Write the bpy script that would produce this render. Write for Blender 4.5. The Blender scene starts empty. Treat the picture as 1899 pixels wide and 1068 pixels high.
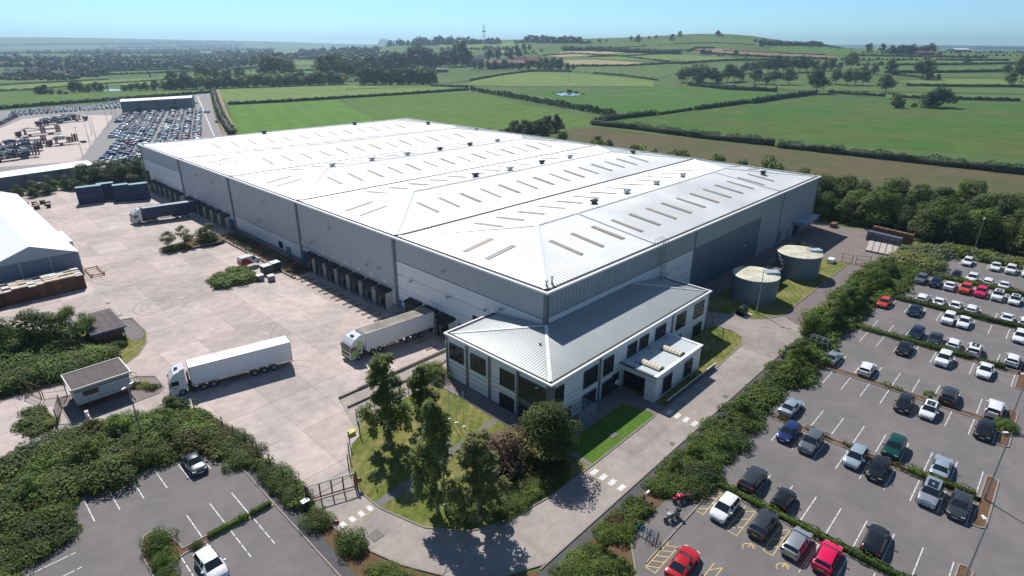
import bpy, math, random
import numpy as np
from mathutils import Vector, Matrix

# ------------------------------------------------------------------ camera, world, sun, exposure
SC = bpy.context.scene
PW, PH, FOC = 1899.0, 1068.0, 1084.984
CAM = np.array([-57.0917, -48.0652, 44.9578])
YAW, PITCH, ROLL = 0.7645986, 0.394780, 0.00594862
_f = np.array([math.cos(YAW)*math.cos(PITCH), math.sin(YAW)*math.cos(PITCH), -math.sin(PITCH)])
_r = np.cross(_f, [0, 0, 1]); _r /= np.linalg.norm(_r); _u = np.cross(_r, _f)
RV = _r*math.cos(ROLL)+_u*math.sin(ROLL); UV = -_r*math.sin(ROLL)+_u*math.cos(ROLL); FV = _f
cd = bpy.data.cameras.new('camera'); cam = bpy.data.objects.new('camera', cd); SC.collection.objects.link(cam)
cd.sensor_fit = 'HORIZONTAL'; cd.sensor_width = 36.0; cd.lens = FOC/PW*36.0; cd.clip_start = 0.5; cd.clip_end = 30000
cam.matrix_world = Matrix(((RV[0], UV[0], -FV[0], CAM[0]), (RV[1], UV[1], -FV[1], CAM[1]), (RV[2], UV[2], -FV[2], CAM[2]), (0, 0, 0, 1)))
SC.camera = cam
SUN_AZ, SUN_EL = math.radians(67.5), math.radians(49.5)     # azimuth measured from +X towards +Y
world = bpy.data.worlds.new('World'); SC.world = world; world.use_nodes = True
wn = world.node_tree.nodes; wl = world.node_tree.links
bg = wn['Background']; sky = wn.new('ShaderNodeTexSky'); sky.sky_type = 'NISHITA'; sky.sun_disc = False
sky.sun_elevation = SUN_EL; sky.sun_rotation = math.pi/2-SUN_AZ; sky.altitude = 80; sky.air_density = 1.0; sky.dust_density = 0.0; sky.ozone_density = 3.0
tint = wn.new('ShaderNodeMix'); tint.data_type = 'RGBA'; tint.blend_type = 'MULTIPLY'; tint.inputs[7].default_value = (0.74, 1.22, 1.73, 1)   # the cyan air low over the horizon, all the way round
tg = wn.new('ShaderNodeNewGeometry'); tx = wn.new('ShaderNodeSeparateXYZ'); tm_ = wn.new('ShaderNodeMapRange'); tm_.inputs[1].default_value = 0.0; tm_.inputs[2].default_value = -0.30; tm_.inputs[3].default_value = 1.0; tm_.inputs[4].default_value = 0.0
wl.new(tg.outputs['Incoming'], tx.inputs[0]); wl.new(tx.outputs[2], tm_.inputs[0]); wl.new(tm_.outputs[0], tint.inputs[0])
wl.new(sky.outputs[0], tint.inputs[6]); wl.new(tint.outputs[2], bg.inputs[0]); bg.inputs[1].default_value = 0.076
sd = bpy.data.lights.new('sun', 'SUN'); sd.energy = 4.7; sd.angle = math.radians(0.53); sd.color = (1.0, 0.955, 0.89)
sun = bpy.data.objects.new('sun', sd); SC.collection.objects.link(sun)
sdir = Vector((math.cos(SUN_AZ)*math.cos(SUN_EL), math.sin(SUN_AZ)*math.cos(SUN_EL), math.sin(SUN_EL)))
sun.rotation_euler = sdir.to_track_quat('Z', 'Y').to_euler(); sun.location = (0, 0, 120)
SC.view_settings.view_transform = 'Standard'; SC.view_settings.look = 'None'; SC.view_settings.exposure = 0.22; SC.view_settings.gamma = 1.0
SC.view_settings.use_curve_mapping = False
SC.render.engine = 'CYCLES'; SC.cycles.use_denoising = True; SC.cycles.max_bounces = 6; SC.cycles.transparent_max_bounces = 8
SC.cycles.volume_bounces = 0; SC.cycles.sample_clamp_indirect = 6

rnd = random.Random(11); nrng = np.random.RandomState(5)
COL = SC.collection
F32 = np.float32

# ------------------------------------------------------------------ terrain and survey helpers
def sst(a, b, v):
    t = min(1.0, max(0.0, (v-a)/(b-a))); return t*t*(3-2*t)
def hdir(px):
    d = FV+RV*(px-PW/2)/FOC-UV*(80-PH/2)/FOC; d = d[:2]/np.linalg.norm(d[:2]); return d
def hp(px, dist): d = hdir(px); return (CAM[0]+d[0]*dist, CAM[1]+d[1]*dist)
HILLS = []
for px, dist, hh, sa, sr in [(1335, 1750, 19, 130, 260), (1200, 1900, 19, 220, 420), (1405, 1800, 8, 90, 260), (1120, 1650, 4, 90, 160), (1262, 1650, 3, 60, 140), (790, 2350, 40, 300, 500), (1020, 2500, 13, 260, 420),
                             (90, 7600, 48, 900, 700), (300, 7000, 40, 900, 600), (520, 7400, 30, 700, 500), (460, 5600, 12, 260, 260), (-300, 7200, 44, 900, 700), (1850, 7600, 34, 1500, 600), (1500, 7900, 22, 1200, 500), (760, 6800, 26, 900, 500)]:
    d = hdir(px); p = hp(px, dist); HILLS.append((p[0], p[1], d[0], d[1], hh, sa, sr))
AZ_A, AZ_B = [math.atan2(*hdir(p)[::-1]) for p in (690, 1080)]
def hterr(x, y):
    dx, dy = x-CAM[0], y-CAM[1]; r = math.hypot(dx, dy)
    if r < 560: return 0.0
    a = math.atan2(dy, dx); k = sst(AZ_A, AZ_B, a) if AZ_B > AZ_A else 1-sst(AZ_B, AZ_A, a)
    z = 35.0*k*sst(560, 1650, r)*(1-0.5*sst(2300, 4200, r))
    for hx, hy, ux, uy, hh, sa, sr in HILLS:
        ex, ey = x-hx, y-hy; al = ex*ux+ey*uy; ac = -ex*uy+ey*ux
        q = (al/sr)**2+(ac/sa)**2
        if q < 12: z += hh*math.exp(-0.5*q)*sst(560, 900, r)
    return z
RX0, RX1, RY0, RY1 = -19.3, -1.3, 16.3, 181.0               # the dock ramp falls 1.2 m towards the dock wall
def hgt(x, y):
    if RX0 < x < 8 and RY0 < y < 195:
        rx = min(1.0, (x-RX0)/(RX1-RX0)) if x <= 0 else 1-x/8
        return -1.2*rx*(1.0 if y < RY1 else (195-y)/14)
    return hterr(x, y)
def ray(px, py): return FV+RV*(px-PW/2)/FOC-UV*(py-PH/2)/FOC
def G(px, py, z=None):
    """world point of the ground that the survey photograph shows at a pixel"""
    d = ray(px, py)
    if z is not None:
        t = (z-CAM[2])/d[2]; return tuple(CAM+d*t)
    if d[2] < -1e-4:
        p = CAM+d*(-CAM[2]/d[2])
        if math.hypot(p[0]-CAM[0], p[1]-CAM[1]) < 560:
            if hgt(p[0], p[1]) == 0: return (p[0], p[1], 0.0)
    t = 20.0; s = 2.0
    dl = math.hypot(d[0], d[1])
    t = 40/dl
    while t*dl < 8800:
        p = CAM+d*t
        if p[2] < hgt(p[0], p[1]):
            lo, hi = t-s, t
            for _ in range(12):
                m = (lo+hi)/2; p = CAM+d*m
                if p[2] < hgt(p[0], p[1]): hi = m
                else: lo = m
            return (p[0], p[1], hgt(p[0], p[1]))
        s = max(1.5, t*0.012); t += s
    p = CAM+d*(8000/dl); return (p[0], p[1], hgt(p[0], p[1]))
def dist(p): return math.hypot(p[0]-CAM[0], p[1]-CAM[1])
def px_h(p, hpx):
    """height in metres that covers hpx photograph pixels at point p"""
    return hpx*(np.dot(np.array(p)-CAM, FV))/FOC/math.cos(PITCH)*1.0
def top_z(x, y, pyt):
    lo, hi = 0.0, 60.0
    for _ in range(30):
        m = (lo+hi)/2; d = np.array([x, y, m])-CAM
        if PH/2-FOC*(d@UV)/(d@FV) > pyt: lo = m
        else: hi = m
    return lo

# ------------------------------------------------------------------ materials
MT = {}
def nd(nt, t, **kw):
    n = nt.nodes.new(t)
    for k, v in kw.items(): setattr(n, k, v)
    return n
def mat(name, col, rough=0.6, metal=0.0, var=0.0, vs=0.3, col2=None, c2amt=0.5, c2s=0.1, bump=0.0, bs=8.0, rib=None, coat=0.0, objr=0.0, stripe=None, trans=0.0, world_co=True, spec=0.5, tintattr=False):
    """var/vs fine brightness noise, col2/c2s large patches, rib=(axis, period, depth) corrugation relief, stripe=(axis, period, amount) crop rows"""
    if name in MT: return MT[name]
    m = bpy.data.materials.new(name); MT[name] = m; m.use_nodes = True; nt = m.node_tree
    b = nt.nodes['Principled BSDF']; L = nt.links.new
    b.inputs['Roughness'].default_value = rough; b.inputs['Metallic'].default_value = metal; b.inputs['Specular IOR Level'].default_value = spec
    b.inputs['Coat Weight'].default_value = coat; b.inputs['Coat Roughness'].default_value = 0.05
    m.diffuse_color = (*col, 1)
    co = nd(nt, 'ShaderNodeNewGeometry').outputs['Position'] if world_co else nd(nt, 'ShaderNodeTexCoord').outputs['Object']
    cur = nd(nt, 'ShaderNodeRGB'); cur.outputs[0].default_value = (*col, 1); cur = cur.outputs[0]
    def noise(scale, detail=4, rough_=0.6):
        n = nd(nt, 'ShaderNodeTexNoise'); n.inputs['Scale'].default_value = scale; n.inputs['Detail'].default_value = detail; n.inputs['Roughness'].default_value = rough_
        L(co, n.inputs['Vector']); return n.outputs['Fac']
    def mulfac(cur, fac, lo, hi, f0=0.3, f1=0.7):
        mr = nd(nt, 'ShaderNodeMapRange'); mr.inputs[1].default_value = f0; mr.inputs[2].default_value = f1; mr.inputs[3].default_value = lo; mr.inputs[4].default_value = hi
        L(fac, mr.inputs[0]); mx = nd(nt, 'ShaderNodeVectorMath', operation='SCALE'); L(cur, mx.inputs[0]); L(mr.outputs[0], mx.inputs['Scale']); return mx.outputs[0]
    if col2:
        mr = nd(nt, 'ShaderNodeMapRange'); mr.inputs[1].default_value = 0.42; mr.inputs[2].default_value = 0.62; mr.inputs[3].default_value = 0; mr.inputs[4].default_value = c2amt
        L(noise(c2s, 5), mr.inputs[0]); mx = nd(nt, 'ShaderNodeMix', data_type='RGBA'); L(mr.outputs[0], mx.inputs[0]); L(cur, mx.inputs[6]); mx.inputs[7].default_value = (*col2, 1); cur = mx.outputs[2]
    if tintattr:
        at = nd(nt, 'ShaderNodeAttribute'); at.attribute_name = 'tint'; cur = mulfac(cur, at.outputs['Fac'], 0.68, 1.42, 0, 1)
    if var: cur = mulfac(cur, noise(vs, 6, 0.65), 1-var, 1+var)
    if objr:
        oi = nd(nt, 'ShaderNodeObjectInfo'); cur = mulfac(cur, oi.outputs['Random'], 1-objr, 1+objr, 0, 1)
    if stripe:
        wv = nd(nt, 'ShaderNodeTexWave'); wv.wave_type = 'BANDS'; wv.bands_direction = 'X'; mp = nd(nt, 'ShaderNodeMapping'); mp.inputs['Rotation'].default_value = (0, 0, stripe[0])
        L(co, mp.inputs[0]); L(mp.outputs[0], wv.inputs[0]); wv.inputs['Scale'].default_value = 0.314/stripe[1]; wv.inputs['Distortion'].default_value = 1.2; wv.inputs['Detail'].default_value = 2
        cur = mulfac(cur, wv.outputs['Fac'], 1-stripe[2], 1+stripe[2], 0, 1)
    L(cur, b.inputs['Base Color'])
    h = None
    if bump:
        bm = nd(nt, 'ShaderNodeBump'); bm.inputs['Strength'].default_value = bump; bm.inputs['Distance'].default_value = 0.05; L(noise(bs, 3), bm.inputs['Height']); h = bm
        L(bm.outputs[0], b.inputs['Normal'])
    if rib:
        sp = nd(nt, 'ShaderNodeSeparateXYZ'); L(co, sp.inputs[0]); mm = nd(nt, 'ShaderNodeMath', operation='MULTIPLY'); mm.inputs[1].default_value = 2*math.pi/rib[1]; L(sp.outputs['XYZ'.index(rib[0])], mm.inputs[0])
        sn = nd(nt, 'ShaderNodeMath', operation='SINE'); L(mm.outputs[0], sn.inputs[0]); bm = nd(nt, 'ShaderNodeBump'); bm.inputs['Strength'].default_value = 1.0; bm.inputs['Distance'].default_value = rib[2]
        L(sn.outputs[0], bm.inputs['Height']); L(bm.outputs[0], b.inputs['Normal'])
    if trans:
        out = nt.nodes['Material Output']; tr = nd(nt, 'ShaderNodeBsdfTranslucent'); L(cur, tr.inputs[0]); mxs = nd(nt, 'ShaderNodeMixShader'); mxs.inputs[0].default_value = trans
        L(b.outputs[0], mxs.inputs[1]); L(tr.outputs[0], mxs.inputs[2]); L(mxs.outputs[0], out.inputs[0])
    return m

# ------------------------------------------------------------------ mesh helpers
class MB:
    def __init__(s): s.v = []; s.f = []; s.m = []
    def poly(s, pts, mi=0):
        n = len(s.v); s.v += [tuple(map(float, p)) for p in pts]; s.f.append(tuple(range(n, n+len(pts)))); s.m.append(mi); return s
    def box(s, x0, y0, z0, x1, y1, z1, mi=0):
        n = len(s.v); s.v += [(x0, y0, z0), (x1, y0, z0), (x1, y1, z0), (x0, y1, z0), (x0, y0, z1), (x1, y0, z1), (x1, y1, z1), (x0, y1, z1)]
        s.f += [(n, n+3, n+2, n+1), (n+4, n+5, n+6, n+7), (n, n+1, n+5, n+4), (n+1, n+2, n+6, n+5), (n+2, n+3, n+7, n+6), (n+3, n, n+4, n+7)]; s.m += [mi]*6; return s
    def prism(s, pts, z0, z1, mi=0):
        """vertical prism over a polygon; z0,z1 numbers or functions of (x,y)"""
        fa = z0 if callable(z0) else (lambda x, y: z0); fb = z1 if callable(z1) else (lambda x, y: z1)
        a = 0.5*sum(pts[i][0]*pts[(i+1) % len(pts)][1]-pts[(i+1) % len(pts)][0]*pts[i][1] for i in range(len(pts)))
        if a < 0: pts = pts[::-1]
        n = len(s.v); k = len(pts)
        s.v += [(p[0], p[1], fa(p[0], p[1])) for p in pts]+[(p[0], p[1], fb(p[0], p[1])) for p in pts]
        s.f.append(tuple(range(n+k-1, n-1, -1))); s.f.append(tuple(range(n+k, n+2*k))); s.m += [mi, mi]
        for i in range(k): s.f.append((n+i, n+(i+1) % k, n+k+(i+1) % k, n+k+i)); s.m.append(mi)
        return s
    def tube(s, p0, p1, r0, r1=None, n=6, mi=0, cap=True):
        r1 = r0 if r1 is None else r1; a = Vector(p0); b = Vector(p1); d = (b-a)
        if d.length < 1e-6: return s
        d.normalize(); u = d.orthogonal().normalized(); w = d.cross(u); k = len(s.v)
        for c, r in ((a, r0), (b, r1)):
            for i in range(n):
                t = 2*math.pi*i/n; q = c+(u*math.cos(t)+w*math.sin(t))*r; s.v.append(tuple(q))
        for i in range(n): s.f.append((k+i, k+(i+1) % n, k+n+(i+1) % n, k+n+i)); s.m.append(mi)
        if cap: s.f.append(tuple(range(k+n-1, k-1, -1))); s.f.append(tuple(range(k+n, k+2*n))); s.m += [mi, mi]
        return s
    def cyl(s, x, y, z0, z1, r, n=12, mi=0): return s.tube((x, y, z0), (x, y, z1), r, r, n, mi)
    def path(s, pts, r, n=6, mi=0):
        for i in range(len(pts)-1): s.tube(pts[i], pts[i+1], r, r, n, mi)
        return s
    def ring(s, c, R, r, axis='y', n=14, k=5, mi=0, a0=0, a1=2*math.pi):
        full = abs(a1-a0-2*math.pi) < 1e-3; base = len(s.v); N = n if full else n+1
        for i in range(N):
            t = a0+(a1-a0)*i/n
            for j in range(k):
                q = 2*math.pi*j/k; rr = R+r*math.cos(q); o = r*math.sin(q); a, b = rr*math.cos(t), rr*math.sin(t)
                s.v.append((c[0]+a, c[1]+o, c[2]+b) if axis == 'y' else ((c[0]+o, c[1]+a, c[2]+b) if axis == 'x' else (c[0]+a, c[1]+b, c[2]+o)))
        for i in range(n):
            for j in range(k):
                i2 = (i+1) % N; s.f.append((base+i*k+j, base+i*k+(j+1) % k, base+i2*k+(j+1) % k, base+i2*k+j)); s.m.append(mi)
        return s
    def build(s, name, mats, parent=None, smooth=False, loc=None, rotz=0.0):
        me = bpy.data.meshes.new(name); me.from_pydata(s.v, [], s.f)
        if not isinstance(mats, (list, tuple)): mats = [mats]
        for m in mats: me.materials.append(m)
        if len(mats) > 1: me.polygons.foreach_set('material_index', s.m)
        if smooth: me.polygons.foreach_set('use_smooth', [True]*len(me.polygons))
        me.update(); o = bpy.data.objects.new(name, me); COL.objects.link(o)
        if parent: o.parent = parent
        if loc is not None: o.location = loc
        if rotz: o.rotation_euler = (0, 0, rotz)
        return o
def tag(o, label=None, cat=None, group=None, kind=None):
    if label: o['label'] = label
    if cat: o['category'] = cat
    if group: o['group'] = group
    if kind: o['kind'] = kind
    return o
def thing(name, label, cat, loc=(0, 0, 0), rotz=0.0, group=None):
    o = bpy.data.objects.new(name, None); COL.objects.link(o); o.location = loc; o.rotation_euler = (0, 0, rotz); o.empty_display_size = 0.5
    return tag(o, label, cat, group)
KIDS = {}
def kids(o):
    return [c for c in bpy.data.objects if c.parent == o]
def snapshot(o): return (o, [snapshot(c) for c in kids(o)])
def copy_tree(sn, parent=None):
    o, ch = sn; c = o.copy(); COL.objects.link(c); c.parent = parent
    for s_ in ch: copy_tree(s_, c)
    return c
def strip(pts, w, z=0.0, off=0.0, dash=None):
    """flat band along a polyline (left/right half width) -> list of quads"""
    out = []
    for i in range(len(pts)-1):
        a = np.array(pts[i][:2]); b = np.array(pts[i+1][:2]); d = b-a; L = np.linalg.norm(d)
        if L < 1e-6: continue
        d /= L; n = np.array([-d[1], d[0]])*w/2
        segs = [(0, L)] if not dash else [(t, min(L, t+dash[0])) for t in np.arange(0, L, dash[0]+dash[1])]
        for s0, s1 in segs:
            p, q = a+d*s0, a+d*s1; out.append([(*(p-n), z), (*(q-n), z), (*(q+n), z), (*(p+n), z)])
    return out
def clip(poly, axis, v, keep_less):
    out = []; n = len(poly)
    for i in range(n):
        p, q = poly[i], poly[(i+1) % n]; a, b = p[axis]-v, q[axis]-v
        if not keep_less: a, b = -a, -b
        if a <= 0: out.append(p)
        if (a < 0 and b > 0) or (a > 0 and b < 0):
            t = a/(a-b); out.append((p[0]+(q[0]-p[0])*t, p[1]+(q[1]-p[1])*t))
    return out
def cells(poly, xs, ys):
    """cut a polygon by grid lines"""
    res = []; x0 = min(p[0] for p in poly); x1 = max(p[0] for p in poly)
    X = [-1e9]+[v for v in xs if x0 < v < x1]+[1e9]
    for i in range(len(X)-1):
        c = clip(clip(poly, 0, X[i], False), 0, X[i+1], True) if len(X) > 2 else poly
        if len(c) < 3: continue
        y0 = min(p[1] for p in c); y1 = max(p[1] for p in c); Y = [-1e9]+[v for v in ys if y0 < v < y1]+[1e9]
        for j in range(len(Y)-1):
            e = clip(clip(c, 1, Y[j], False), 1, Y[j+1], True) if len(Y) > 2 else c
            if len(e) >= 3:
                ar = abs(0.5*sum(e[k][0]*e[(k+1) % len(e)][1]-e[(k+1) % len(e)][0]*e[k][1] for k in range(len(e))))
                if ar > 1e-3: res.append(e)
    return res
# ground grid lines: fine over the site's ramp and the near hills, coarser with distance
def axis_lines(fine):
    a = [-1500.0, -1000, -700, -500, -400, -300, -240, -200, -160, -120, -80, -50]
    v = -20.0
    while v < 600: a.append(v); v += 40
    s = 40.0
    while v < 9200: a.append(v); v += s; s = min(230.0, s*1.012)
    a.append(9300.0); return sorted(set([q for q in a if all(abs(q-w) > 3 for w in fine)]+fine))
GX = axis_lines([RX0-0.02, RX0, -7.3, RX1, 0.0, 8.0]); GY = axis_lines([RY0-0.01, RY0+0.01, RY1, 195.0])
def drape(name, poly, m, off, label=None, kind='structure', parent=None):
    mb = MB(); far = max(dist(p) for p in poly) > 500
    for c in cells([(p[0], p[1]) for p in poly], GX, GY): mb.poly([(x, y, hgt(x, y)+off) for x, y in (c if poly_ccw(c) else c[::-1])])
    o = mb.build(name, m, parent)
    if parent is None: tag(o, label, None, None, kind)
    return o
def poly_ccw(p): return sum(p[i][0]*p[(i+1) % len(p)][1]-p[(i+1) % len(p)][0]*p[i][1] for i in range(len(p))) > 0
def flat(name, polys, m, z, label=None, kind='structure', parent=None):
    mb = MB()
    for i, p in enumerate(polys): q = [(a[0], a[1], z+(i % 7)*.0005) for a in p]; mb.poly(q if poly_ccw(q) else q[::-1])
    o = mb.build(name, m, parent)
    if parent is None: tag(o, label, None, None, kind)
    return o
def kerb(name, pts, label=None, w=0.16, h=0.12, closed=False, m=None, z=0.0):
    """a kerb with mitred corners along a polyline"""
    P = [np.array(p[:2], float) for p in pts]; n = len(P); mb = MB()
    def nrm(a, b): d = b-a; d = d/max(1e-9, np.linalg.norm(d)); return np.array([-d[1], d[0]])
    off = []
    for i in range(n):
        a = nrm(P[i-1], P[i]) if (i > 0 or closed) else None; b = nrm(P[i], P[(i+1) % n]) if (i < n-1 or closed) else None
        v = (a if b is None else b if a is None else a+b); v = v/max(1e-9, np.linalg.norm(v)); k = 1/max(0.5, float(v @ (b if b is not None else a))); off.append(v*k*w/2)
    for i in range(n if closed else n-1):
        j = (i+1) % n; q = [P[i]-off[i], P[j]-off[j], P[j]+off[j], P[i]+off[i]]; mb.prism([tuple(t) for t in q], z-0.05, z+h)
    return tag(mb.build(name, m or M_KERB), label, None, None, 'structure')

# leaf clouds -------------------------------------------------------
def leaf_mesh(name, P, N, S, mats, tint=None, droop=0.0, aspect=1.6, extra=None):
    if droop: aspect = 2.6
    """N quads as leaf sprays: P points, N normals, S sizes"""
    n = len(P); P = np.asarray(P, F32); N = np.asarray(N, F32)+nrng.normal(0, 0.38, (n, 3)).astype(F32); N /= np.linalg.norm(N, axis=1, keepdims=True)+1e-9
    R = nrng.normal(0, 1, (n, 3)).astype(F32); R[:, 2] -= droop*2; U = np.cross(N, R); U /= np.linalg.norm(U, axis=1, keepdims=True)+1e-9; V = np.cross(U, N)
    S = (np.asarray(S, F32)*np.ones(n, F32))[:, None]*(0.7+0.6*nrng.rand(n, 1)).astype(F32)
    a = U*S*0.5; b = V*S*0.5*aspect
    vs = np.stack([P-b, P+a*0.9+N*S*0.08, P+b, P-a*0.9+N*S*0.08], 1).reshape(-1, 3)
    tint = nrng.rand(n) if tint is None else tint
    ev, ef, em = (extra.v, extra.f, extra.m) if extra is not None else ([], [], [])
    me = bpy.data.meshes.new(name); nv = 4*n; nf = n
    if ev: vs = np.vstack([vs, np.array(ev, F32)])
    loops = list(range(nv)); starts = list(range(0, nv, 4)); tot = [4]*n; k = nv
    for f in ef: starts.append(k); tot.append(len(f)); loops += [q+nv for q in f]; k += len(f)
    me.vertices.add(len(vs)); me.vertices.foreach_set('co', vs.ravel()); me.loops.add(len(loops)); me.loops.foreach_set('vertex_index', loops)
    me.polygons.add(len(starts)); me.polygons.foreach_set('loop_start', starts); me.polygons.foreach_set('loop_total', tot)
    for m in mats: me.materials.append(m)
    if ef: me.polygons.foreach_set('material_index', [0]*n+[1+q for q in em])
    at = me.attributes.new('tint', 'FLOAT', 'FACE'); at.data.foreach_set('value', np.concatenate([tint, np.full(len(ef), .5)]).astype(F32))
    me.update(calc_edges=True); return me
def shell(cs, count, lo=0.72):
    """points on the shells of ellipsoid clumps (cx,cy,cz,rx,ry,rz)"""
    cs = np.array(cs, float); w = (cs[:, 3]*cs[:, 5]); w = w/w.sum(); idx = nrng.choice(len(cs), count, p=w); c = cs[idx]
    d = nrng.normal(0, 1, (count, 3)); d /= np.linalg.norm(d, axis=1, keepdims=True); r = lo+(1.05-lo)*nrng.rand(count, 1)
    # thin out the undersides
    keep = (d[:, 2] > -0.55) | (nrng.rand(count) < 0.45)
    P = c[:, :3]+d*c[:, 3:]*r; T = np.clip(0.5+0.28*nrng.normal(0, 1, len(cs))[idx]+0.12*nrng.normal(0, 1, count), 0, 1)
    N = d+np.array([0, 0, 0.7]); return P[keep], N[keep], T[keep]

# ------------------------------------------------------------------ materials used in many places
M_KERB = mat('kerb_concrete', (0.27, 0.235, 0.21), .85, var=.12, vs=1.5)
M_SLAB = mat('yard_concrete', (0.475, 0.385, 0.355), .82, var=.17, vs=.55, col2=(0.335, 0.305, 0.29), c2amt=.8, c2s=.09, bump=.15, bs=6, objr=.13)
M_SLABD = mat('slab_joint', (0.30, 0.26, 0.235), .9, var=.1)
M_ASPH = mat('asphalt', (0.150, 0.138, 0.138), .9, var=.10, vs=.7, col2=(0.185, 0.168, 0.165), c2amt=.8, c2s=.16, bump=.2, bs=20)
M_ASPHD = mat('dark_asphalt', (0.085, 0.082, 0.088), .9, var=.12, vs=.8, bump=.2, bs=20)
M_REDA = mat('reddish_asphalt', (0.205, 0.165, 0.155), .9, var=.12, vs=.4, col2=(.16, .135, .13), c2s=.15, bump=.2, bs=20)
M_ROADC = mat('road_concrete', (0.33, 0.285, 0.26), .85, var=.14, vs=.8, col2=(0.235, 0.215, 0.20), c2amt=.8, c2s=.17, bump=.15, bs=8, objr=.10)
M_LAWN = mat('lawn_grass', (0.125, 0.152, 0.035), .95, var=.30, vs=1.3, col2=(0.25, 0.215, 0.09), c2amt=.8, c2s=.2, bump=.5, bs=14, stripe=(0.9, 1.1, .10), spec=.1)
M_LAWN2 = mat('green_lawn', (0.075, 0.155, 0.022), .95, var=.25, vs=1.5, col2=(0.12, 0.17, 0.04), c2amt=.6, c2s=.3, bump=.5, bs=14, spec=.1)
M_SOIL = mat('bark_mulch', (0.145, 0.085, 0.055), .95, var=.3, vs=2.5, bump=.6, bs=12, spec=.1)
M_WHITEP = mat('road_paint_white', (0.62, 0.62, 0.62), .7, var=.22, vs=2.2)
M_YELP = mat('road_paint_yellow', (0.52, 0.39, 0.15), .7, var=.25, vs=2.2)
M_CREAMP = mat('road_paint_worn', (0.56, 0.47, 0.38), .75, var=.2, vs=2)
M_BASE = mat('pasture', (0.095, 0.142, 0.045), .95, var=.22, vs=.02, col2=(0.075, 0.125, 0.04), c2amt=.8, c2s=.006, spec=.1)
M_METAL = mat('galvanised_steel', (0.38, 0.39, 0.40), .45, .7)
M_DKMETAL = mat('dark_steel', (0.05, 0.052, 0.055), .5, .3)
M_BROWNMETAL = mat('brown_gate_steel', (0.085, 0.06, 0.05), .55, .2)
M_GREENPOST = mat('green_fence_paint', (0.035, 0.06, 0.045), .6)
M_WHITE = mat('white_paint', (0.80, 0.80, 0.80), .45)
M_BLACK = mat('black_rubber', (0.018, 0.018, 0.02), .6)
M_GLASS = mat('window_glass', (0.020, 0.022, 0.026), .08, spec=.3)
M_TYRE = mat('tyre', (0.022, 0.022, 0.024), .8)
M_RIM = mat('wheel_rim', (0.42, 0.43, 0.45), .35, .7)
M_BARK = mat('bark', (0.10, 0.08, 0.06), .9, var=.25, vs=3)
M_BIRCHBARK = mat('birch_bark', (0.26, 0.24, 0.21), .8, var=.35, vs=4)
def leafm(name, c, tr=.30): return mat(name, c, .62, tintattr=True, objr=.26, trans=tr, spec=.25)
L_OAK = leafm('oak_leaves', (0.080, 0.112, 0.024)); L_DARK = leafm('dark_leaves', (0.050, 0.082, 0.024)); L_MID = leafm('mid_leaves', (0.110, 0.158, 0.028))
L_BRIGHT = leafm('bright_leaves', (0.115, 0.185, 0.030)); L_SHRUB = leafm('shrub_leaves', (0.090, 0.126, 0.022)); L_PALE = leafm('pale_leaves', (0.135, 0.165, 0.085))
L_BIRCH = leafm('birch_leaves', (0.195, 0.235, 0.062), .5); L_WILLOW = leafm('silvery_leaves', (0.25, 0.27, 0.095), .5); L_BIRCHD = leafm('dark_birch_leaves', (0.145, 0.185, 0.048), .5); L_PURPLE = leafm('purple_leaves', (0.20, 0.135, 0.09), .35); L_RED = leafm('dark_red_leaves', (0.09, 0.03, 0.028))
L_YEL = leafm('golden_leaves', (0.33, 0.33, 0.05)); L_FAR = leafm('far_leaves', (0.058, 0.085, 0.030), 0); L_HEDGE = leafm('hedge_leaves', (0.080, 0.122, 0.022)); L_OLIVE = leafm('olive_leaves', (0.115, 0.115, 0.030))

# ------------------------------------------------------------------ ground and countryside
def build_ground():
    nx, ny = len(GX), len(GY); v = [(x, y, hgt(x, y)) for y in GY for x in GX]
    f = [(j*nx+i, j*nx+i+1, (j+1)*nx+i+1, (j+1)*nx+i) for j in range(ny-1) for i in range(nx-1)]
    me = bpy.data.meshes.new('ground'); me.from_pydata(v, [], f); me.materials.append(M_BASE); me.update()
    o = bpy.data.objects.new('ground', me); COL.objects.link(o); tag(o, kind='structure')
build_ground()
def fieldm(name, c, c2=None, amt=.6, s=.012, st=None, var=.12, vs=.05): return mat(name, c, .95, var=var, vs=vs, col2=c2, c2amt=amt, c2s=s, stripe=st, spec=.08)
F_BRIGHT = fieldm('field_bright', (0.105, 0.205, 0.036), (0.095, 0.185, 0.033), st=(0.35, 14, .05))
F_GRASS = fieldm('field_grass', (0.098, 0.170, 0.034), (0.082, 0.155, 0.030), st=(1.2, 11, .07))
F_PALE = fieldm('field_pale', (0.160, 0.222, 0.065), (0.13, 0.20, 0.052), st=(0.2, 17, .05))
F_CROP = fieldm('field_crop', (0.058, 0.135, 0.026), (0.120, 0.120, 0.045), amt=.65, s=.011, st=(0.0, 3.4, .24), var=.22, vs=.07)
F_CROP2 = fieldm('field_crop_dense', (0.066, 0.150, 0.028), (0.078, 0.145, 0.032), st=(0.6, 6, .06))
F_BROWN = fieldm('field_brown', (0.122, 0.102, 0.060), (0.088, 0.105, 0.038), amt=.9, s=.02, st=(0.0, 2.6, .12), var=.15, vs=.12)
F_TAN = fieldm('field_tan', (0.36, 0.29, 0.17), (0.30, 0.27, 0.14)); F_RED = fieldm('field_redbrown', (0.27, 0.165, 0.115), (0.22, 0.17, 0.10))
F_MID = fieldm('field_mid', (0.108, 0.165, 0.050), (0.09, 0.145, 0.045), st=(0.9, 12, .05)); F_DULL = fieldm('field_dull', (0.095, 0.150, 0.050), (0.12, 0.16, 0.055))
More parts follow.
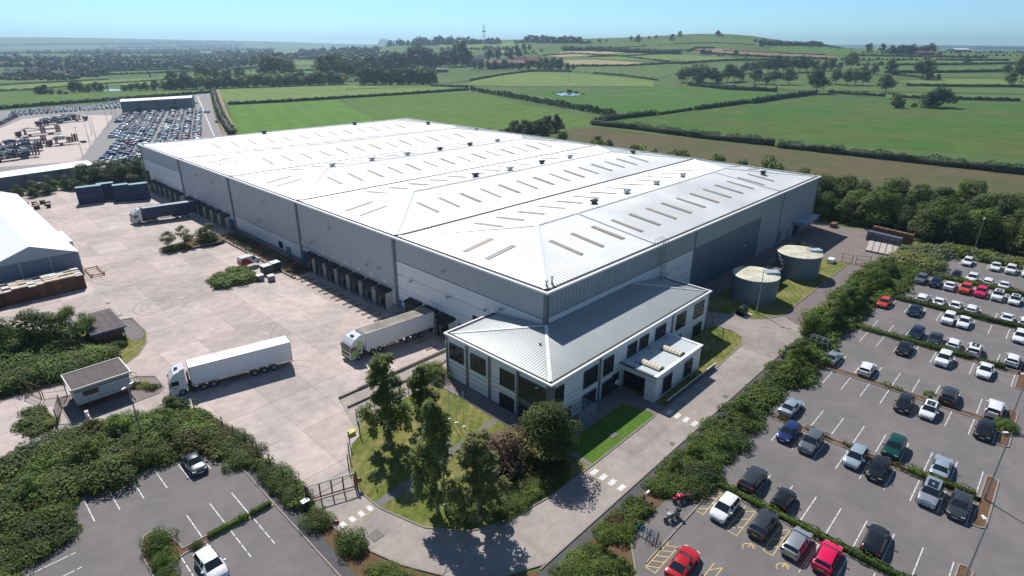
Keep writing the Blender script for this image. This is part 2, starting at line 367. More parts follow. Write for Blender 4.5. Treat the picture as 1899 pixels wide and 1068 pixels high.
FIELDS = [  # material, outline as the photograph's pixels
 (F_BRIGHT, [(424, 196), (626, 185), (700, 223), (700, 260), (430, 262), (436, 246)]),
 (F_GRASS, [(636, 184), (860, 167), (1108, 224), (1052, 238), (1005, 246), (960, 262), (700, 262), (704, 224)]),
 (F_PALE, [(396, 166), (640, 158), (845, 157), (830, 165), (640, 179), (424, 193)]),
 (F_PALE, [(862, 158), (895, 143), (985, 134), (1075, 137), (1215, 150), (1212, 161), (960, 161)]),
 (F_CROP2, [(962, 164), (1210, 163), (1345, 165), (1430, 172), (1505, 176), (1330, 198), (1215, 208), (1125, 210)]),
 (F_CROP, [(1148, 222), (1222, 214), (1350, 196), (1510, 177), (1640, 185), (1960, 194), (1960, 296), (1440, 262), (1110, 226)]),
 (F_BROWN, [(1062, 238), (1110, 236), (1440, 276), (1960, 326), (1960, 440), (1720, 400), (1540, 350), (1300, 300), (1120, 266), (1000, 252)]),
 (F_MID, [(1530, 170), (1645, 172), (1960, 178), (1960, 190), (1650, 184)]),
 (F_MID, [(1350, 158), (1530, 160), (1960, 163), (1960, 176), (1640, 170), (1480, 168)]),
 (F_PALE, [(1655, 152), (1740, 146), (1960, 149), (1960, 157), (1700, 156)]),
 (F_DULL, [(1730, 136), (1960, 137), (1960, 146), (1735, 143)]), (F_MID, [(1660, 124), (1870, 122), (1960, 124), (1960, 134), (1700, 133), (1665, 130)]),
 (F_MID, [(1600, 112), (1860, 110), (1960, 112), (1960, 118), (1660, 120)]), (F_DULL, [(1480, 107), (1640, 104), (1960, 104), (1960, 109), (1560, 110)]),
 (F_TAN, [(1007, 104), (1050, 96), (1140, 93), (1195, 95), (1160, 98), (1080, 104), (1040, 106)]),
 (F_PALE, [(1080, 107), (1185, 97), (1262, 101), (1262, 110), (1230, 114), (1130, 110)]),
 (F_TAN, [(1042, 112), (1110, 111), (1195, 117), (1190, 120), (1120, 122), (1058, 121)]),
 (F_MID, [(1060, 127), (1230, 117), (1262, 120), (1262, 132), (1215, 148), (1150, 140), (1065, 133)]),
 (F_PALE, [(1262, 102), (1395, 110), (1380, 114), (1290, 118), (1262, 117)]), (F_DULL, [(1262, 120), (1380, 116), (1440, 111), (1540, 111), (1470, 122), (1340, 132), (1262, 132)]),
 (F_RED, [(1280, 92), (1300, 90), (1330, 90), (1400, 95), (1495, 101), (1550, 105), (1545, 110), (1480, 109), (1380, 104), (1285, 98)]),
 (F_MID, [(1090, 84), (1200, 76), (1262, 70), (1300, 68), (1395, 74), (1408, 82), (1400, 92), (1330, 88), (1250, 92), (1150, 89)]),
 (F_GRASS, [(1420, 92), (1480, 84), (1600, 90), (1690, 94), (1600, 103), (1480, 100)]),
 (F_DULL, [(958, 96), (1000, 93), (1060, 90), (1060, 95), (1010, 102), (960, 104)]), (F_PALE, [(815, 82), (900, 78), (975, 79), (960, 86), (820, 88)]),
 (F_PALE, [(900, 88), (968, 87), (960, 92), (900, 94)]), (F_TAN, [(905, 95), (965, 90), (955, 98), (900, 100)]),
 (F_PALE, [(640, 160), (830, 158), (700, 164), (640, 166)]), (F_MID, [(800, 150), (860, 146), (900, 140), (870, 150), (820, 156)]),
 (F_GRASS, [(-60, 172), (65, 175), (200, 172), (310, 169), (394, 167), (394, 171), (240, 182), (80, 194), (-60, 203)]),
 (F_PALE, [(-60, 160), (60, 156), (190, 149), (300, 145), (345, 143), (370, 146), (320, 156), (190, 160), (60, 168), (-60, 172)]),
 (F_BRIGHT, [(330, 143), (470, 133), (560, 130), (590, 135), (470, 142), (380, 146)]),
 (F_MID, [(-60, 152), (40, 149), (200, 141), (200, 146), (60, 153), (-60, 158)]), (F_PALE, [(200, 137), (340, 132), (430, 128), (430, 131), (300, 137), (200, 142)]),
 (F_MID, [(150, 128), (330, 120), (400, 119), (330, 126), (170, 132)]), (F_PALE, [(230, 112), (300, 110), (330, 112), (240, 115)]), (F_PALE, [(530, 116), (590, 114), (590, 119), (535, 121)]),
 (F_PALE, [(0, 100), (130, 98), (180, 100), (60, 103)]), (F_MID, [(290, 97), (450, 95), (520, 97), (400, 100)]), (F_PALE, [(0, 118), (60, 116), (90, 118), (10, 122)]),
 (F_PALE, [(470, 97), (560, 95), (600, 97), (520, 100)]), (F_GRASS, [(540, 128), (600, 124), (640, 122), (640, 127), (570, 132)]),
]
for i, (m, pts) in enumerate(FIELDS):
    P = [G(*p) for p in pts]; dd = min(dist(p) for p in P)
    drape('field', P, m, 0.012+(0.0 if dd < 560 else 0.35)+i*0.002)
drape('pond', [G(*p) for p in [(1030, 174), (1045, 172.5), (1066, 173), (1078, 175.5), (1060, 178), (1040, 178)]], mat('pond_water', (0.25, 0.32, 0.36), .05, spec=1.0), .2)
drape('lake', [G(*p) for p in [(194, 167), (205, 165.5), (222, 166), (224, 168.5), (196, 169.6)]], MT['pond_water'], .2)
# haze: the air between here and the far hills
hz = MB(); hz.box(-1600, -1600, -3.4, 9400, 9400, 150); hzm = bpy.data.materials.new('haze_air'); hzm.use_nodes = True; nt = hzm.node_tree; nt.nodes.clear()
vo = nt.nodes.new('ShaderNodeOutputMaterial'); pv = nt.nodes.new('ShaderNodeVolumePrincipled'); pv.inputs['Color'].default_value = (0.56, 0.80, 1.0, 1); pv.inputs['Density'].default_value = 1.45e-4; pv.inputs['Anisotropy'].default_value = 0.5
nt.links.new(pv.outputs[0], vo.inputs['Volume']); tag(hz.build('haze', hzm), 'thin blue haze over the far fields', None, None, 'stuff')

# ------------------------------------------------------------------ the site's surfaces
# yard of concrete slabs with open joints over a darker bed
YARD = [(0.0, 16.32), (-24.3, 16.32), (-26.9, 6.9), (-28.6, 6.0), (-31.0, 2.6), (-36.9, 2.6), (-37.3, 19.5), (-38.4, 27.5), (-44.7, 31.5), (-58, 31.2), (-75, 31.2), (-75, 49.3), (-56.6, 48.7), (-50.1, 47.2), (-42.1, 47.3), (-39.6, 49.2), (-37.4, 52.7), (-36.2, 57), (-36.2, 64.8), (-43.2, 66.3), (-53, 70), (-75, 84), (-75, 140), (-48, 186), (-30, 196), (0.0, 181.0)]
def slabs(root_name, outline, xs, ys, m, mj, zoff, label, gap=.022, xj=0.0):
    root = drape(root_name, outline, mj, zoff, label)
    for c in cells([(p[0], p[1]) for p in outline], xs, ys):
        cx = sum(p[0] for p in c)/len(c); cy = sum(p[1] for p in c)/len(c); q = []
        for x, y in c: q.append((x+(gap if x < cx else -gap)*(abs(x-cx) > .1), y+(gap if y < cy else -gap)*(abs(y-cy) > .1)))
        a = abs(0.5*sum(q[k][0]*q[(k+1) % len(q)][1]-q[(k+1) % len(q)][0]*q[k][1] for k in range(len(q))))
        if a < .15: continue
        j = rnd.uniform(0.0, .008); mb = MB(); eps = .02
        hh = lambda x, y: hgt(min(max(x, min(p[0] for p in c)+1e-4), max(p[0] for p in c)-1e-4), y if abs(y-RY0) > .05 else RY0+.05)
        mb.prism(q, lambda x, y: hh(x, y)+zoff-.04, lambda x, y: hh(x, y)+zoff+.012+j); mb.build('slab', m, root)
    return root
XS = [-37.3+6*k for k in range(-8, 8)]; YS = [47.4+8.6*k for k in range(-6, 20)]
slabs('yard', YARD, XS, YS, M_SLAB, M_SLABD, .02, 'wide concrete slab yard in front of the loading docks')
ROAD = [(34, -22.3), (-25.5, -22.3), (-29.2, -20.4), (-32.6, -17.2), (-35.0, -12.6), (-36.3, -8.4), (-36.9, -4.6), (-36.9, 2.6), (-31.0, 2.6), (-32.3, -.3), (-32.2, -5.1), (-30.6, -10.6), (-28.2, -13.9), (-26.3, -15.1), (-23.3, -16.1), (-18.1, -16.9), (-11, -17.05), (19.9, -17.05), (29.9, -16.6), (32.2, -15.6), (33.4, -13.6), (33.3, -10.5), (32.4, -9.6), (31.0, -9.6), (31.0, 0), (44.8, 0), (36.6, -5.2), (38.5, -8), (40.4, -13.6), (44.4, -16.6), (45.6, -17.2), (43.6, -21), (40.5, -26), (36.5, -28.4), (34.5, -26)]
slabs('entrance_road', ROAD, [-36.0+5.9*k for k in range(16)], [-19.75, -8.6, -2.2, -26], M_ROADC, mat('road_joint', (0.42, 0.34, 0.28), .9, var=.1), .014, 'worn concrete road curving round the office lawn', gap=.045)
flat('forecourt', [[(37, -5.2), (44.8, -5.0), (44.8, 0), (110, 0), (110, -8), (85.4, -15.8), (84.6, -17.1), (60, -5.0), (50, -4.6)], ], M_REDA, .010)
flat('service_road', [[(45.6, -17.25), (84.6, -17.25), (84.7, -21.05), (60, -21.05), (43.8, -21.0)]], mat('service_asphalt', (.17, .142, .138), .9, var=.12, vs=.5, bump=.2, bs=20), .018)
flat('rear_yard', [[(84.6, -17.1), (84.7, -21.5), (97, -23), (108, -21), (119, -18), (114.5, -8), (113, 4), (109.9, 4), (109.9, 0), (85, -.1)]], M_REDA, .019)
flat('footpath', [[(-26.4, -22.42), (34, -22.42), (34, -23.5), (-26.4, -23.5), (-36, -31), (-37.4, -30)]], M_ASPHD, .015)
flat('planting_bed', [[(-26, -23.6), (33, -23.6), (35.4, -27.4), (-9, -27.4), (-9, -25.9), (-17, -25.8), (-20.5, -28.8), (-30, -34), (-36, -31)], [(36.4, -27.3), (40.5, -26.1), (43.6, -21.1), (84, -21.1), (98, -24), (112, -24), (112, -30.5), (60, -27.6)]], M_SOIL, .011)
flat('car_park', [[(105.9, -32.2), (91.8, -32.0), (72.9, -30.0), (59.4, -27.5), (33.5, -27.5), (-8.9, -27.5), (-8.9, -26.1), (-17, -26.0), (-20.5, -29), (-32, -40), (-40, -60), (-30, -78), (110, -78)]], M_ASPH, .017)
flat('left_car_park', [[(-39.7, -30), (-39.7, 10.7), (-40.2, 13.6), (-40.0, 17.4), (-44.4, 18.4), (-55.4, 18.9), (-55.9, 12.9), (-64, 12.7), (-70, 12), (-70, -35)]], M_ASPH, .017)
flat('side_footpath', [[(-39.5, 10.7), (-38.4, 10.7), (-38.3, -2), (-38.6, -12), (-37.4, -30), (-39.5, -30)]], M_ASPHD, .016)
flat('side_planting_bed', [[(-38.3, 26), (-37.3, 19.5), (-36.95, 2.6), (-36.95, -4.6), (-36.4, -8.4), (-35.1, -12.7), (-32.7, -17.4), (-29.3, -20.6), (-26.4, -22.4), (-36, -31), (-38.5, -12), (-38.2, -2), (-38.3, 10.7), (-40, 13), (-40.6, 18)]], M_SOIL, .010)
flat('office_lawn', [[(-31.0, 2.6), (-28.6, 5.9), (-26.9, 6.8), (-25.5, 9.2), (-13.9, 10.1), (-12.6, 7.6), (-12.6, -12.2), (-11.4, -14.9), (-11.6, -17.0), (-18.1, -16.85), (-23.3, -16.05), (-26.3, -15.05), (-28.2, -13.85), (-30.6, -10.55), (-32.2, -5.05), (-32.3, -.3)]], M_LAWN, .012)
flat('lawn_path', [[(-32.25, -4.0), (-26, -3.6), (-17.0, -2.6), (-12.6, -2.2), (-12.6, -3.1), (-17, -3.5), (-26, -4.6), (-32.25, -5.1)]], M_ASPH, .018)
flat('office_pavement', [[(-12.5, 10.3), (-12.5, -12.1), (-11.3, -14.9), (-11.5, -17.0), (-10.9, -17.0), (-10.6, -12.4), (2, -12.3), (3.0, -16.2), (2.6, -17), (5.4, -17), (5.4, -9), (-9.9, -9), (-9.9, 10.3)]], mat('paving', (.20, .175, .165), .9, var=.1, vs=2, rib=('X', .6, .004)), .016)
flat('front_lawn', [[(-10.8, -16.95), (-10.5, -12.45), (1.9, -12.4), (2.7, -15.9), (2.3, -16.95)]], M_LAWN2, .012)
flat('side_lawn', [[(5.5, -15.3), (19.8, -15.2), (19.8, -9), (29.3, -10), (31, -9.7), (33, -9.7), (33.4, -11), (33.3, -13.6), (32.2, -15.5), (29.9, -16.5), (19.9, -16.95), (5.5, -16.95)]], M_LAWN, .013)
flat('tank_lawn', [[(37.2, -5.4), (38.6, -8), (40.5, -13.5), (44.4, -16.5), (49.3, -16.95), (84.2, -17.0), (83.6, -9.2), (80, -5), (60, -4.2), (48, -4.2)]], M_LAWN, .021)
flat('fenced_strip', [[(-24.2, 16.25), (-.02, 16.25), (-.02, 10.1), (-25.3, 9.4), (-26.9, 7.0)]], mat('old_concrete', (.36, .31, .275), .9, var=.15, vs=.8, col2=(.25, .23, .2), c2s=.3), .010)
flat('gatehouse_verge', [[(-56.6, 48.6), (-50.1, 47.1), (-42.1, 47.2), (-39.6, 49.1), (-37.45, 52.7), (-36.3, 57), (-36.3, 64.7), (-43.2, 66.2), (-53, 70), (-75, 84), (-75, 49.3)]], M_LAWN, .014)
# retaining wall along the ramp
mb = MB()
for k in range(8):
    x0, x1 = -24.3+k*3.0, min(-24.3+k*3.0+2.97, -.3); mb = MB(); mb.prism([(x0, 16.0), (x1, 16.0), (x1, 16.3), (x0, 16.3)], -1.5, .42 if k else .3); o = mb.build('wall_panel', mat('wall_concrete', (.30, .26, .23), .9, var=.15, vs=1.5)); o.parent = None
    if k == 0: rw = thing('retaining_wall', 'low concrete retaining wall beside the docked lorry', 'wall')
    o.parent = rw
kerb('kerb', [(-24.6, 13.4), (-8.9, 13.3), (-4, 14.6), (-1, 15.2)], w=.3, h=.3, m=MT['wall_concrete'])
# kerbs
for pts in [
 [(-31.0, 2.6), (-32.3, -.3), (-32.2, -5.1), (-30.6, -10.6), (-28.2, -13.9), (-26.3, -15.1), (-23.3, -16.1), (-18.1, -16.9), (-11, -17.05), (2.4, -17.05)], [(5.5, -17.05), (19.9, -17.05), (29.9, -16.6), (32.2, -15.6), (33.4, -13.6), (33.3, -10.5), (32.6, -9.6)],
 [(37.2, -5.3), (38.5, -8), (40.4, -13.6), (42, -15.2), (44.4, -16.6), (46.5, -17.1), (84.4, -17.1)], [(-26.3, -22.36), (34, -22.36), (36.4, -28.4)], [(36.6, -28.4), (40.5, -26), (43.7, -21.05), (84, -21.05)],
 [(-25.5, -22.3), (-29.2, -20.4), (-32.6, -17.2), (-35.0, -12.6), (-36.3, -8.4), (-36.9, -4.6), (-36.9, 1.0)], [(-37.2, 4), (-37.3, 19.5), (-38.4, 27.5)],
 [(-39.6, -30), (-39.6, 10.7), (-40.1, 13.6)], [(-44.4, 18.4), (-55.4, 18.9), (-55.9, 12.9), (-64, 12.7)], [(105.9, -32.2), (91.8, -32.0), (72.9, -30.0), (59.4, -27.5), (33.5, -27.5), (-8.9, -27.5), (-8.9, -26.1)], [(-17, -26.0), (-20.5, -29), (-32, -40)],
 [(-56.6, 48.6), (-50.1, 47.1), (-42.1, 47.2), (-39.6, 49.1), (-37.45, 52.7), (-36.3, 57), (-36.3, 64.7), (-43.2, 66.2)], [(-18.8, -29.0), (-6.9, -28.9)],
 [(-12.5, 10.3), (-12.5, -12.1), (-11.3, -14.9)], [(-53, 70), (-64, 78)]]:
    kerb('kerb', pts)
def island(pts, m=None, plant=True, k=True):
    flat('island_bed', [pts], m or M_SOIL, .05); kerb('kerb', pts, closed=True)
island([(-56.0, 39.3), (-55.7, 36.6), (-54.5, 35.0), (-52.9, 35.0), (-52.5, 38), (-52.6, 41.5), (-54.5, 42.5)], M_SOIL)
island([(-43.8, 34.9), (-41, 35.1), (-40, 36.2), (-39.9, 40.3), (-41.8, 42.1), (-43.8, 42.1)], M_REDA)
island([(-51.2, 35.4), (-43.9, 34.9), (-43.4, 39.5), (-43.4, 43), (-51.2, 43.2)], M_REDA)
island([(-20.6, 72.4), (-20.4, 67.2), (-12.2, 67.2), (-12.2, 75.8), (-13.5, 76.9)], M_SOIL)
island([(-20.6, 102.2), (-20.2, 97.6), (-8.8, 97.6), (-6.6, 99.0), (-6.6, 105), (-13, 104.6)], M_SOIL)
for x0, x1 in ((8.6, 18.6), (26.6, 37), (44.5, 54), (-4, 1.6), (-21, -11), (62, 72)):
    island([(x0, -50.2), (x1, -50.2), (x1+.2, -50.8), (x1-.2, -51.3), (x0+.4, -51.3), (x0, -50.9)])
for x, y0, y1, w in ((-4.1, -29.1, -50.2, 1.0), (13.3, -28.3, -50.2, .9), (32.0, -27.6, -50.2, 1.1), (50.0, -27.6, -50.2, 1.1), (69.2, -29.8, -50, 1.1), (88.3, -32, -55, 1.1)):
    island([(x-w/2, y0), (x+w/2, y0), (x+w/2, y1), (x-w/2, y1)])
island([(-39.8, 3.9), (-39.8, 3.1), (-48.5, 3.1), (-50.2, 2.6), (-50.4, 0), (-50.6, -12), (-51.6, -12), (-51.4, 6.0), (-50.6, 8.2), (-49.6, 8.4), (-48.8, 7.6), (-48.4, 3.9)])
# concrete drainage strips, manholes
flat('yard_line', strip([(-37.35, 81), (-37.35, 66.4)], .12), M_CREAMP, .05)
flat('hut_apron', [[(-38.95, 54.9), (-37.4, 54.6), (-36.4, 57.5), (-36.4, 64.7), (-37.4, 66.1), (-43.2, 66.0), (-43.2, 64.9), (-38.95, 64.9)]], M_ASPH, .022)
mh = flat('manhole_cover', [[(-37.9, 74.5), (-37.1, 74.5), (-37.1, 75.3), (-37.9, 75.3)], [(-37.8, 66.9), (-37.0, 66.9), (-37.0, 67.6), (-37.8, 67.6)], [(-37.7, 59), (-37, 59), (-37, 59.7), (-37.7, 59.7)], [(-35.2, -8.6), (-34.0, -8.6), (-34.0, -7.4), (-35.2, -7.4)], [(-5.4, -15.9), (-4.2, -15.9), (-4.2, -15.2), (-5.4, -15.2)], [(-1.4, -21.9), (-.8, -21.9), (-.8, -21.4), (-1.4, -21.4)], [(13, -21.9), (13.7, -21.9), (13.7, -21.3), (13, -21.3)]], mat('manhole_iron', (.13, .12, .11), .7), .06)

# painted markings
def zebra(pts_x, y0, y1, n, along='y', m=M_CREAMP):
    x0, x1 = pts_x; root = []
    for k in range(n):
        a = y0+(y1-y0)*(2*k+.5)/(2*n); b = y0+(y1-y0)*(2*k+1.5)/(2*n)
        root.append([(x0+.12, a), (x1-.12, a), (x1-.12, b), (x0+.12, b)] if along == 'y' else [(a, x0+.12), (b, x0+.12), (b, x1-.12), (a, x1-.12)])
    flat('crossing_bars', root, M_WHITEP, .048)
    e = [[(x0-.05, y0), (x0+.05, y0), (x0+.05, y1), (x0-.05, y1)], [(x1-.05, y0), (x1+.05, y0), (x1+.05, y1), (x1-.05, y1)]]
    if along != 'y': e = [[(b, a) for a, b in q] for q in e]
    flat('crossing_edge_lines', e, M_YELP, .052)
zebra((-12.6, -11.25), -17.3, -22.2, 4); zebra((3.8, 5.3), -17.4, -22.2, 4, m=M_CREAMP); zebra((-5.0, -3.95), -36.6, -32.4, 4, along='x')
flat('yard_bay_lines', sum([strip([(-12.5, y), (-4.6, y)], .10, dash=(1.6, .3)) for y in [18.6+4.5*k for k in range(3)]]+[strip([(-13.5, 41+4.5*k-1.6), (-6, 41+4.5*k-1.6)], .10, dash=(1.7, .3)) for k in range(7)], []), M_CREAMP, .05) if False else None
PL = []
def bays(x0, x1, ys, dash=True):
    for y in ys: PL.extend(strip([(x0, y), (x1, y)], .10, dash=(1.5, .12) if dash else None))
W_ = 2.47
for x0, x1 in ((-3.1, 1.65), (8.0, 12.5), (14.6, 19.4), (26.6, 31.2), (33.0, 37.8), (44.6, 49.3), (51.0, 55.6), (62.9, 68.0), (70.1, 74.6), (82.0, 87.3), (89.3, 93.8), (101.6, 106)):
    ys = [-32.5-W_*k for k in range(8)]+([-30.03] if x0 > 0 else [])
    bays(x0, x1, [y-.02 for y in ys if y > -50.3])
bays(-9.4, -5.0, [-39.9, -42.4, -44.8, -47.3, -49.8])
for x in [-44.4, -46.63, -48.9, -51.15, -53.4]: PL.extend(strip([(x, 18.2), (x, 13.9)], .10, dash=(1.3, .15)))
PL.extend(strip([(-42.1, 18), (-42.1, 13.9)], .1, dash=(1.3, .15)))
for x in [-42.05, -44.3, -46.6]:
    PL.extend(strip([(x, 8.2), (x, 4.0)], .10, dash=(1.3, .12)))
for x in [-42.0, -44.3, -46.6, -48.9]: PL.extend(strip([(x, 3.0), (x, -1.8)], .10, dash=(1.1, .25)))
for y in [10.7, 8.3, 5.9, 3.5, 1.1]: PL.extend(strip([(-60.2, y), (-55.7, y)], .10, dash=(1.9, .15)))
flat('parking_lines', PL, M_WHITEP, .022)
YL = []
def hatch(x0, x1, y0, y1, n=3):
    for a, b in (((x0, y0), (x1, y0)), ((x0, y1), (x1, y1))): YL.extend(strip([a, b], .10))
    YL.extend(strip([(x0, y0), (x0, y1)], .10))
    for k in range(n): t = x0+(x1-x0)*(k+.2)/n; YL.extend(strip([(t, y0), (t+(x1-x0)/n*.8, y1)], .11))
hatch(-9.6, -5.0, -32.55, -33.65); hatch(-9.6, -5.0, -36.3, -37.2); hatch(-9.3, -5.0, -28.9, -29.9, 4); YL.extend(strip([(-9.9, -39.7), (-5, -39.7)], .12))
hatch(-19.2, -15.0, -29.2, -30.2, 5); hatch(-18.5, -14.3, -33.6, -34.4, 3)
for cx, cy in ((-10.3, -35.1), (-10.4, -38.4)):
    ring = [(cx+.55*math.cos(t), cy+.5*math.sin(t)) for t in np.linspace(-1.2, 2.6, 12)]; YL.extend(strip(ring, .12)); YL.extend(strip([(cx+.1, cy), (cx+.75, cy+.05)], .12)); YL.extend(strip([(cx+.7, cy+.05), (cx+.65, cy-.5)], .12))
flat('yellow_markings', YL, M_YELP, .024)
# tyre marks left by turning lorries
TM = []
for cx, cy, R, a0, a1 in [(-18, 52, 7.5, -2.2, .9), (-18.4, 51.6, 9.2, -2.4, .6), (-18, 52.2, 5.6, -1.9, 1.3), (-31, 67, 3.2, 0, 5.6), (-31, 67, 4.4, .5, 5.9), (-31, 67, 2.1, 0, 6), (-14, 36, 8, 1.2, 3.4), (-14, 36, 9.6, 1.3, 3.2), (-24, 38, 6.5, -1, 1.7), (-27, 90, 8, 2, 4.6), (-27, 90, 9.7, 2, 4.6), (-30, 24, 9, .4, 2.2), (-30, 24, 7.4, .3, 2.2), (-22, 78, 12, 3.4, 5.2)]:
    pts = [(cx+R*math.cos(t), cy+R*math.sin(t)) for t in np.linspace(a0, a1, 26)]
    TM += [q for q in strip(pts, .22) if all(p[0] < RX0-.1 for p in q)]
tmm = mat('tyre_mark', (.16, .14, .135), .9); nt = tmm.node_tree; b = nt.nodes['Principled BSDF']; b.inputs['Alpha'].default_value = .2
flat('tyre_marks', TM, tmm, .052, 'dark curved tyre marks on the yard concrete', 'stuff')

# ------------------------------------------------------------------ the warehouse
WL, WW, HE, HR, BAY = 109.8, 180.0, 13.2, 15.3, 36.0
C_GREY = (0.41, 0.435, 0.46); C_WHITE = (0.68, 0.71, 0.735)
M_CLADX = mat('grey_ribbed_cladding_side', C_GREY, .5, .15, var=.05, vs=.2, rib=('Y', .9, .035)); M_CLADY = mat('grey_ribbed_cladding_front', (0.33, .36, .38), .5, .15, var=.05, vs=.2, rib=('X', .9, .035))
M_PLANK = mat('white_cladding', C_WHITE, .45, .1, var=.06, vs=.3); M_BACK = mat('cladding_joint', (.075, .12, .18), .7); M_DARKCLAD = mat('dark_blue_grey_cladding', (.12, .16, .205), .5, .1, var=.06, vs=.15, rib=('X', .9, .02))
M_FLASH = mat('blue_flashing', (.10, .18, .28), .5); M_PIL = mat('grey_pilaster', (.15, .165, .18), .5, .2)
M_ROOFX = mat('white_roof_sheets', (.82, .82, .81), .40, .22, var=.05, vs=.12, col2=(.53, .52, .50), c2amt=.5, c2s=.05)
M_ROOFY = M_ROOFX
M_CAP = mat('white_capping', (.78, .78, .77), .4); M_GUT = mat('black_gutter', (.025, .024, .024), .8); M_SKY = mat('dusty_rooflight', (.30, .265, .225), .6, var=.12, vs=1.2)
M_BLUED = mat('blue_door', (.02, .16, .36), .4); M_SHEL = mat('black_dock_canvas', (.020, .019, .020), .8, var=.2, vs=4); M_SHW = mat('pale_dock_side', (.60, .60, .58), .6, var=.1, vs=2); M_WOOD = mat('weathered_timber', (.23, .16, .10), .85, var=.3, vs=4)
M_BRICKBASE = mat('concrete_plinth', (.21, .20, .19), .85, var=.15, vs=1.5)
wh = thing('warehouse', 'vast white roofed distribution warehouse with five hipped roof bays', 'warehouse')
mb = MB(); mb.box(.14, .14, -1.5, WL-.14, WW-.14, HE-.06); mb.build('wall_core', M_BACK, wh)
def wside(y0, y1, z0, z1, m, name='cladding_panel', t=.06):  # on the x=0 wall
    MB().box(-t, y0, z0, .13, y1, z1).build(name, m, wh)
def wfront(x0, x1, z0, z1, m, name='cladding_panel', t=.06): MB().box(x0, -t, z0, x1, .13, z1).build(name, m, wh)
for k in range(5):
    y0, y1 = k*BAY+.35, (k+1)*BAY-.35
    if k in (0, 4):
        wside(y0, y1, 9.05, HE-.1, M_CLADX); zz = [-1.3, .15, 1.05, 1.95, 2.9, 3.8, 6.38, 8.93]
    else:
        wside(y0, y1, 3.1, HE-.1, M_CLADX); zz = [-1.3, -.2, .45, 1.1, 1.75, 2.4, 2.98]
    for a, b in zip(zz[:-1], zz[1:]): wside(y0, y1, a+.035, b-.035, M_PLANK if a > -1.2 else M_BRICKBASE)
for k in range(6):
    y = k*BAY; MB().box(-.28, max(-.3, y-.35), -1.4, .12, min(WW, y+.35), HE-.1).build('pilaster', M_PIL, wh)
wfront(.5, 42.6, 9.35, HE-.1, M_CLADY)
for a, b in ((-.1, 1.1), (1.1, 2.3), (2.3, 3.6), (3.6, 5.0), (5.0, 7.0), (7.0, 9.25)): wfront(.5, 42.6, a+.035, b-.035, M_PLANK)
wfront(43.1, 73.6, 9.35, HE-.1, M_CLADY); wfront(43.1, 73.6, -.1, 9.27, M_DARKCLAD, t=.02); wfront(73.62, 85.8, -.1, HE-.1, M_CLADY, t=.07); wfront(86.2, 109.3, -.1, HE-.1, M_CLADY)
for x in (42.85, 86.0): MB().box(x-.22, -.16, -.1, x+.22, .12, HE-.1).build('pilaster', M_PIL, wh)
MB().box(73.55, -.13, -.1, 73.75, .1, 9.3).build('flashing', M_FLASH, wh); MB().box(43.1, -.1, 9.27, 73.6, .1, 9.34).build('flashing', M_FLASH, wh)
MB().box(109.35, -.2, -.1, WL+.05, .12, HE-.1).build('pilaster', M_PIL, wh)
MB().box(WL-.12, .2, -.2, WL+.05, WW, HE-.1).build('back_wall', M_CLADX, wh); MB().box(.2, WW-.12, -1.4, WL, WW+.05, HE-.1).build('back_wall', M_CLADY, wh)
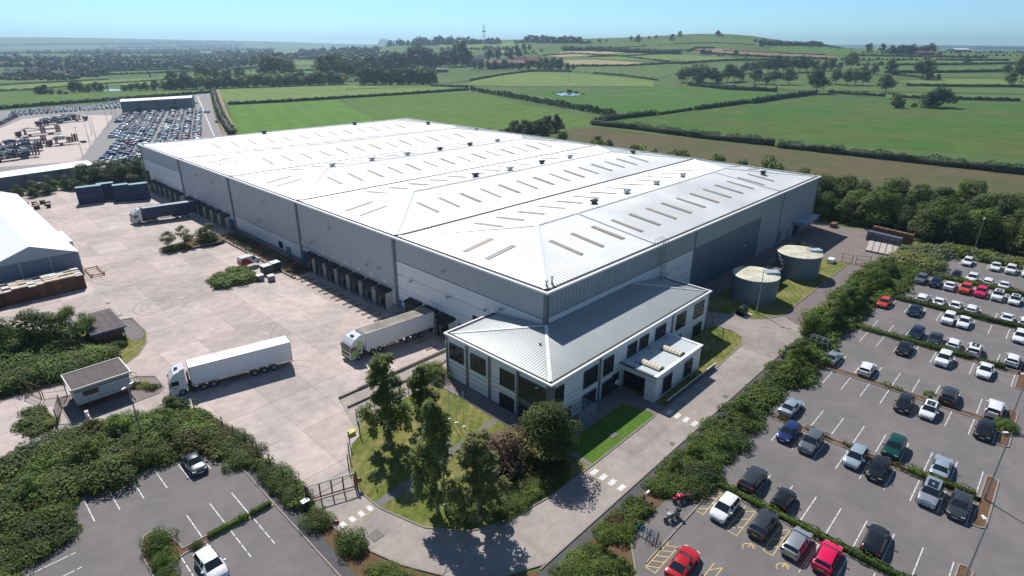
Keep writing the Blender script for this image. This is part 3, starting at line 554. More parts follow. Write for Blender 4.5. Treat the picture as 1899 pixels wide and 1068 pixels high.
# eaves: white capping outside, black gutter inside
def frame(x0, y0, x1, y1, w, z0, z1, nm, m, par=None):
    mb = MB(); mb.box(x0, y0, z0, x1, y0+w, z1); mb.box(x0, y1-w, z0, x1, y1, z1); mb.box(x0, y0+w, z0, x0+w, y1-w, z1); mb.box(x1-w, y0+w, z0, x1, y1-w, z1); return mb.build(nm, m, par or wh)
frame(-.42, -.42, WL+.3, WW+.3, .44, HE-.12, HE+.16, 'eaves_capping', M_CAP); frame(.02, .02, WL-.14, WW-.14, .84, HE-.1, HE+.02, 'gutter', M_GUT)
for k in range(1, 5): MB().box(.64, k*BAY-.5, HE-.05, WL-.76, k*BAY+.5, HE+.03).build('valley_gutter', M_GUT, wh)
E0, HX = .84, 18.0
for k in range(5):
    ya, yb, ym = k*BAY+(.5 if k else .84), (k+1)*BAY-(.5 if k < 4 else .84), k*BAY+18; x0, x1 = E0, WL-.98; xa, xb = HX, WL-HX; z0, z1 = HE+.04, HR
    def ribbed(nm, along, lo, hi, edge, apex_lo, apex_hi, zt, flip):
        """a corrugated roof plane: ribs rise from the eave line to the ridge, clipped by the hips"""
        mb = MB(); per, dep, k_ = .8, .05, 4; n = int(round((hi-lo)/per))*k_; prev = None; FR = (0, .52, .60, .92); FH = (0, 0, 1, 1)
        for i in range(n+1):
            t = lo+(hi-lo)*((i//k_)+FR[i % k_])/(n//k_); w_ = dep*FH[i % k_]; top = min(1.0, (t-lo)/max(1e-6, apex_lo-lo) if t < apex_lo else ((hi-t)/max(1e-6, hi-apex_hi) if t > apex_hi else 1.0)); q = edge+(ym if along == 'x' else zt[1])*0
            a_ = edge; b_ = edge+(zt[0]-edge)*top; za = z0+w_*.5; zb = z0+(z1-z0)*top+w_*min(1, top*8)
            cur = ((t, a_, za), (t, b_, zb)) if along == 'x' else ((a_, t, za), (b_, t, zb))
            if prev:
                f = [prev[0], cur[0], cur[1], prev[1]]; mb.poly(f[::-1] if flip else f)
            prev = cur
        return mb.build(nm, M_ROOFX, wh)
    ribbed('roof_slope', 'x', x0, x1, ya, xa, xb, (ym, 0), False); ribbed('roof_slope', 'x', x0, x1, yb, xa, xb, (ym, 0), True)
    ribbed('hip_end', 'y', ya, yb, x0, ym, ym, (xa, 0), True); ribbed('hip_end', 'y', ya, yb, x1, ym, ym, (xb, 0), False)
    def cap(a, b, w, nm='hip_cap'):
        mb = MB(); a, b = Vector(a), Vector(b); d = (b-a).normalized(); s = d.cross(Vector((0, 0, 1))).normalized()*w/2; up = Vector((0, 0, .09))
        mb.poly([a-s, b-s, b+up, a+up]); mb.poly([a+up, b+up, b+s, a+s]); mb.build(nm, M_CAP, wh)
    cap((x0, ya, z0+.07), (xa, ym, z1+.10), .95); cap((x0, yb, z0+.07), (xa, ym, z1+.10), .6); cap((x1, ya, z0+.07), (xb, ym, z1+.10), .8); cap((x1, yb, z0+.07), (xb, ym, z1+.10), .6); cap((xa, ym, z1+.10), (xb, ym, z1+.10), .5, 'ridge_cap')
    def rl(p): MB().poly([(x, y, z+.09) for x, y, z in p]).build('rooflight', M_SKY, wh)
    sl = (HR-HE-.04)/(18-.4); zs = lambda d: HE+.04+sl*(d-.4)
    for i in range(14):
        x = 14.5+6.0*i+(.0 if i else .2)
        if x > 96.5: break
        if k == 0 or 1:
            rl([(x-.5, k*BAY+5.3, zs(5.3)), (x+.5, k*BAY+5.3, zs(5.3)), (x+.5, k*BAY+12.1, zs(12.1)), (x-.5, k*BAY+12.1, zs(12.1))])
            if x < 94: rl([(x-.5, k*BAY+23.4, zs(12.6)), (x+.5, k*BAY+23.4, zs(12.6)), (x+.5, k*BAY+30.6, zs(5.4)), (x-.5, k*BAY+30.6, zs(5.4))])
    se = (HR-HE-.04)/(18-E0); ze = lambda d: HE+.04+se*(d-E0)
    for y in (15.3, 20.5):
        for s in (1, -1):
            xx = [3.0, 9.4] if s == 1 else [WL-3.0, WL-9.4]; q = [(xx[0], k*BAY+y-.5, ze(3.0)), (xx[1], k*BAY+y-.5, ze(9.4)), (xx[1], k*BAY+y+.5, ze(9.4)), (xx[0], k*BAY+y+.5, ze(3.0))]; rl(q if s == 1 else q[::-1])
for x in (29.5, 85.1): MB().prism([(x-.18, .8), (x+.18, .8), (x+.18, 17.7), (x-.18, 17.7)], lambda a, b: HE+.02+.1193*(b-.4), lambda a, b: HE+.20+.1193*(b-.4)).build('walkway_strip', M_CAP, wh)
# roof cowls and stacks
M_COWL = mat('black_cowl', (.03, .03, .03), .6)
def cowl(x, y, z, dark):
    mb = MB(); mb.box(-.8, -.5, -.1, .8, .5, .12, 1); mb.box(-.45, -.4, .1, .45, .4, .55, 0); mb.prism([(-.8, -.48), (.8, -.48), (.8, .48), (-.8, .48)], .62, .95); mb.box(-.6, -.5, .5, -.5, .5, .95); mb.box(.5, -.5, .5, .6, .5, .95)
    return mb.build('roof_cowl', [M_COWL if dark else M_METAL, M_METAL], wh, loc=(x, y, z))
for x, y, dk in [(38.5, 20.6, 1), (51.1, 21.1, 0), (63.3, 21.1, 0), (75.7, 21.2, 0), (96.1, 9.6, 1), (39.3, 56.9, 1), (50.8, 56.4, 0), (63.9, 57.0, 1), (75.8, 56.8, 0), (97, 49.5, 1), (21.3, 92.7, 0), (33.5, 92.8, 0), (45.8, 93.1, 0), (58, 93.1, 1), (70.7, 93.5, 1), (83, 93.4, 0), (34.9, 162.0, 1), (71.5, 162, 1), (99.4, 151, 1), (99, 121, 0)]:
    dd = (y % BAY); dd = dd if dd < 18 else BAY-dd; cowl(x, y, HE+.119*min(dd, (WL-x)*.98), dk)
for x, y, h in ((1.4, 1.3, 1.0), (2.7, 1.4, 1.25)):
    mb = MB(); mb.tube((x, y, HE), (x, y, HE+h), .16, .10, 8); mb.tube((x, y, HE+h), (x, y, HE+h+.12), .26, .26, 8); mb.tube((x, y, HE), (x+.2, y-.1, HE+.1), .5, .5, 8); mb.build('roof_stack', M_METAL, wh)
for k in range(3):
    for x in range(20, 92, 8): MB().cyl(x, k*BAY+18, HR, HR+.45, .05, 5).build('ridge_anchor', M_METAL, wh) if k < 2 else None
# wall fittings: floodlights, personnel doors, windows
def wall_light(y, z, x=0.0):
    mb = MB(); mb.box(-.55, -.08, -.02, 0, .08, .06); mb.box(-.75, -.28, -.16, -.42, .28, .1); mb.build('floodlight', M_METAL, wh, loc=(x-.06, y, z))
for y, z in ((22, 10.6), (31, 6.3), (21, 6.3), (12, 6.9), (58, 10.4), (45, 5.8), (41, 6.1), (88, 10.4), (92, 5.0), (130, 10.5), (66, 5.4), (8.5, 8.2), (118, 10.2)): wall_light(y, z)
DIG = {'0': 'abcdef', '1': 'bc', '2': 'abged', '3': 'abgcd', '4': 'fgbc', '5': 'afgcd', '6': 'afgedc', '7': 'abc', '8': 'abcdefg', '9': 'abcdfg'}
def number_sign(y, z, s):
    MB().box(-.12, y-.34, z-.38, -.055, y+.34, z+.38).build('number_sign', M_WHITE, wh)
    mb = MB(); w, h, t = .17, .27, .055; n = len(s)
    for i, c in enumerate(s):
        cy = y-(i-(n-1)/2)*-(-.30) if n > 1 else y; cy = y+((n-1)/2-i)*.30; seg = {'a': (0, h, 1), 'g': (0, 0, 1), 'd': (0, -h, 1), 'f': (1, h/2, 0), 'b': (-1, h/2, 0), 'e': (1, -h/2, 0), 'c': (-1, -h/2, 0)}; ww = w*.55 if n > 1 else w*.8
        for q in DIG[c]:
            a, b, hz_ = seg[q]
            if hz_: mb.box(-.13, cy-ww, z+b-t/2, -.121, cy+ww, z+b+t/2)
            else: mb.box(-.13, cy+a*ww-t/2, z+b-h/2, -.121, cy+a*ww+t/2, z+b+h/2)
    mb.build('number_print', M_BLACK, wh)
def dock(y, w=3.5, top=2.5, num=None, lip=True, deep=1.5, sy=None):
    """an inflatable dock shelter: black canvas hood, curtains, pale side walls, blue sectional door"""
    d = -1.3
    MB().prism([(-deep-.12, y-w/2-.1), (-.06, y-w/2-.1), (-.06, y+w/2+.1), (-deep-.12, y+w/2+.1)], lambda a, b: top-.28+.3*(a+deep)/deep, lambda a, b: top-.05+.32*(a+deep)/deep).build('shelter_hood', M_SHEL, wh)
    for s in (-1, 1): yy = y+s*w/2; MB().box(-deep, min(yy, yy-s*.14), d+.3, -.06, max(yy, yy-s*.14), top-.3).build('shelter_side', M_SHW, wh)
    for s in (-1, 1): yy = y+s*(w/2-.16); MB().box(-deep-.06, min(yy, yy-s*.62), d+.35, -deep+.04, max(yy, yy-s*.62), top-.45).build('shelter_curtain', M_SHEL, wh)
    MB().box(-deep-.07, y-w/2+.16, top-1.25, -deep+.04, y+w/2-.16, top-.3).build('shelter_curtain', M_SHEL, wh)
    MB().box(-.16, y-1.25, 0.0, -.07, y+1.25, top-.5).build('dock_door', M_BLUED, wh)
    for s in (-1, 1): MB().box(-.6, y+s*1.15-.13, d+.3, -.2, y+s*1.15+.13, -.05).build('dock_buffer', M_BLACK, wh)
    MB().box(-.5, y-1.0, -.25, -.07, y+1.0, -.12).build('dock_leveller', M_DKMETAL, wh)
    MB().box(-deep-.10, y+w*.12, -.9, -deep-.07, y+w*.12+.12, 1.0).build('curtain_strap', M_WOOD, wh)
    if num: number_sign(sy if sy is not None else y, 3.85, num)
for i, y in enumerate((30.3, 25.0, 21.4)): dock(y if i != 1 else 25.75, 3.5, 2.55, str(5-i), sy=(30.5, 26.0, 21.6)[i])
number_sign(17.1, 3.85, '2'); number_sign(13.2, 5.4, '1')
MB().box(-.14, 15.2, -.05, -.07, 19.0, 2.2).build('dock_door', M_DARKCLAD, wh); MB().box(-.14, 12.2, 1.9, -.07, 15.3, 4.8).build('window', M_GLASS, wh)
for i in range(7): dock(39.75+4.53*i-.35, 3.5, 2.55, str(6+i), sy=39.75+4.53*i)
number_sign(71.3, 3.95, '13'); MB().box(-.14, 69.9, -1.1, -.07, 71.9, 2.3).build('personnel_door', M_BLUED, wh)
for i in range(6): dock(112.6+5.2*i, 3.6, 2.45, str(14+i), sy=112.8+5.2*i)
for i in range(6): dock(146.2+4.9*i, 3.6, 2.45)
MB().box(-.14, 176.0, -1.0, -.07, 179.2, 4.9).build('tall_door', M_GLASS, wh)
MB().box(-.14, 34.7, -.5, -.07, 35.5, 1.4).build('personnel_door', M_BLUED, wh)
MB().box(-.14, 81.4, .1, -.07, 83.4, 1.7).build('window', M_GLASS, wh); MB().box(-.4, 77.6, -1.2, -.07, 79.2, 1.3).build('personnel_door', mat('grey_door', (.12, .16, .2), .5), wh)
MB().box(-1.2, 109.2, -1.1, -.07, 110.4, 1.6).build('plant_box', MT['grey_door'], wh)
# front wall: ladder cage, canopy, small doors
mb = MB()
for dx in (-.3, .3): mb.box(30+dx-.04, -.75, 6.6, 30+dx+.04, -.67, HE+1.3)
z = 6.8
while z < HE+.2: mb.box(29.72, -.74, z, 30.28, -.69, z+.05); z += .3
for z in (8.2, 9.3, 10.4, 11.5, 12.6): mb.ring((30, -.95, z), .42, .03, 'z', 10, 4)
for a in (-2.2, -1.57, -.95): mb.box(30+.42*math.cos(a)-.02, -.95+.42*math.sin(a)-.02, 8.2, 30+.42*math.cos(a)+.02, -.95+.42*math.sin(a)+.02, HE+1)
mb.box(29.0, -1.2, 7.05, 31.5, -.1, 7.12)
for x in (29.0, 30.2, 31.5): mb.box(x-.03, -1.22, 7.1, x+.03, -1.16, 8.2)
mb.box(29.0, -1.22, 8.15, 31.5, -1.17, 8.2); mb.box(29.0, -1.22, 7.65, 31.5, -1.17, 7.7)
for x in (28.8, 29.6, 30.5, 31.4): mb.box(x-.03, .4, HE, x+.03, .46, HE+1.1)
mb.box(28.8, .4, HE+1.05, 31.4, .46, HE+1.1); mb.build('ladder_cage', M_METAL, wh)
mb = MB(); mb.box(95.6, -2.9, 3.15, 106.2, -.07, 3.95); mb.build('canopy', mat('blue_grey_canopy', (.20, .25, .31), .5), wh); MB().box(95.4, -3.1, 3.96, 106.4, -.07, 4.06).build('canopy_roof', mat('canopy_roof_sheet', (.30, .38, .45), .4), wh)
MB().box(96.8, -.13, -.05, 99.5, -.07, 3.1).build('loading_door', M_GLASS, wh); MB().box(99.7, -.6, -.05, 106.4, -.07, 2.9).build('lower_wall', M_BRICKBASE, wh)
MB().box(92.5, -.13, -.05, 93.5, -.07, 2.1).build('personnel_door', M_BLUED, wh); MB().box(87.2, -.3, -.05, 87.8, -.07, 3.2).build('downpipe', M_PIL, wh); MB().box(66.5, -.25, 4.2, 66.8, -.03, 4.6).build('floodlight', M_WHITE, wh)

# ------------------------------------------------------------------ the office wing
of = thing('office_building', 'two storey pale office wing with grey hipped roof on the warehouse corner', 'office building')
OX0, OX1, OY0, OY1, OE, OR = -9.95, 31.0, -9.5, 10.1, 6.95, 8.35
M_OW = mat('pale_office_cladding', (.66, .685, .70), .45, .05, var=.05, vs=.5); M_OROOFX = mat('grey_office_roof_a', (.36, .375, .385), .42, .3, var=.07, vs=.3, rib=('Y', .42, .035)); M_OROOFY = mat('grey_office_roof_b', (.33, .355, .36), .42, .3, var=.07, vs=.3, rib=('X', .42, .03))
M_MULL = mat('window_mullion', (.05, .05, .055), .5); M_FRAME = mat('blue_window_frame', (.04, .055, .075), .5)
MB().box(OX0+.1, OY0+.1, -.2, -.3, OY1-.1, OE-.05).build('wall_core', M_BACK, of); MB().box(-.3, OY0+.1, -.2, OX1-.1, -.16, OE-.05).build('wall_core', M_BACK, of)
MB().box(-.29, .3, 6.2, -.07, OY1-.1, 8.3).build('roof_upstand', M_OW, of) if False else None
LZ = [-.1, .95, 1.75, 2.5, 3.25, 3.95, OE-.1]
def opanel_l(y0, y1):
    for a, b in zip(LZ[:-1], LZ[1:]): MB().box(OX0-.02, y0, a+.045, OX0+.12, y1, b-.045).build('cladding_panel', M_OW, of)
def opanel_f(x0, x1, zz=LZ):
    for a, b in zip(zz[:-1], zz[1:]): MB().box(x0, OY0-.02, a+.045, x1, OY0+.12, b-.045).build('cladding_panel', M_OW, of)
pl = [10.1, 5.7, 1.22, -4.0, -9.5]
for a, b in zip(pl[:-2], pl[1:-1]): opanel_l(b+.22, a-.22)
for y in pl[:-1]: MB().box(OX0-.12, y-.22 if y < 10 else y-.3, -.1, OX0+.1, y+.22 if y < 10 else y, OE-.1).build('pilaster', M_PIL, of)
MB().box(OX0-.14, OY0-.14, -.1, OX0+.6, OY0+.6, OE-.1).build('pilaster', M_PIL, of)
def window(name, face, a0, a1, z0, z1, nx, nz, par=None, p0=None, fr=None):
    """glass pane behind a frame and glazing bars; face 'x' looks to -x, 'y' to -y; p0 wall plane"""
    def B(mb, a, c, za, zb, d0, d1):
        if face == 'x': mb.box(p0-d1, a, za, p0-d0, c, zb)
        else: mb.box(a, p0-d1, za, c, p0-d0, zb)
        return mb
    fr = fr or M_FRAME; w = MB(); t = .09
    for q in ((a0-t, a1+t, z1, z1+t), (a0-t, a1+t, z0-t, z0), (a0-t, a0, z0, z1), (a1, a1+t, z0, z1)): B(w, q[0], q[1], q[2], q[3], .0, .13)
    W = w.build(name, fr, par); B(MB(), a0, a1, z0, z1, .0, .06).build('pane', M_GLASS, W); g = MB()
    for i in range(1, nx): x = a0+(a1-a0)*i/nx; B(g, x-.035, x+.035, z0, z1, .061, .10)
    for i in range(1, nz): z = z0+(z1-z0)*i/nz; B(g, a0, a1, z-.03, z+.03, .061, .095)
    if g.v: g.build('glazing_bars', M_MULL, W)
    return W
PX = OX0-.02; PY = OY0-.02
window('window', 'x', 6.5, 9.3, 3.42, 5.75, 3, 3, of, PX); window('window', 'x', 2.05, 4.85, 3.48, 5.78, 4, 3, of, PX); window('window', 'x', -3.35, -.9, 3.5, 5.78, 4, 3, of, PX)
window('window', 'x', -3.3, -.8, -.05, 2.05, 4, 3, of, PX)
window('corner_glazing', 'x', -8.8, -4.3, 3.1, 6.0, 4, 3, of, PX); window('corner_glazing', 'x', -8.8, -4.3, -.05, 2.0, 5, 3, of, PX); MB().box(PX-.05, -8.85, 2.1, PX+.1, -4.25, 3.0).build('spandrel', mat('grey_spandrel', (.10, .115, .12), .3), of); MB().box(PX, -8.86, 6.1, PX+.12, -4.24, OE-.1).build('cladding_panel', M_OW, of)
xf = [.15, 19.0]
for a, b in ((-9.3, -.08), (.38, 18.78), (19.22, 30.7)): opanel_f(a, b)
for x in (.15, 19.0): MB().box(x-.22, OY0-.12, -.1, x+.22, OY0+.1, OE-.1).build('pilaster', M_PIL, of)
MB().box(30.7, OY0-.1, -.1, 31.0, OY0+.4, OE-.1).build('pilaster', M_PIL, of)
window('window', 'y', -9.2, -7.6, 3.7, 6.05, 2, 3, of, PY); window('window', 'y', -8.9, -5.9, .2, 2.1, 2, 1, of, PY)
for a0, a1 in ((-3.35, -.5), (.95, 3.15), (6.7, 8.9), (9.75, 11.95), (14.1, 16.85), (20.3, 23.05), (26.1, 29.15)): window('window', 'y', a0, a1, 3.55, 5.95, 3, 3, of, PY)
for a0, a1 in ((-3.35, -.6), (.95, 3.0)): window('window', 'y', a0, a1, -.05 if a0 > 0 else .4, 2.3, 3, 3, of, PY)
window('window', 'y', 20.6, 22.2, 1.0, 2.1, 2, 1, of, PY); window('window', 'y', 26.5, 29.2, -.05, 2.0, 3, 2, of, PY)
mb = MB(); mb.box(OX0-.15, OY1-.02, -.1, -.1, OY1+.05, OE-.1); mb.build('end_wall', M_OW, of); MB().box(OX1-.05, OY0+.1, -.1, OX1+.02, -.15, OE-.1).build('end_wall', M_OW, of)
# plinth, capping, gutter, roof planes
MB().box(OX0-.06, OY0+.7, -.1, OX0+.05, OY1, .16).build('plinth', M_FLASH, of); MB().box(OX0+.7, OY0-.06, -.1, 3.0, OY0+.05, .16).build('plinth', M_FLASH, of)
mb = MB(); w = .3; z0, z1 = OE-.12, OE+.14; o_ = .28
mb.box(OX0-o_, OY0-o_, z0, OX0-o_+w, OY1+o_, z1); mb.box(OX0-o_+w, OY0-o_, z0, OX1+o_, OY0-o_+w, z1); mb.box(OX1+o_-w, OY0-o_+w, z0, OX1+o_, -.3, z1); mb.box(OX0-o_+w, OY1+o_-w, z0, -.3, OY1+o_, z1); mb.build('eaves_capping', M_CAP, of)
mb = MB(); g = .45; a = OX0-o_+w; b_ = OY0-o_+w
mb.box(a, b_, OE-.1, a+g, OY1+o_-w, OE+.02); mb.box(a+g, b_, OE-.1, OX1+o_-w, b_+g, OE+.02); mb.box(OX1+o_-w-g, b_+g, OE-.1, OX1+o_-w, -.3, OE+.02); mb.box(a+g, OY1+o_-w-g, OE-.1, -.3, OY1+o_-w, OE+.02); mb.build('gutter', M_GUT, of)
ax, by, cy_, dx_ = a+g, b_+g, OY1+o_-w-g, OX1+o_-w-g; ze_, zr_ = OE+.04, OR
rx = dx_-(-.3-by); M_OROOF = mat('grey_office_roof', (.33, .355, .36), .42, .2, var=.07, vs=.3)
def oribs(along, lo, hi, edge, inner, apl, aph, flip):
    mb = MB(); per, dep, k_ = .42, .03, 6; n = int(round((hi-lo)/per))*k_; prev = None
    for i in range(n+1):
        t = lo+(hi-lo)*i/n; w_ = dep*math.sin(2*math.pi*i/k_); top = min(1.0, (t-lo)/(apl-lo) if t < apl else ((hi-t)/(hi-aph) if t > aph else 1.0)); b__ = edge+(inner-edge)*top; zb = ze_+(zr_-ze_)*top+w_*min(1, top*8)
        cur = ((t, edge, ze_+w_*.4), (t, b__, zb)) if along == 'x' else ((edge, t, ze_+w_*.4), (b__, t, zb))
        if prev: f = [prev[0], cur[0], cur[1], prev[1]]; mb.poly(f[::-1] if flip else f)
        prev = cur
    mb.build('roof_slope', M_OROOF, of)
oribs('y', by, cy_, ax, -.3, -.3, -.3, True); oribs('x', ax, -.3, cy_, -.3, -.3001, 1e9, True); oribs('x', ax, dx_, by, -.3, -.3, rx, False); oribs('y', by, -.3, dx_, rx, -.3001, 1e9, False)
def cap2(a, b, w):
    mb = MB(); a, b = Vector(a), Vector(b); d = (b-a).normalized(); s = d.cross(Vector((0, 0, 1))).normalized()*w/2; up = Vector((0, 0, .08)); mb.poly([a-s, b-s, b+up, a+up]); mb.poly([a+up, b+up, b+s, a+s]); mb.build('hip_cap', M_CAP, of)
cap2((ax, by, ze_+.06), (-.3, -.3, zr_+.06), .5); cap2((ax, cy_, ze_+.06), (-.3, -.3, zr_+.06), .42); cap2((dx_, by, ze_+.06), (rx, -.3, zr_+.06), .35)
for x, y in ((-4.2, -2.6), (.6, -4.3)):
    z = OE+.13*min(x-ax, y-by); mb = MB(); mb.cyl(0, 0, -.2, .35, .09, 7); mb.cyl(0, 0, .3, .45, .2, 7); mb.cyl(0, 0, -.1, .05, .3, 7); mb.build('roof_vent', M_METAL, of, loc=(x, y, z))
for (x, y) in ((OX0-.35, 9.6), (OX0-.35, -7.6)): MB().box(x-.3, y-.06, 5.9, OX0, y+.06, 6.0).build('wall_light', M_WHITE, of)
# entrance block
e0, e1, f0, EZ = 5.0, 17.6, -15.3, 4.0
MB().box(e0+.12, -14.2, -.1, e1-.12, OY0-.05, EZ-.3).build('entrance_core', M_BACK, of) if False else None
MB().box(8.0, f0+.15, -.1, e1-.12, OY0-.05, EZ-.25).build('entrance_core', M_BACK, of); MB().box(e0+.15, f0+.15, 3.05, 8.0, OY0-.05, EZ-.25).build('entrance_core', M_BACK, of); MB().box(e0+.15, f0+.15, -.1, 6.6, f0+1.6, 3.05).build('entrance_core', M_BACK, of)
for a, b in ((-.1, .75), (.75, 1.55), (1.55, 2.35), (2.35, 3.1), (3.1, EZ)):
    MB().box(e0+.1, f0, a+.03, e1, f0+.14, b-.03).build('cladding_panel', M_OW, of)
    if a < 3: MB().box(e0, f0, a+.03, e0+.14, f0+1.6, b-.03).build('cladding_panel', M_OW, of)
    else: MB().box(e0, f0, a+.03, e0+.14, OY0-.04, b-.03).build('cladding_panel', M_OW, of)
    MB().box(e1-.14, f0+.15, a+.03, e1, OY0-.04, b-.03).build('cladding_panel', M_OW, of)
window('entrance_doors', 'x', -13.65, -9.75, 0, 2.95, 5, 2, of, e0+1.2); window('entrance_glazing', 'y', 3.35, 4.7, 0, 2.6, 2, 2, of, PY)
MB().box(e0+1.2, -13.7, 2.95, e0+1.5, OY0-.1, 3.06).build('entrance_header', M_FRAME, of); MB().box(e0+1.25, -13.72, -.05, 8.0, OY0-.1, 2.95).build('entrance_lobby', M_GLASS, of)
window('window', 'y', 7.05, 9.2, .65, 3.0, 3, 3, of, f0); window('window', 'y', 12.9, 15.0, .65, 2.95, 3, 3, of, f0)
mb = MB(); mb.box(e0-.2, f0-.2, EZ, e1+.2, f0+.3, EZ+.16); mb.box(e1-.3, f0+.3, EZ, e1+.2, OY0-.15, EZ+.16); mb.build('eaves_capping', M_CAP, of)
MB().box(e0-.3, f0-.22, EZ-.02, e0+.1, OY0-.15, EZ+.14).build('roof_edge', mat('dark_roof_edge', (.07, .09, .11), .5), of)
MB().box(e0+.1, f0+.3, EZ-.05, e1-.3, OY0-.15, EZ+.04).build('flat_roof', mat('pale_roof_membrane', (.50, .54, .56), .5, var=.06, vs=.8), of)
M_RL = mat('cream_rooflight', (.62, .56, .40), .5)
for x in (7.2, 12.9):
    for k in range(6):
        y = -14.7+k*.52; mb = MB(); n = 5
        pts = [(x-.62+1.24*i/n, .35*math.sin(math.pi*i/n)+EZ+.22) for i in range(n+1)]
        for i in range(n): mb.poly([(pts[i][0], y, pts[i][1]), (pts[i+1][0], y, pts[i+1][1]), (pts[i+1][0], y+.46, pts[i+1][1]), (pts[i][0], y+.46, pts[i][1])])
        mb.poly([(p[0], y, p[1]) for p in pts][::-1]); mb.build('barrel_rooflight', M_RL, of)
    MB().box(x-.7, -14.8, EZ+.04, x+.7, -11.5, EZ+.22).build('rooflight_kerb', MT['dark_roof_edge'], of)
for x, y in ((6.4, -11.2), (11, -10.5), (10.2, -11.4), (16, -10.5)): MB().box(x-.1, y-.1, EZ+.03, x+.1, y+.1, EZ+.4).build('roof_vent', M_METAL, of)
mb = MB(); mb.ring((3.9, -9.95, 1.5), .34, .09, 'y', 14, 6, 0); mb.tube((3.9, -9.9, 1.5), (3.9, -9.98, 1.5), .3, .3, 12, 0); mb.build('round_sign', mat('pale_sign', (.55, .6, .66), .4), of)
# glazed smoking shelter beside the office wall
sh = thing('smoking_shelter', 'small curved clear shelter against the office front wall', 'shelter', (-5.1, -11.0, 0)); M_POLY = mat('clear_polycarbonate', (.22, .26, .30), .25); M_POLY.node_tree.nodes['Principled BSDF'].inputs['Alpha'].default_value = .4
mb = MB(); pts = [(-1.9+0*i, .7*math.cos(math.pi*i/10)*1.0, 1.75+.55*math.sin(math.pi*i/10)) for i in range(6)]
for i in range(5): mb.poly([(-1.8, pts[i][1]-.0-.7+0, pts[i][2]), (1.8, pts[i][1]-.7, pts[i][2]), (1.8, pts[i+1][1]-.7, pts[i+1][2]), (-1.8, pts[i+1][1]-.7, pts[i+1][2])])
MB().poly([(-1.8, -.75, 1.8), (1.8, -.75, 1.8), (1.8, -.45, 2.2), (-1.8, -.45, 2.2)]).poly([(-1.8, -.45, 2.2), (1.8, -.45, 2.2), (1.8, 1.2, 2.3), (-1.8, 1.2, 2.3)]).build('roof', M_POLY, sh)
for x in (-1.8, 1.8):
    for y in (-.75, 1.1): MB().box(x-.04, y-.04, 0, x+.04, y+.04, 1.9).build('post', M_METAL, sh)
MB().box(-1.8, -.78, .1, 1.8, -.75, 1.8).build('panel', M_POLY, sh)
# ramp wall with a handrail
rp = thing('entrance_ramp_wall', 'long dark ramp wall with pale handrail beside the entrance road', 'wall'); MB().box(5.7, -16.98, 0, 19.6, -16.83, .75).build('parapet', mat('dark_blue_panel', (.05, .075, .10), .5), rp); MB().box(5.6, -16.96, .80, 19.8, -16.86, .87).build('handrail', M_CAP, rp)
hs = thing('entrance_shed', 'small pale lean-to store behind the entrance block', 'shed'); MB().box(18.3, -13.6, 0, 20.6, -10.3, 1.9).build('walls', M_OW, hs); MB().box(18.2, -13.8, 1.92, 20.8, -10.2, 2.0).build('roof', M_PLANK, hs)

# ------------------------------------------------------------------ water tanks
M_TANK = mat('blue_grey_tank', (.17, .205, .235), .5, .2, var=.06, vs=.5, rib=('Z', .35, .01)); M_TROOF = mat('cream_tank_roof', (.66, .63, .52), .6, var=.12, vs=.5, col2=(.40, .36, .22), c2amt=.7, c2s=.35, rib=('Y', .5, .03))
def tank(x, y, r, h, label):
    t = thing('water_tank', label, 'tank', (x, y, 0)); mb = MB()
    n = 40; mb.tube((0, 0, 0), (0, 0, h), r, r, n, cap=False); mb.build('shell', M_TANK, t, smooth=True)
    mb = MB(); prev = None
    for i in range(7):
        a = i/6; z = h+.06+.32*(1-a*a); rr = max(.01, r*1.02*a); cur = [(rr*math.cos(2*math.pi*j/n), rr*math.sin(2*math.pi*j/n), z) for j in range(n)]
        if prev:
            for j in range(n): mb.poly([prev[j], cur[j], cur[(j+1) % n], prev[(j+1) % n]] if i > 1 else [prev[0], cur[j], cur[(j+1) % n]])
        prev = cur
    mb.build('roof', M_TROOF, t)
    MB().ring((0, 0, h), r*1.02, .07, 'z', 40, 4).build('rim', M_TROOF, t)
    mb = MB(); mb.box(-2.5, -.85, -.1, .1, .85, .62); o = mb.build('valve_house', mat('tank_box', (.36, .43, .47), .5), t, loc=(r*.69, -r*.70, h), rotz=-.80)
    mb = MB(); mb.path([(r*.78, -r*.78, 0), (r*.78, -r*.78, h-.1), (r*.62, -r*.66, h+.1)], .13, 7); mb.build('overflow_pipe', M_CAP, t)
    mb = MB()
    for d in (-.2, .2): mb.tube((r*.98+.1, d-.6, .3), (r*.98+.1, d-.6, h+.7), .03)
    for k in range(14): mb.tube((r*.98+.1, -.8, .5+k*.34), (r*.98+.1, -.4, .5+k*.34), .02, n=4)
    mb.build('ladder', M_METAL, t); mb = MB()
    for k in range(n): mb.box(-.02, -.02, 0, .02, .02, h, 0) if False else None
    for z in np.arange(.7, h, .7): mb.ring((0, 0, z), r+.005, .022, 'z', 36, 3)
    mb.build('shell_seams', M_TANK, t); return t
tank(50.0, -9.7, 4.15, 4.85, 'nearer of the two blue-grey water tanks with cream domed roofs'); tank(69.3, -10.9, 4.35, 4.85, 'farther of the two blue-grey water tanks beside the service yard')
ph_ = thing('pump_house', 'small flat roofed pump house between the two water tanks', 'pump house'); MB().box(56.5, -10, 0, 62, -5.5, 2.6).build('walls', mat('brown_brick', (.13, .09, .075), .85, var=.2, vs=3), ph_); MB().box(56.2, -10.3, 2.62, 62.3, -5.2, 2.8).build('roof', mat('bitumen_roof', (.115, .095, .095), .9, var=.15, vs=1), ph_)

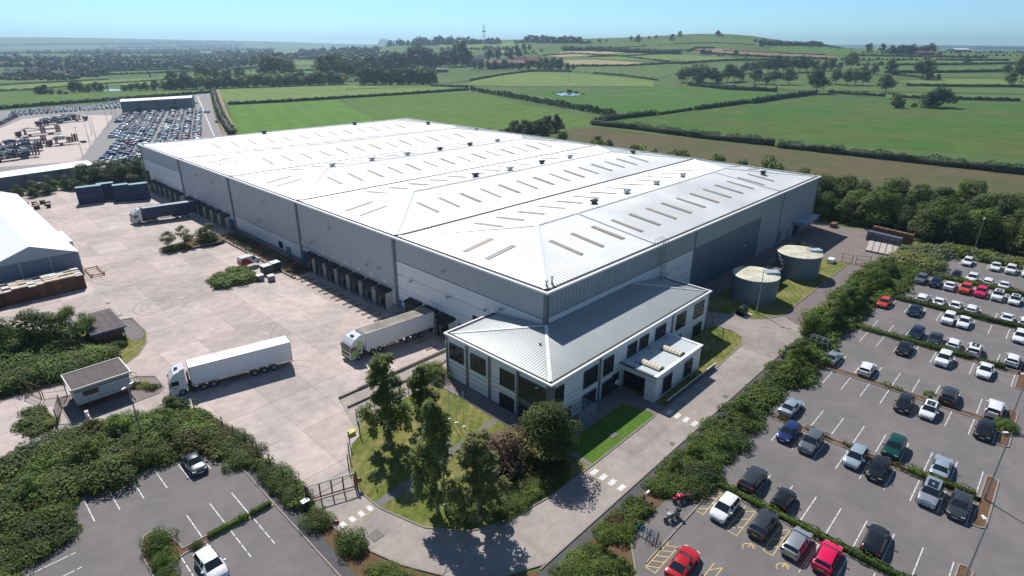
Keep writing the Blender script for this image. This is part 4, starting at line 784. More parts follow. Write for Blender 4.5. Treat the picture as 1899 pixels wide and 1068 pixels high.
# ------------------------------------------------------------------ cars
M_CGLASS = mat('car_glass', (.012, .016, .022), .04, spec=.9); M_TRIM = mat('black_trim', (.02, .02, .022), .5); M_HL = mat('headlight_glass', (.50, .53, .56), .1, spec=1.0); M_TL = mat('tail_light', (.30, .012, .012), .2)
M_PLW = mat('white_plate', (.62, .62, .60), .4); M_PLY = mat('yellow_plate', (.60, .45, .06), .4)
PAINT = {}
for nm, c, mt_ in [('white', (.72, .73, .74), 0), ('silver', (.40, .42, .44), .55), ('black', (.014, .015, .018), .1), ('dark grey', (.055, .062, .07), .4), ('navy', (.014, .024, .055), .3), ('blue', (.018, .035, .14), .3), ('red', (.42, .012, .022), .0), ('orange red', (.55, .06, .02), 0), ('pink red', (.62, .008, .08), 0), ('dark green', (.006, .062, .05), .2), ('grey', (.17, .185, .20), .5), ('pale blue', (.42, .50, .55), .45)]:
    PAINT[nm] = mat('paint_'+nm.replace(' ', '_'), c, .30, mt_, coat=.45, spec=.25)
# stations: x/L, roof z, shoulder z, half width factor, roof half width factor, cabin flag (0 none,1 cabin)
def profile(kind):
    P = {
     'hatchback': (4.2, 1.79, 1.47, [(-.5, .62, .60, .86, .80, 0), (-.485, .98, .92, .93, .80, 0), (-.455, 1.02, .98, .97, .80, 0), (-.40, 1.36, 1.0, .985, .72, 1), (-.33, 1.42, 1.0, .99, .72, 1), (-.06, 1.47, .98, 1, .73, 1), (-.035, 1.47, .98, 1, .73, 1), (.09, 1.43, .97, 1, .71, 1), (.265, .99, .96, .985, .80, 0), (.36, .92, .86, .97, .78, 0), (.455, .80, .74, .90, .74, 0), (.49, .66, .62, .80, .68, 0), (.5, .5, .5, .74, .62, 0)]),
     'suv': (4.5, 1.86, 1.64, [(-.5, .70, .68, .88, .80, 0), (-.49, 1.05, 1.0, .94, .80, 0), (-.47, 1.10, 1.08, .97, .80, 0), (-.42, 1.52, 1.1, .985, .74, 1), (-.34, 1.60, 1.1, .99, .75, 1), (-.08, 1.64, 1.08, 1, .76, 1), (-.055, 1.64, 1.08, 1, .76, 1), (.08, 1.59, 1.06, 1, .73, 1), (.235, 1.12, 1.06, .985, .82, 0), (.36, 1.05, .98, .97, .80, 0), (.46, .95, .88, .92, .78, 0), (.49, .78, .72, .84, .72, 0), (.5, .6, .6, .78, .66, 0)]),
     'estate': (4.65, 1.82, 1.48, [(-.5, .62, .60, .86, .80, 0), (-.49, .96, .92, .93, .80, 0), (-.475, 1.0, .97, .97, .80, 0), (-.43, 1.36, 1.0, .985, .72, 1), (-.34, 1.44, 1.0, .99, .73, 1), (-.10, 1.47, .98, 1, .73, 1), (-.075, 1.47, .98, 1, .73, 1), (.06, 1.42, .96, 1, .70, 1), (.225, .98, .95, .985, .80, 0), (.34, .92, .86, .97, .78, 0), (.455, .80, .74, .90, .74, 0), (.49, .66, .62, .80, .68, 0), (.5, .5, .5, .74, .62, 0)]),
     'saloon': (4.65, 1.82, 1.44, [(-.5, .66, .62, .84, .76, 0), (-.485, .92, .86, .92, .78, 0), (-.44, 1.02, .94, .96, .80, 0), (-.36, 1.05, .98, .98, .80, 0), (-.22, 1.38, .98, .99, .69, 1), (-.09, 1.43, .97, 1, .70, 1), (-.065, 1.43, .97, 1, .70, 1), (.06, 1.38, .96, 1, .68, 1), (.225, .97, .94, .985, .80, 0), (.34, .91, .86, .97, .78, 0), (.455, .79, .74, .90, .74, 0), (.49, .65, .62, .80, .68, 0), (.5, .5, .5, .74, .62, 0)]),
     'coupe': (4.4, 1.80, 1.36, [(-.5, .64, .6, .82, .74, 0), (-.485, .88, .84, .90, .76, 0), (-.44, .96, .92, .95, .78, 0), (-.37, 1.0, .96, .97, .78, 0), (-.20, 1.31, .95, .99, .66, 1), (-.09, 1.36, .94, 1, .67, 1), (-.065, 1.36, .94, 1, .67, 1), (.05, 1.32, .93, 1, .66, 1), (.215, .93, .91, .985, .78, 0), (.34, .88, .83, .97, .76, 0), (.455, .76, .71, .90, .72, 0), (.49, .62, .60, .80, .66, 0), (.5, .48, .48, .74, .62, 0)])}
    P['mpv'] = (4.3, 1.80, 1.62, [(x, z+(.15 if z > 1.2 else .03), s+.05, a, b, c) for x, z, s, a, b, c in P['hatchback'][3]])
    P['city car'] = (3.6, 1.66, 1.48, [(x, z+(.03 if z > 1.2 else 0), s, a, b, c) for x, z, s, a, b, c in P['hatchback'][3]])
    return P[kind]
def car_geometry(kind):
    L, W, H, st = profile(kind); w = W/2; secs = []
    for x, zr, zb, k, kr, cab in st:
        X = x*L; lo = .24+(.10 if abs(x) > .47 else 0); hw = w*k; rw = w*kr
        if cab: pts = [(0, lo), (hw*.93, lo), (hw, lo+.2), (hw, .5*(zb+.45)), (hw*.97, zb), (rw, zr-.05), (rw*.72, zr), (0, zr+.015)]
        else:
            t = min(zb, zr-.01); pts = [(0, lo), (hw*.93, lo), (hw, lo+.12), (hw, .5*(t+lo+.15)), (hw*.96, t), (rw, zr-.012), (rw*.72, zr), (0, zr+.02)]
        secs.append([(X, y, z) for y, z in pts])
    body, glass = MB(), MB(); glass2 = MB(); wind, rear = MB(), MB(); nP = 8
    # welded body: vertices per section, both sides
    idx = {}
    def vi(i, j, s):
        k = (i, j, s if 0 < j < 7 else 0)
        if k not in idx: x, y, z = secs[i][j]; body.v.append((x, y*s, z)); idx[k] = len(body.v)-1
        return idx[k]
    for i in range(len(secs)-1):
        c0, c1 = st[i][5], st[i+1][5]
        for s in (1, -1):
            for j in range(nP-1):
                q = [secs[i][j], secs[i+1][j], secs[i+1][j+1], secs[i][j+1]]; q = [(a, b*s, c) for a, b, c in q]
                if s < 0: q = q[::-1]
                dst = body
                if c0 and c1 and j == 4 and not (abs(st[i+1][0]-st[i][0]) < .03): dst = glass
                if c0 != c1 and j in (5, 6): dst = wind if c0 else rear
                if c0 != c1 and j == 4: dst = glass if False else body
                if dst is glass and s < 0: dst = glass2
                if dst is body:
                    ids = [vi(i, j, s), vi(i+1, j, s), vi(i+1, j+1, s), vi(i, j+1, s)]; ids = ids if s > 0 else ids[::-1]
                    ids = [a for n_, a in enumerate(ids) if a != ids[n_-1]]
                    if len(ids) > 2: body.f.append(tuple(ids)); body.m.append(0)
                else: dst.poly(q)
        # windscreen glass starts lower on both ends: handled by the cab flags
    for e in (0, len(secs)-1):
        for s in (1, -1):
            ids = [vi(e, j, s) for j in range(nP)]; body.f.append(tuple(ids if (s > 0) == (e != 0) else ids[::-1])); body.m.append(0)
    return L, W, H, st, body, glass, wind, rear, glass2
CARP = {}
def split_windows(bd, g, g2):
    for s_, gg in (('l', g), ('r', g2)):
        n = len(gg.f)//2 or 1; fs = sorted(gg.f, key=lambda f: sum(gg.v[i][0] for i in f))
        # faces in front of and behind the door pillar
        xs = [sum(gg.v[i][0] for i in f)/len(f) for f in fs]; gaps = [(xs[i+1]-xs[i], i) for i in range(len(xs)-1)]
        rear_, front = MB(), MB()
        for f, x in zip(fs, xs):
            t = front if x > PILLAR[0] else rear_; t.poly([gg.v[i] for i in f])
        bd('side_window_f'+s_, front, M_CGLASS); bd('side_window_b'+s_, rear_, M_CGLASS)
PILLAR = [0.0]
def car_proto(kind):
    if kind in CARP: return CARP[kind]
    L, W, H, st, body, glass, wind, rear, glass2 = car_geometry(kind); R = .33 if kind != 'suv' else .37; w = W/2
    D = {}; PILLAR[0] = (-.06 if kind in ('hatchback', 'city car', 'mpv') else -.07)*L
    def bd(key, mb, m, smooth=False):
        me = bpy.data.meshes.new(key); me.from_pydata(mb.v, [], mb.f); [me.materials.append(x) for x in (m if isinstance(m, list) else [m])]
        if isinstance(m, list): me.polygons.foreach_set('material_index', mb.m)
        if smooth: me.polygons.foreach_set('use_smooth', [True]*len(me.polygons))
        me.update(); D[key] = me
    bd('body', body, PAINT['white'], True); me = D['body']
    try: me.set_sharp_from_angle(angle=math.radians(32))
    except Exception: pass
    split_windows(bd, glass, glass2); bd('windscreen', wind, M_CGLASS); bd('rear_window', rear, M_CGLASS)
    fx, rx = L*.305, -L*.31
    t = MB(); t.tube((0, -.1, 0), (0, .115, 0), R, R, 16); bd('tyre', t, M_TYRE); t = MB(); t.tube((0, .116, 0), (0, .125, 0), R*.62, R*.60, 12); bd('rim', t, M_RIM)
    t = MB()
    for x in (fx, rx):
        for s in (1, -1):
            n = 12; c = [(x+(R+.07)*math.cos(math.pi*k/n), s*(w*1.003), R+(R+.07)*math.sin(math.pi*k/n)) for k in range(n+1)]+[(x-(R+.07), s*w*1.003, .24), (x+(R+.07), s*w*1.003, .24)]
            t.poly(c if s < 0 else c[::-1])
    t.box(L*.5-.02, -w*.55, .30, L*.5+.015, w*.55, .42); t.box(L*.5-.015, -w*.38, .5, L*.5+.01, w*.38, .60) ; t.box(-L*.5-.015, -w*.6, .26, -L*.5+.03, w*.6, .42)
    for s in (1, -1): t.box(-L*.2, s*w*1.0-.01, .22, L*.2, s*w*1.0+.012, .33)
    bd('trim', t, M_TRIM)
    hx = L*.475; t = MB(); t.prism([(hx-.18, w*.50), (hx+.045, w*.48), (hx-.03, w*.84), (hx-.22, w*.90)], .60 if kind != 'suv' else .76, .76 if kind != 'suv' else .92); bd('headlight_l', t, M_HL)
    t = MB(); t.prism([(hx-.18, -w*.50), (hx+.045, -w*.48), (hx-.03, -w*.84), (hx-.22, -w*.90)], .60 if kind != 'suv' else .76, .76 if kind != 'suv' else .92); bd('headlight_r', t, M_HL)
    zz = {'suv': (.86, 1.12), 'saloon': (.76, .92), 'coupe': (.74, .88)}.get(kind, (.76, .98))
    for s, k in ((1, 'taillight_l'), (-1, 'taillight_r')): t = MB(); t.box(-L*.497, min(s*w*.6, s*w*.9), zz[0], -L*.455, max(s*w*.6, s*w*.9), zz[1]); bd(k, t, M_TL)
    t = MB(); t.box(L*.5, -.26, .42, L*.5+.022, .26, .53); bd('front_plate', t, M_PLW); t = MB(); t.box(-L*.5-.022, -.26, .60, -L*.5+.02, .26, .71); bd('rear_plate', t, M_PLY)
    for s, k in ((1, 'mirror_l'), (-1, 'mirror_r')): t = MB(); t.box(L*.17, min(s*w, s*(w+.2)), .95, L*.17+.14, max(s*w, s*(w+.2)), 1.08); bd(k, t, PAINT['white'])
    # roof aerial rail / panoramic roof
    zr = max(s_[1] for s_ in st); t = MB(); t.poly([(-L*.26, -w*.5, zr-.02), (L*.05, -w*.5, zr+.012), (L*.05, w*.5, zr+.012), (-L*.26, w*.5, zr-.02)]); bd('glass_roof', t, M_CGLASS)
    CARP[kind] = (L, W, R, fx, rx, D); return CARP[kind]
def olink(o, m):
    o.material_slots[0].link = 'OBJECT'; o.material_slots[0].material = m
def car(kind, colour, x, y, heading, label, group=None, z=0.0, roof=None, cat='car', far=False):
    L, W, R, fx, rx, D = car_proto(kind); t = thing('parked_car', label, cat, (x, y, z), heading, group)
    def p(nm, me, par=t, m=None, loc=(0, 0, 0), rz=0):
        o = bpy.data.objects.new(nm, D[me]); COL.objects.link(o); o.parent = par; o.location = loc
        if rz: o.rotation_euler = (0, 0, rz)
        if m: olink(o, m)
        return o
    pm = PAINT[colour]; p('body', 'body', m=pm); [p('side_window', 'side_window_'+q) for q in ('fl', 'fr', 'bl', 'br')]; p('windscreen', 'windscreen'); p('rear_window', 'rear_window')
    p('trim', 'trim'); hl = 'headlight'; p(hl, 'headlight_l'); p(hl, 'headlight_r'); p('tail_light', 'taillight_l'); p('tail_light', 'taillight_r')
    for X in (fx, rx):
        for s in (1, -1):
            w_ = p('wheel', 'tyre', loc=(X, s*(W/2-.085), R), rz=0 if s > 0 else math.pi)
            if not far: p('rim', 'rim', par=w_)
    if not far: p('front_plate', 'front_plate'); p('rear_plate', 'rear_plate'); p('mirror', 'mirror_l', m=pm); p('mirror', 'mirror_r', m=pm)
    if roof == 'black':
        p('roof_panel', 'glass_roof', loc=(0, 0, .012))
    return t
ORD = ['leftmost', 'second from the left', 'third from the left', 'fourth from the left', 'fifth from the left', 'sixth from the left', 'seventh from the left', 'eighth from the left']
ROWN = ['bottom row beside the yellow bays', 'second row from the bottom', 'third row from the bottom', 'fourth row from the bottom', 'fifth row from the bottom', 'sixth row from the bottom', 'seventh row from the bottom', 'eighth row from the bottom', 'ninth row from the bottom', 'tenth row from the bottom', 'third row from the top', 'second row from the top', 'top row by the tall trees']
# (row, x, y, kind, colour, 1 nose towards the camera, roof)
CARS = [
 (0, -7.4, -31.3, 'hatchback', 'white', 1, 0), (0, -6.9, -35.1, 'mpv', 'dark grey', 0, 0), (0, -7.0, -38.4, 'hatchback', 'silver', 0, 0), (0, -6.8, -41.1, 'hatchback', 'pink red', 0, 0),
 (1, -1.3, -31.6, 'suv', 'dark grey', 0, 0), (1, -1.9, -35.2, 'city car', 'black', 0, 0), (1, -1.4, -43.8, 'estate', 'black', 0, 0),
 (2, 10.4, -31.2, 'hatchback', 'blue', 1, 0), (2, 10.2, -33.9, 'suv', 'grey', 1, 0), (2, 11.0, -38.6, 'hatchback', 'pale blue', 1, 0), (2, 10.6, -41.1, 'hatchback', 'black', 1, 0), (2, 10.1, -46.2, 'suv', 'silver', 1, 'black'), (2, 10.2, -48.8, 'saloon', 'dark grey', 1, 0),
 (3, 16.2, -41.4, 'suv', 'dark green', 1, 0), (3, 15.9, -46.2, 'saloon', 'pale blue', 0, 0), (3, 16.2, -29.3, 'saloon', 'pale blue', 0, 0),
 (4, 27.7, -40.0, 'hatchback', 'black', 1, 0), (4, 28.3, -42.7, 'hatchback', 'white', 1, 'black'), (4, 28.2, -48.7, 'hatchback', 'black', 1, 0),
 (5, 34.4, -43.9, 'suv', 'dark grey', 0, 0), (5, 34.7, -48.9, 'suv', 'white', 0, 0), (5, 34.6, -28.9, 'coupe', 'silver', 0, 0), (5, 34.4, -33.7, 'hatchback', 'white', 0, 0),
 (6, 45.9, -36.1, 'saloon', 'black', 1, 0), (6, 45.9, -41.3, 'suv', 'white', 1, 0), (6, 46.2, -46.4, 'saloon', 'white', 1, 0),
 (7, 53.3, -36.2, 'estate', 'navy', 1, 0), (7, 53.1, -38.9, 'saloon', 'dark grey', 1, 0), (7, 53.0, -41.5, 'hatchback', 'white', 0, 0), (7, 53.1, -44.2, 'suv', 'white', 0, 'black'), (7, 53.3, -49.0, 'hatchback', 'white', 0, 0),
 (8, 63.8, -28.9, 'hatchback', 'orange red', 1, 0), (8, 63.8, -33.9, 'saloon', 'navy', 1, 0), (8, 64.0, -39.0, 'suv', 'white', 1, 0), (8, 64.2, -41.2, 'saloon', 'white', 1, 0), (8, 64.0, -48.9, 'estate', 'white', 1, 0),
 (9, 71.4, -33.7, 'estate', 'white', 0, 0), (9, 71.5, -36.3, 'saloon', 'white', 0, 0), (9, 71.6, -38.8, 'saloon', 'white', 0, 0), (9, 71.6, -41.3, 'hatchback', 'white', 0, 0), (9, 71.8, -46.4, 'coupe', 'white', 0, 0), (9, 71.7, -48.9, 'hatchback', 'white', 0, 0),
 (10, 82.8, -31.2, 'suv', 'grey', 1, 0), (10, 82.6, -33.8, 'suv', 'navy', 1, 0), (10, 82.8, -36.2, 'saloon', 'white', 0, 0), (10, 82.8, -38.7, 'suv', 'orange red', 1, 0), (10, 82.8, -41.2, 'suv', 'pink red', 1, 0), (10, 82.9, -43.8, 'suv', 'white', 1, 'black'), (10, 82.8, -46.4, 'hatchback', 'white', 1, 'black'),
 (11, 90.4, -36.0, 'city car', 'navy', 1, 0), (11, 90.6, -38.7, 'suv', 'white', 1, 0), (11, 90.8, -41.4, 'hatchback', 'white', 0, 0), (11, 90.7, -44.0, 'saloon', 'white', 0, 0),
 (12, 102.6, -36.2, 'estate', 'white', 1, 0), (12, 103.0, -41.2, 'saloon', 'white', 1, 0), (12, 102.9, -43.8, 'suv', 'white', 1, 0), (12, 102.9, -46.6, 'saloon', 'white', 1, 0)]
rows = {}
for c in CARS: rows.setdefault(c[0], []).append(c)
for r, cs in rows.items():
    cs.sort(key=lambda c: -c[2])
    for i, (r_, x, y, kind, colour, near, roof) in enumerate(cs):
        extra = ' with black roof' if roof else ''
        car(kind, colour, x+rnd.uniform(-.1, .1), y, (math.pi if near else 0)+rnd.uniform(-.02, .02), '%s %s%s, %s in the %s' % (colour, kind, extra, ORD[i].replace(' from the left', ' from left'), ROWN[r].replace(' from the', ' from')), 'cars parked in the main car park', roof=roof)
car('coupe', 'red', -16.9, -31.7, .06, 'bright red saloon alone beside the hatched corner by the bicycles', 'cars parked in the main car park')
car('coupe', 'dark grey', -43.2, 15.5, -math.pi/2-.02, 'dark grey coupe alone in the left car park by the big hedge', 'cars in the left car park')
car('hatchback', 'white', -47.4, -.6, -math.pi/2+.02, 'white hatchback behind the low hedge in the left car park', 'cars in the left car park')

# ------------------------------------------------------------------ lorries
def lorry(label, x, y, rz, cabc, boxc, roofm, dock_z=0.0, green=False, curtain=False, tilt=0.0, Lbox=13.5, zfront=0.0):
    t = thing('articulated_lorry', label, 'lorry', (x, y, zfront), rz, 'articulated lorries in the yard'); t.rotation_euler = (0, tilt, rz)
    # local: nose at +x, front bumper at x=0
    cb = MB(); W2 = 1.24
    sec = [(-.02, .35, 1.15, .94), (-.0, 1.15, 1.9, .97), (-.10, 1.9, 2.75, .97), (-.30, 2.75, 3.15, .93)]
    prof = [(-.04, .42), (.0, 1.25), (-.06, 1.65), (-.26, 2.62), (-.42, 2.95), (-.85, 3.52), (-1.35, 3.72), (-2.15, 3.78), (-2.2, .95), (-1.9, .9), (-1.15, .9), (-1.05, .42)]
    for s in (1, -1):
        pts = [(a, s*W2, b) for a, b in prof]; cb.poly(pts if s > 0 else pts[::-1])
    for i in range(len(prof)):
        a, b = prof[i], prof[(i+1) % len(prof)]; cb.poly([(a[0], W2, a[1]), (a[0], -W2, a[1]), (b[0], -W2, b[1]), (b[0], W2, b[1])])
    cab = cb.build('cab', cabc, t)
    MB().poly([(-.075+.02, -1.12, 1.68), (-.075+.02, 1.12, 1.68), (-.265+.02, 1.1, 2.58), (-.265+.02, -1.1, 2.58)]).build('windscreen', M_CGLASS, t)
    for s in (1, -1):
        q = [(-.30, s*1.25, 1.75), (-1.25, s*1.25, 1.75), (-1.25, s*1.25, 2.45), (-.42, s*1.25, 2.45)]; MB().poly(q if s < 0 else q[::-1]).build('side_window', M_CGLASS, t)
        MB().box(-.22, min(s*1.28, s*1.5), 1.7, -.12, max(s*1.28, s*1.5), 2.5).build('mirror', M_TRIM, t); MB().box(.0, min(s*.72, s*1.12), .72, .03, max(s*.72, s*1.12), .95).build('headlight', M_HL, t)
        q = [(-.25-.02, s*1.252, 1.0), (-1.15, s*1.252, 1.0), (-1.15, s*1.252, 1.02), (-.25, s*1.252, 1.02)]; MB().poly(q if s < 0 else q[::-1]).build('door_line', M_TRIM, t)
        q = [(-1.30, s*1.24, 2.2), (-2.15, s*1.24, 2.2), (-2.15, s*1.24, 3.6), (-1.30, s*1.24, 3.4)]
    MB().box(-.02, -.95, .95, .02, .95, 1.45).build('grille', M_TRIM, t); MB().box(-.05, -1.1, .42, .05, 1.1, .62).build('bumper', M_TRIM, t)
    MB().box(-1.5, -.35, 3.74, -1.05, .35, 3.80).build('roof_hatch', M_CGLASS, t)
    MB().prism([(-2.18, -1.2), (-1.5, -1.1), (-1.5, 1.1), (-2.18, 1.2)], 3.74, lambda a, b: 3.78+.28*(-1.5-a)/.68).build('wind_deflector', cabc, t)
    if green:
        gm = mat('lime_green_wrap', (.34, .52, .13), .35, coat=.6)
        for s in (1, -1):
            q = [(-.12, s*1.245, .55), (-1.0, s*1.245, .95), (-1.85, s*1.245, 1.0), (-2.1, s*1.245, 2.9), (-1.35, s*1.245, 3.3), (-1.3, s*1.245, 1.7), (-.2, s*1.245, 1.68)]; MB().poly(q if s < 0 else q[::-1]).build('green_panel', gm, t)
            c = [(-1.72+.26*math.cos(a), s*1.25, 1.45+.26*math.sin(a)) for a in np.linspace(0, 2*math.pi, 13)[:-1]]; MB().poly(c if s > 0 else c[::-1]).build('round_badge', mat('badge_green', (.03, .16, .10), .4), t)
        MB().box(.0, -1.2, 1.46, .03, 1.2, 1.64).build('green_panel', gm, t); MB().box(.0, -1.2, .62, .025, -.96, 1.4).build('green_panel', gm, t); MB().box(.0, .96, .62, .025, 1.2, 1.4).build('green_panel', gm, t)
    else:
        for s in (1, -1):
            MB().box(-.72, min(s*1.243, s*1.256), 1.32, -.52, max(s*1.243, s*1.256), 1.52).build('round_badge', mat('badge_dark', (.06, .08, .05), .4), t); MB().box(-1.05, min(s*1.243, s*1.256), 1.38, -.82, max(s*1.243, s*1.256), 1.45).build('lettering', M_TRIM, t)
        MB().box(-1.9, -1.245, 2.72, -.45, 1.245, 2.76).build('trim_line', M_TRIM, t)
    ch = MB(); ch.box(-6.2, -.45, .75, -1.0, .45, 1.0); ch.box(-3.1, .5, .45, -2.3, 1.2, .95); ch.box(-3.2, -1.2, .45, -2.3, -.5, .95); ch.box(-5.2, -.6, 1.0, -3.9, .6, 1.13); ch.build('chassis', M_DKMETAL, t)
    def wheel(X, Rr=.5, wide=.3):
        for s in (1, -1):
            w_ = MB().tube((X, s*(1.24-wide), Rr), (X, s*1.24, Rr), Rr, Rr, 18).build('wheel', M_TYRE, t); MB().tube((X, s*1.241, Rr), (X, s*1.25, Rr), Rr*.56, Rr*.5, 12).build('rim', M_RIM, w_)
    for X in (-1.45, -4.05, -5.35): wheel(X)
    x1 = -2.75; x0 = x1-Lbox
    for X in (x0+5.4, x0+4.05, x0+2.7): wheel(X, .5, .36)
    tb = MB(); tb.box(x0, -1.27, 1.22, x1, 1.27, 3.96); tr_ = tb.build('trailer_body', boxc, t)
    MB().box(x0+.02, -1.25, 3.97, x1-.02, 1.25, 4.0).build('trailer_roof', roofm, t)
    fr = MB()
    for s in (1, -1): fr.box(x0-.03, s*1.21-.07, 1.05, x0+.05, s*1.21+.07, 4.0); fr.box(x1-.05, s*1.24-.05, 1.1, x1+.03, s*1.24+.05, 4.0); fr.box(x0, s*1.24-.04, 3.92, x1, s*1.24+.04, 4.03); fr.box(x0, s*1.25-.04, 1.05, x1, s*1.25+.04, 1.16)
    fr.build('trailer_frame', M_METAL if not curtain else PAINT['navy'], t)
    ud = MB(); ud.box(x0, -.5, .85, x1-2.6, .5, 1.1)
    for s in (1, -1): ud.box(x0+6.4, s*1.18-.03, .55, x1-3.6, s*1.18+.03, .68); ud.box(x0+6.4, s*1.18-.03, .82, x1-3.6, s*1.18+.03, .93); ud.box(x1-3.4, s*.95-.07, .15, x1-3.25, s*.95+.07, 1.1)
    ud.box(x0-.02, -1.2, .5, x0+.08, 1.2, .62); ud.build('underframe', M_DKMETAL, t)
    for s in (1, -1): MB().box(x0-.03, min(s*.75, s*1.15), .72, x0+.0, max(s*.75, s*1.15), .86).build('tail_light', M_TL, t)
    if curtain: MB().box(x1-3.0, -1.285, 3.2, x1-1.2, -1.272, 3.5).build('lettering', mat('faded_orange_print', (.35, .12, .07), .6), t)
    MB().box(-2.6, -.6, 1.0, -2.35, .2, 2.9).build('air_stack', M_DKMETAL, t)
    return t
M_TWH = mat('white_trailer_side', (.74, .755, .77), .4, var=.03, vs=.4); M_TROOFW = mat('white_trailer_roof', (.74, .75, .76), .5, var=.05, vs=.4); M_TRD = mat('dirty_trailer_roof', (.20, .185, .165), .85, var=.35, vs=.9, col2=(.33, .29, .25), c2s=.4)
M_NAVYC = mat('navy_curtain', (.022, .036, .090), .5, var=.15, vs=1.2); M_NROOF = mat('blue_grey_trailer_roof', (.25, .28, .33), .6, var=.15, vs=.8)
a1 = math.atan2(32.3-28.9, -40.3-(-24.1))
lorry('white lorry and plain white trailer driving across the yard towards the gatehouse', -40.0, 33.5, a1, PAINT['white'], M_TWH, M_TROOFW)
lorry('lime green and white cab with dirty roofed trailer backed onto a dock', -17.9, 24.75, math.pi, PAINT['white'], M_TWH, M_TRD, green=True, tilt=-.045, zfront=-.02)
lorry('white cab with dark navy curtain trailer backed onto a far dock', -18.6, 129.6, math.pi+.06, PAINT['white'], M_NAVYC, M_NROOF, curtain=True, tilt=-.04)
# red and white van
vn = thing('delivery_van', 'small white and red delivery van parked near the wheelie bins', 'van', (-9.9, 77.2, 0), .12); b = MB(); P = [(-2.2, .3), (2.25, .3), (2.3, .75), (2.2, 1.0), (1.35, 1.22), (.75, 1.95), (.5, 2.05), (-2.15, 2.05), (-2.25, 1.0)]
for s in (1, -1): q = [(a, s*.92, c) for a, c in P]; b.poly(q if s > 0 else q[::-1])
for i in range(len(P)): a, c = P[i], P[(i+1) % len(P)]; b.poly([(a[0], .92, a[1]), (a[0], -.92, a[1]), (c[0], -.92, c[1]), (c[0], .92, c[1])])
b.build('body', PAINT['white'], vn)
for s in (1, -1):
    q = [(-2.2, s*.93, .35), (.3, s*.93, .35), (-.2, s*.93, 1.1), (-.9, s*.93, 1.7), (-2.2, s*.93, 1.75)]; MB().poly(q if s < 0 else q[::-1]).build('red_panel', PAINT['red'], vn); q = [(1.2, s*.93, 1.2), (.2, s*.93, 1.2), (.2, s*.93, 1.75), (.8, s*.93, 1.75)]; MB().poly(q if s < 0 else q[::-1]).build('side_window', M_CGLASS, vn)
    for X in (1.45, -1.4): w_ = MB().tube((X, s*.72, .33), (X, s*.94, .33), .33, .33, 14).build('wheel', M_TYRE, vn); MB().tube((X, s*.941, .33), (X, s*.95, .33), .19, .18, 10).build('rim', M_RIM, w_)
MB().poly([(1.34, -.8, 1.26), (1.34, .8, 1.26), (.78, .78, 1.93), (.78, -.78, 1.93)]).build('windscreen', M_CGLASS, vn); MB().box(-2.27, -.9, .35, -2.21, .9, 1.3).build('rear_panel', PAINT['red'], vn)

# ------------------------------------------------------------------ motorcycles, bicycles and racks
def motorcycle(label, x, y, rz, colm, big):
    t = thing('motorcycle', label, 'motorcycle', (x, y, 0), rz); lean = 1
    for X in (.72, -.70): w_ = MB().ring((X, 0, .32), .27, .07, 'y', 18, 6).build('wheel', M_TYRE, t); MB().tube((X, -.03, .32), (X, .03, .32), .17, .17, 10).build('hub', M_RIM, w_)
    mb = MB(); mb.tube((.72, 0, .32), (.45, 0, .95), .05); mb.tube((.45, 0, .95), (.1, 0, .7), .05); mb.tube((.1, 0, .7), (-.7, 0, .32), .045); mb.box(-.15, -.16, .3, .3, .16, .62); mb.tube((.1, -.2, .3), (-.85, -.22, .42), .05, .07); mb.tube((0, .1, .35), (-.15, .35, .02), .02); mb.build('frame', M_DKMETAL, t)
    MB().prism([(-.15, -.14), (.38, -.17), (.42, 0), (.38, .17), (-.15, .14)], .68, .95).build('fuel_tank', colm, t); MB().prism([(-.75, -.12), (-.1, -.14), (-.1, .14), (-.75, .12)], .74, .84).build('seat', M_TRIM, t)
    mb = MB(); mb.tube((.42, -.36, 1.02), (.42, .36, 1.02), .02); mb.tube((.42, 0, .9), (.42, 0, 1.04), .03); mb.build('handlebar', M_METAL, t); MB().prism([(.46, -.18), (.66, -.1), (.66, .1), (.46, .18)], .72, .98).build('headlight', M_HL if big else colm, t)
    MB().prism([(.52, -.07), (1.0, -.06), (1.0, .06), (.52, .07)], .6, .66).build('mudguard', colm, t); MB().prism([(-.95, -.09), (-.6, -.1), (-.6, .1), (-.95, .09)], .62, .78).build('tail_piece', colm, t)
    if big: MB().box(-1.0, -.2, .86, -.62, .2, 1.14).build('top_box', M_TRIM, t)
    for s in (1, -1): MB().box(.36, s*.38-.07, 1.05, .44, s*.38+.07, 1.16).build('mirror', M_TRIM, t)
motorcycle('silver tourer motorcycle with black top box between the cycle racks', -12.2, -27.9, 2.75, PAINT['silver'], True); motorcycle('pink and red sports motorcycle beside the far cycle rack', -9.2, -27.3, 2.6, PAINT['pink red'], False)
M_BRACK = mat('blue_rack_paint', (.03, .19, .30), .4)
def rack(label, x0, y0, y1):
    t = thing('cycle_rack', label, 'cycle rack', (x0, y0, 0)); n = 6
    for k in range(n):
        y = (y1-y0)*k/(n-1); mb = MB(); mb.tube((-.38, y, 0), (-.38, y, .5), .035); mb.tube((.38, y, 0), (.38, y, .5), .035); mb.ring((0, y, .5), .38, .035, 'y', 10, 5, a0=0, a1=math.pi); mb.build('hoop', M_BRACK, t)
    return t
rack('blue hoop cycle rack nearest the car park corner, bicycle in it', -15.9, -26.3, -28.2); rack('blue hoop cycle rack behind the pink motorcycle', -7.9, -26.0, -28.0)
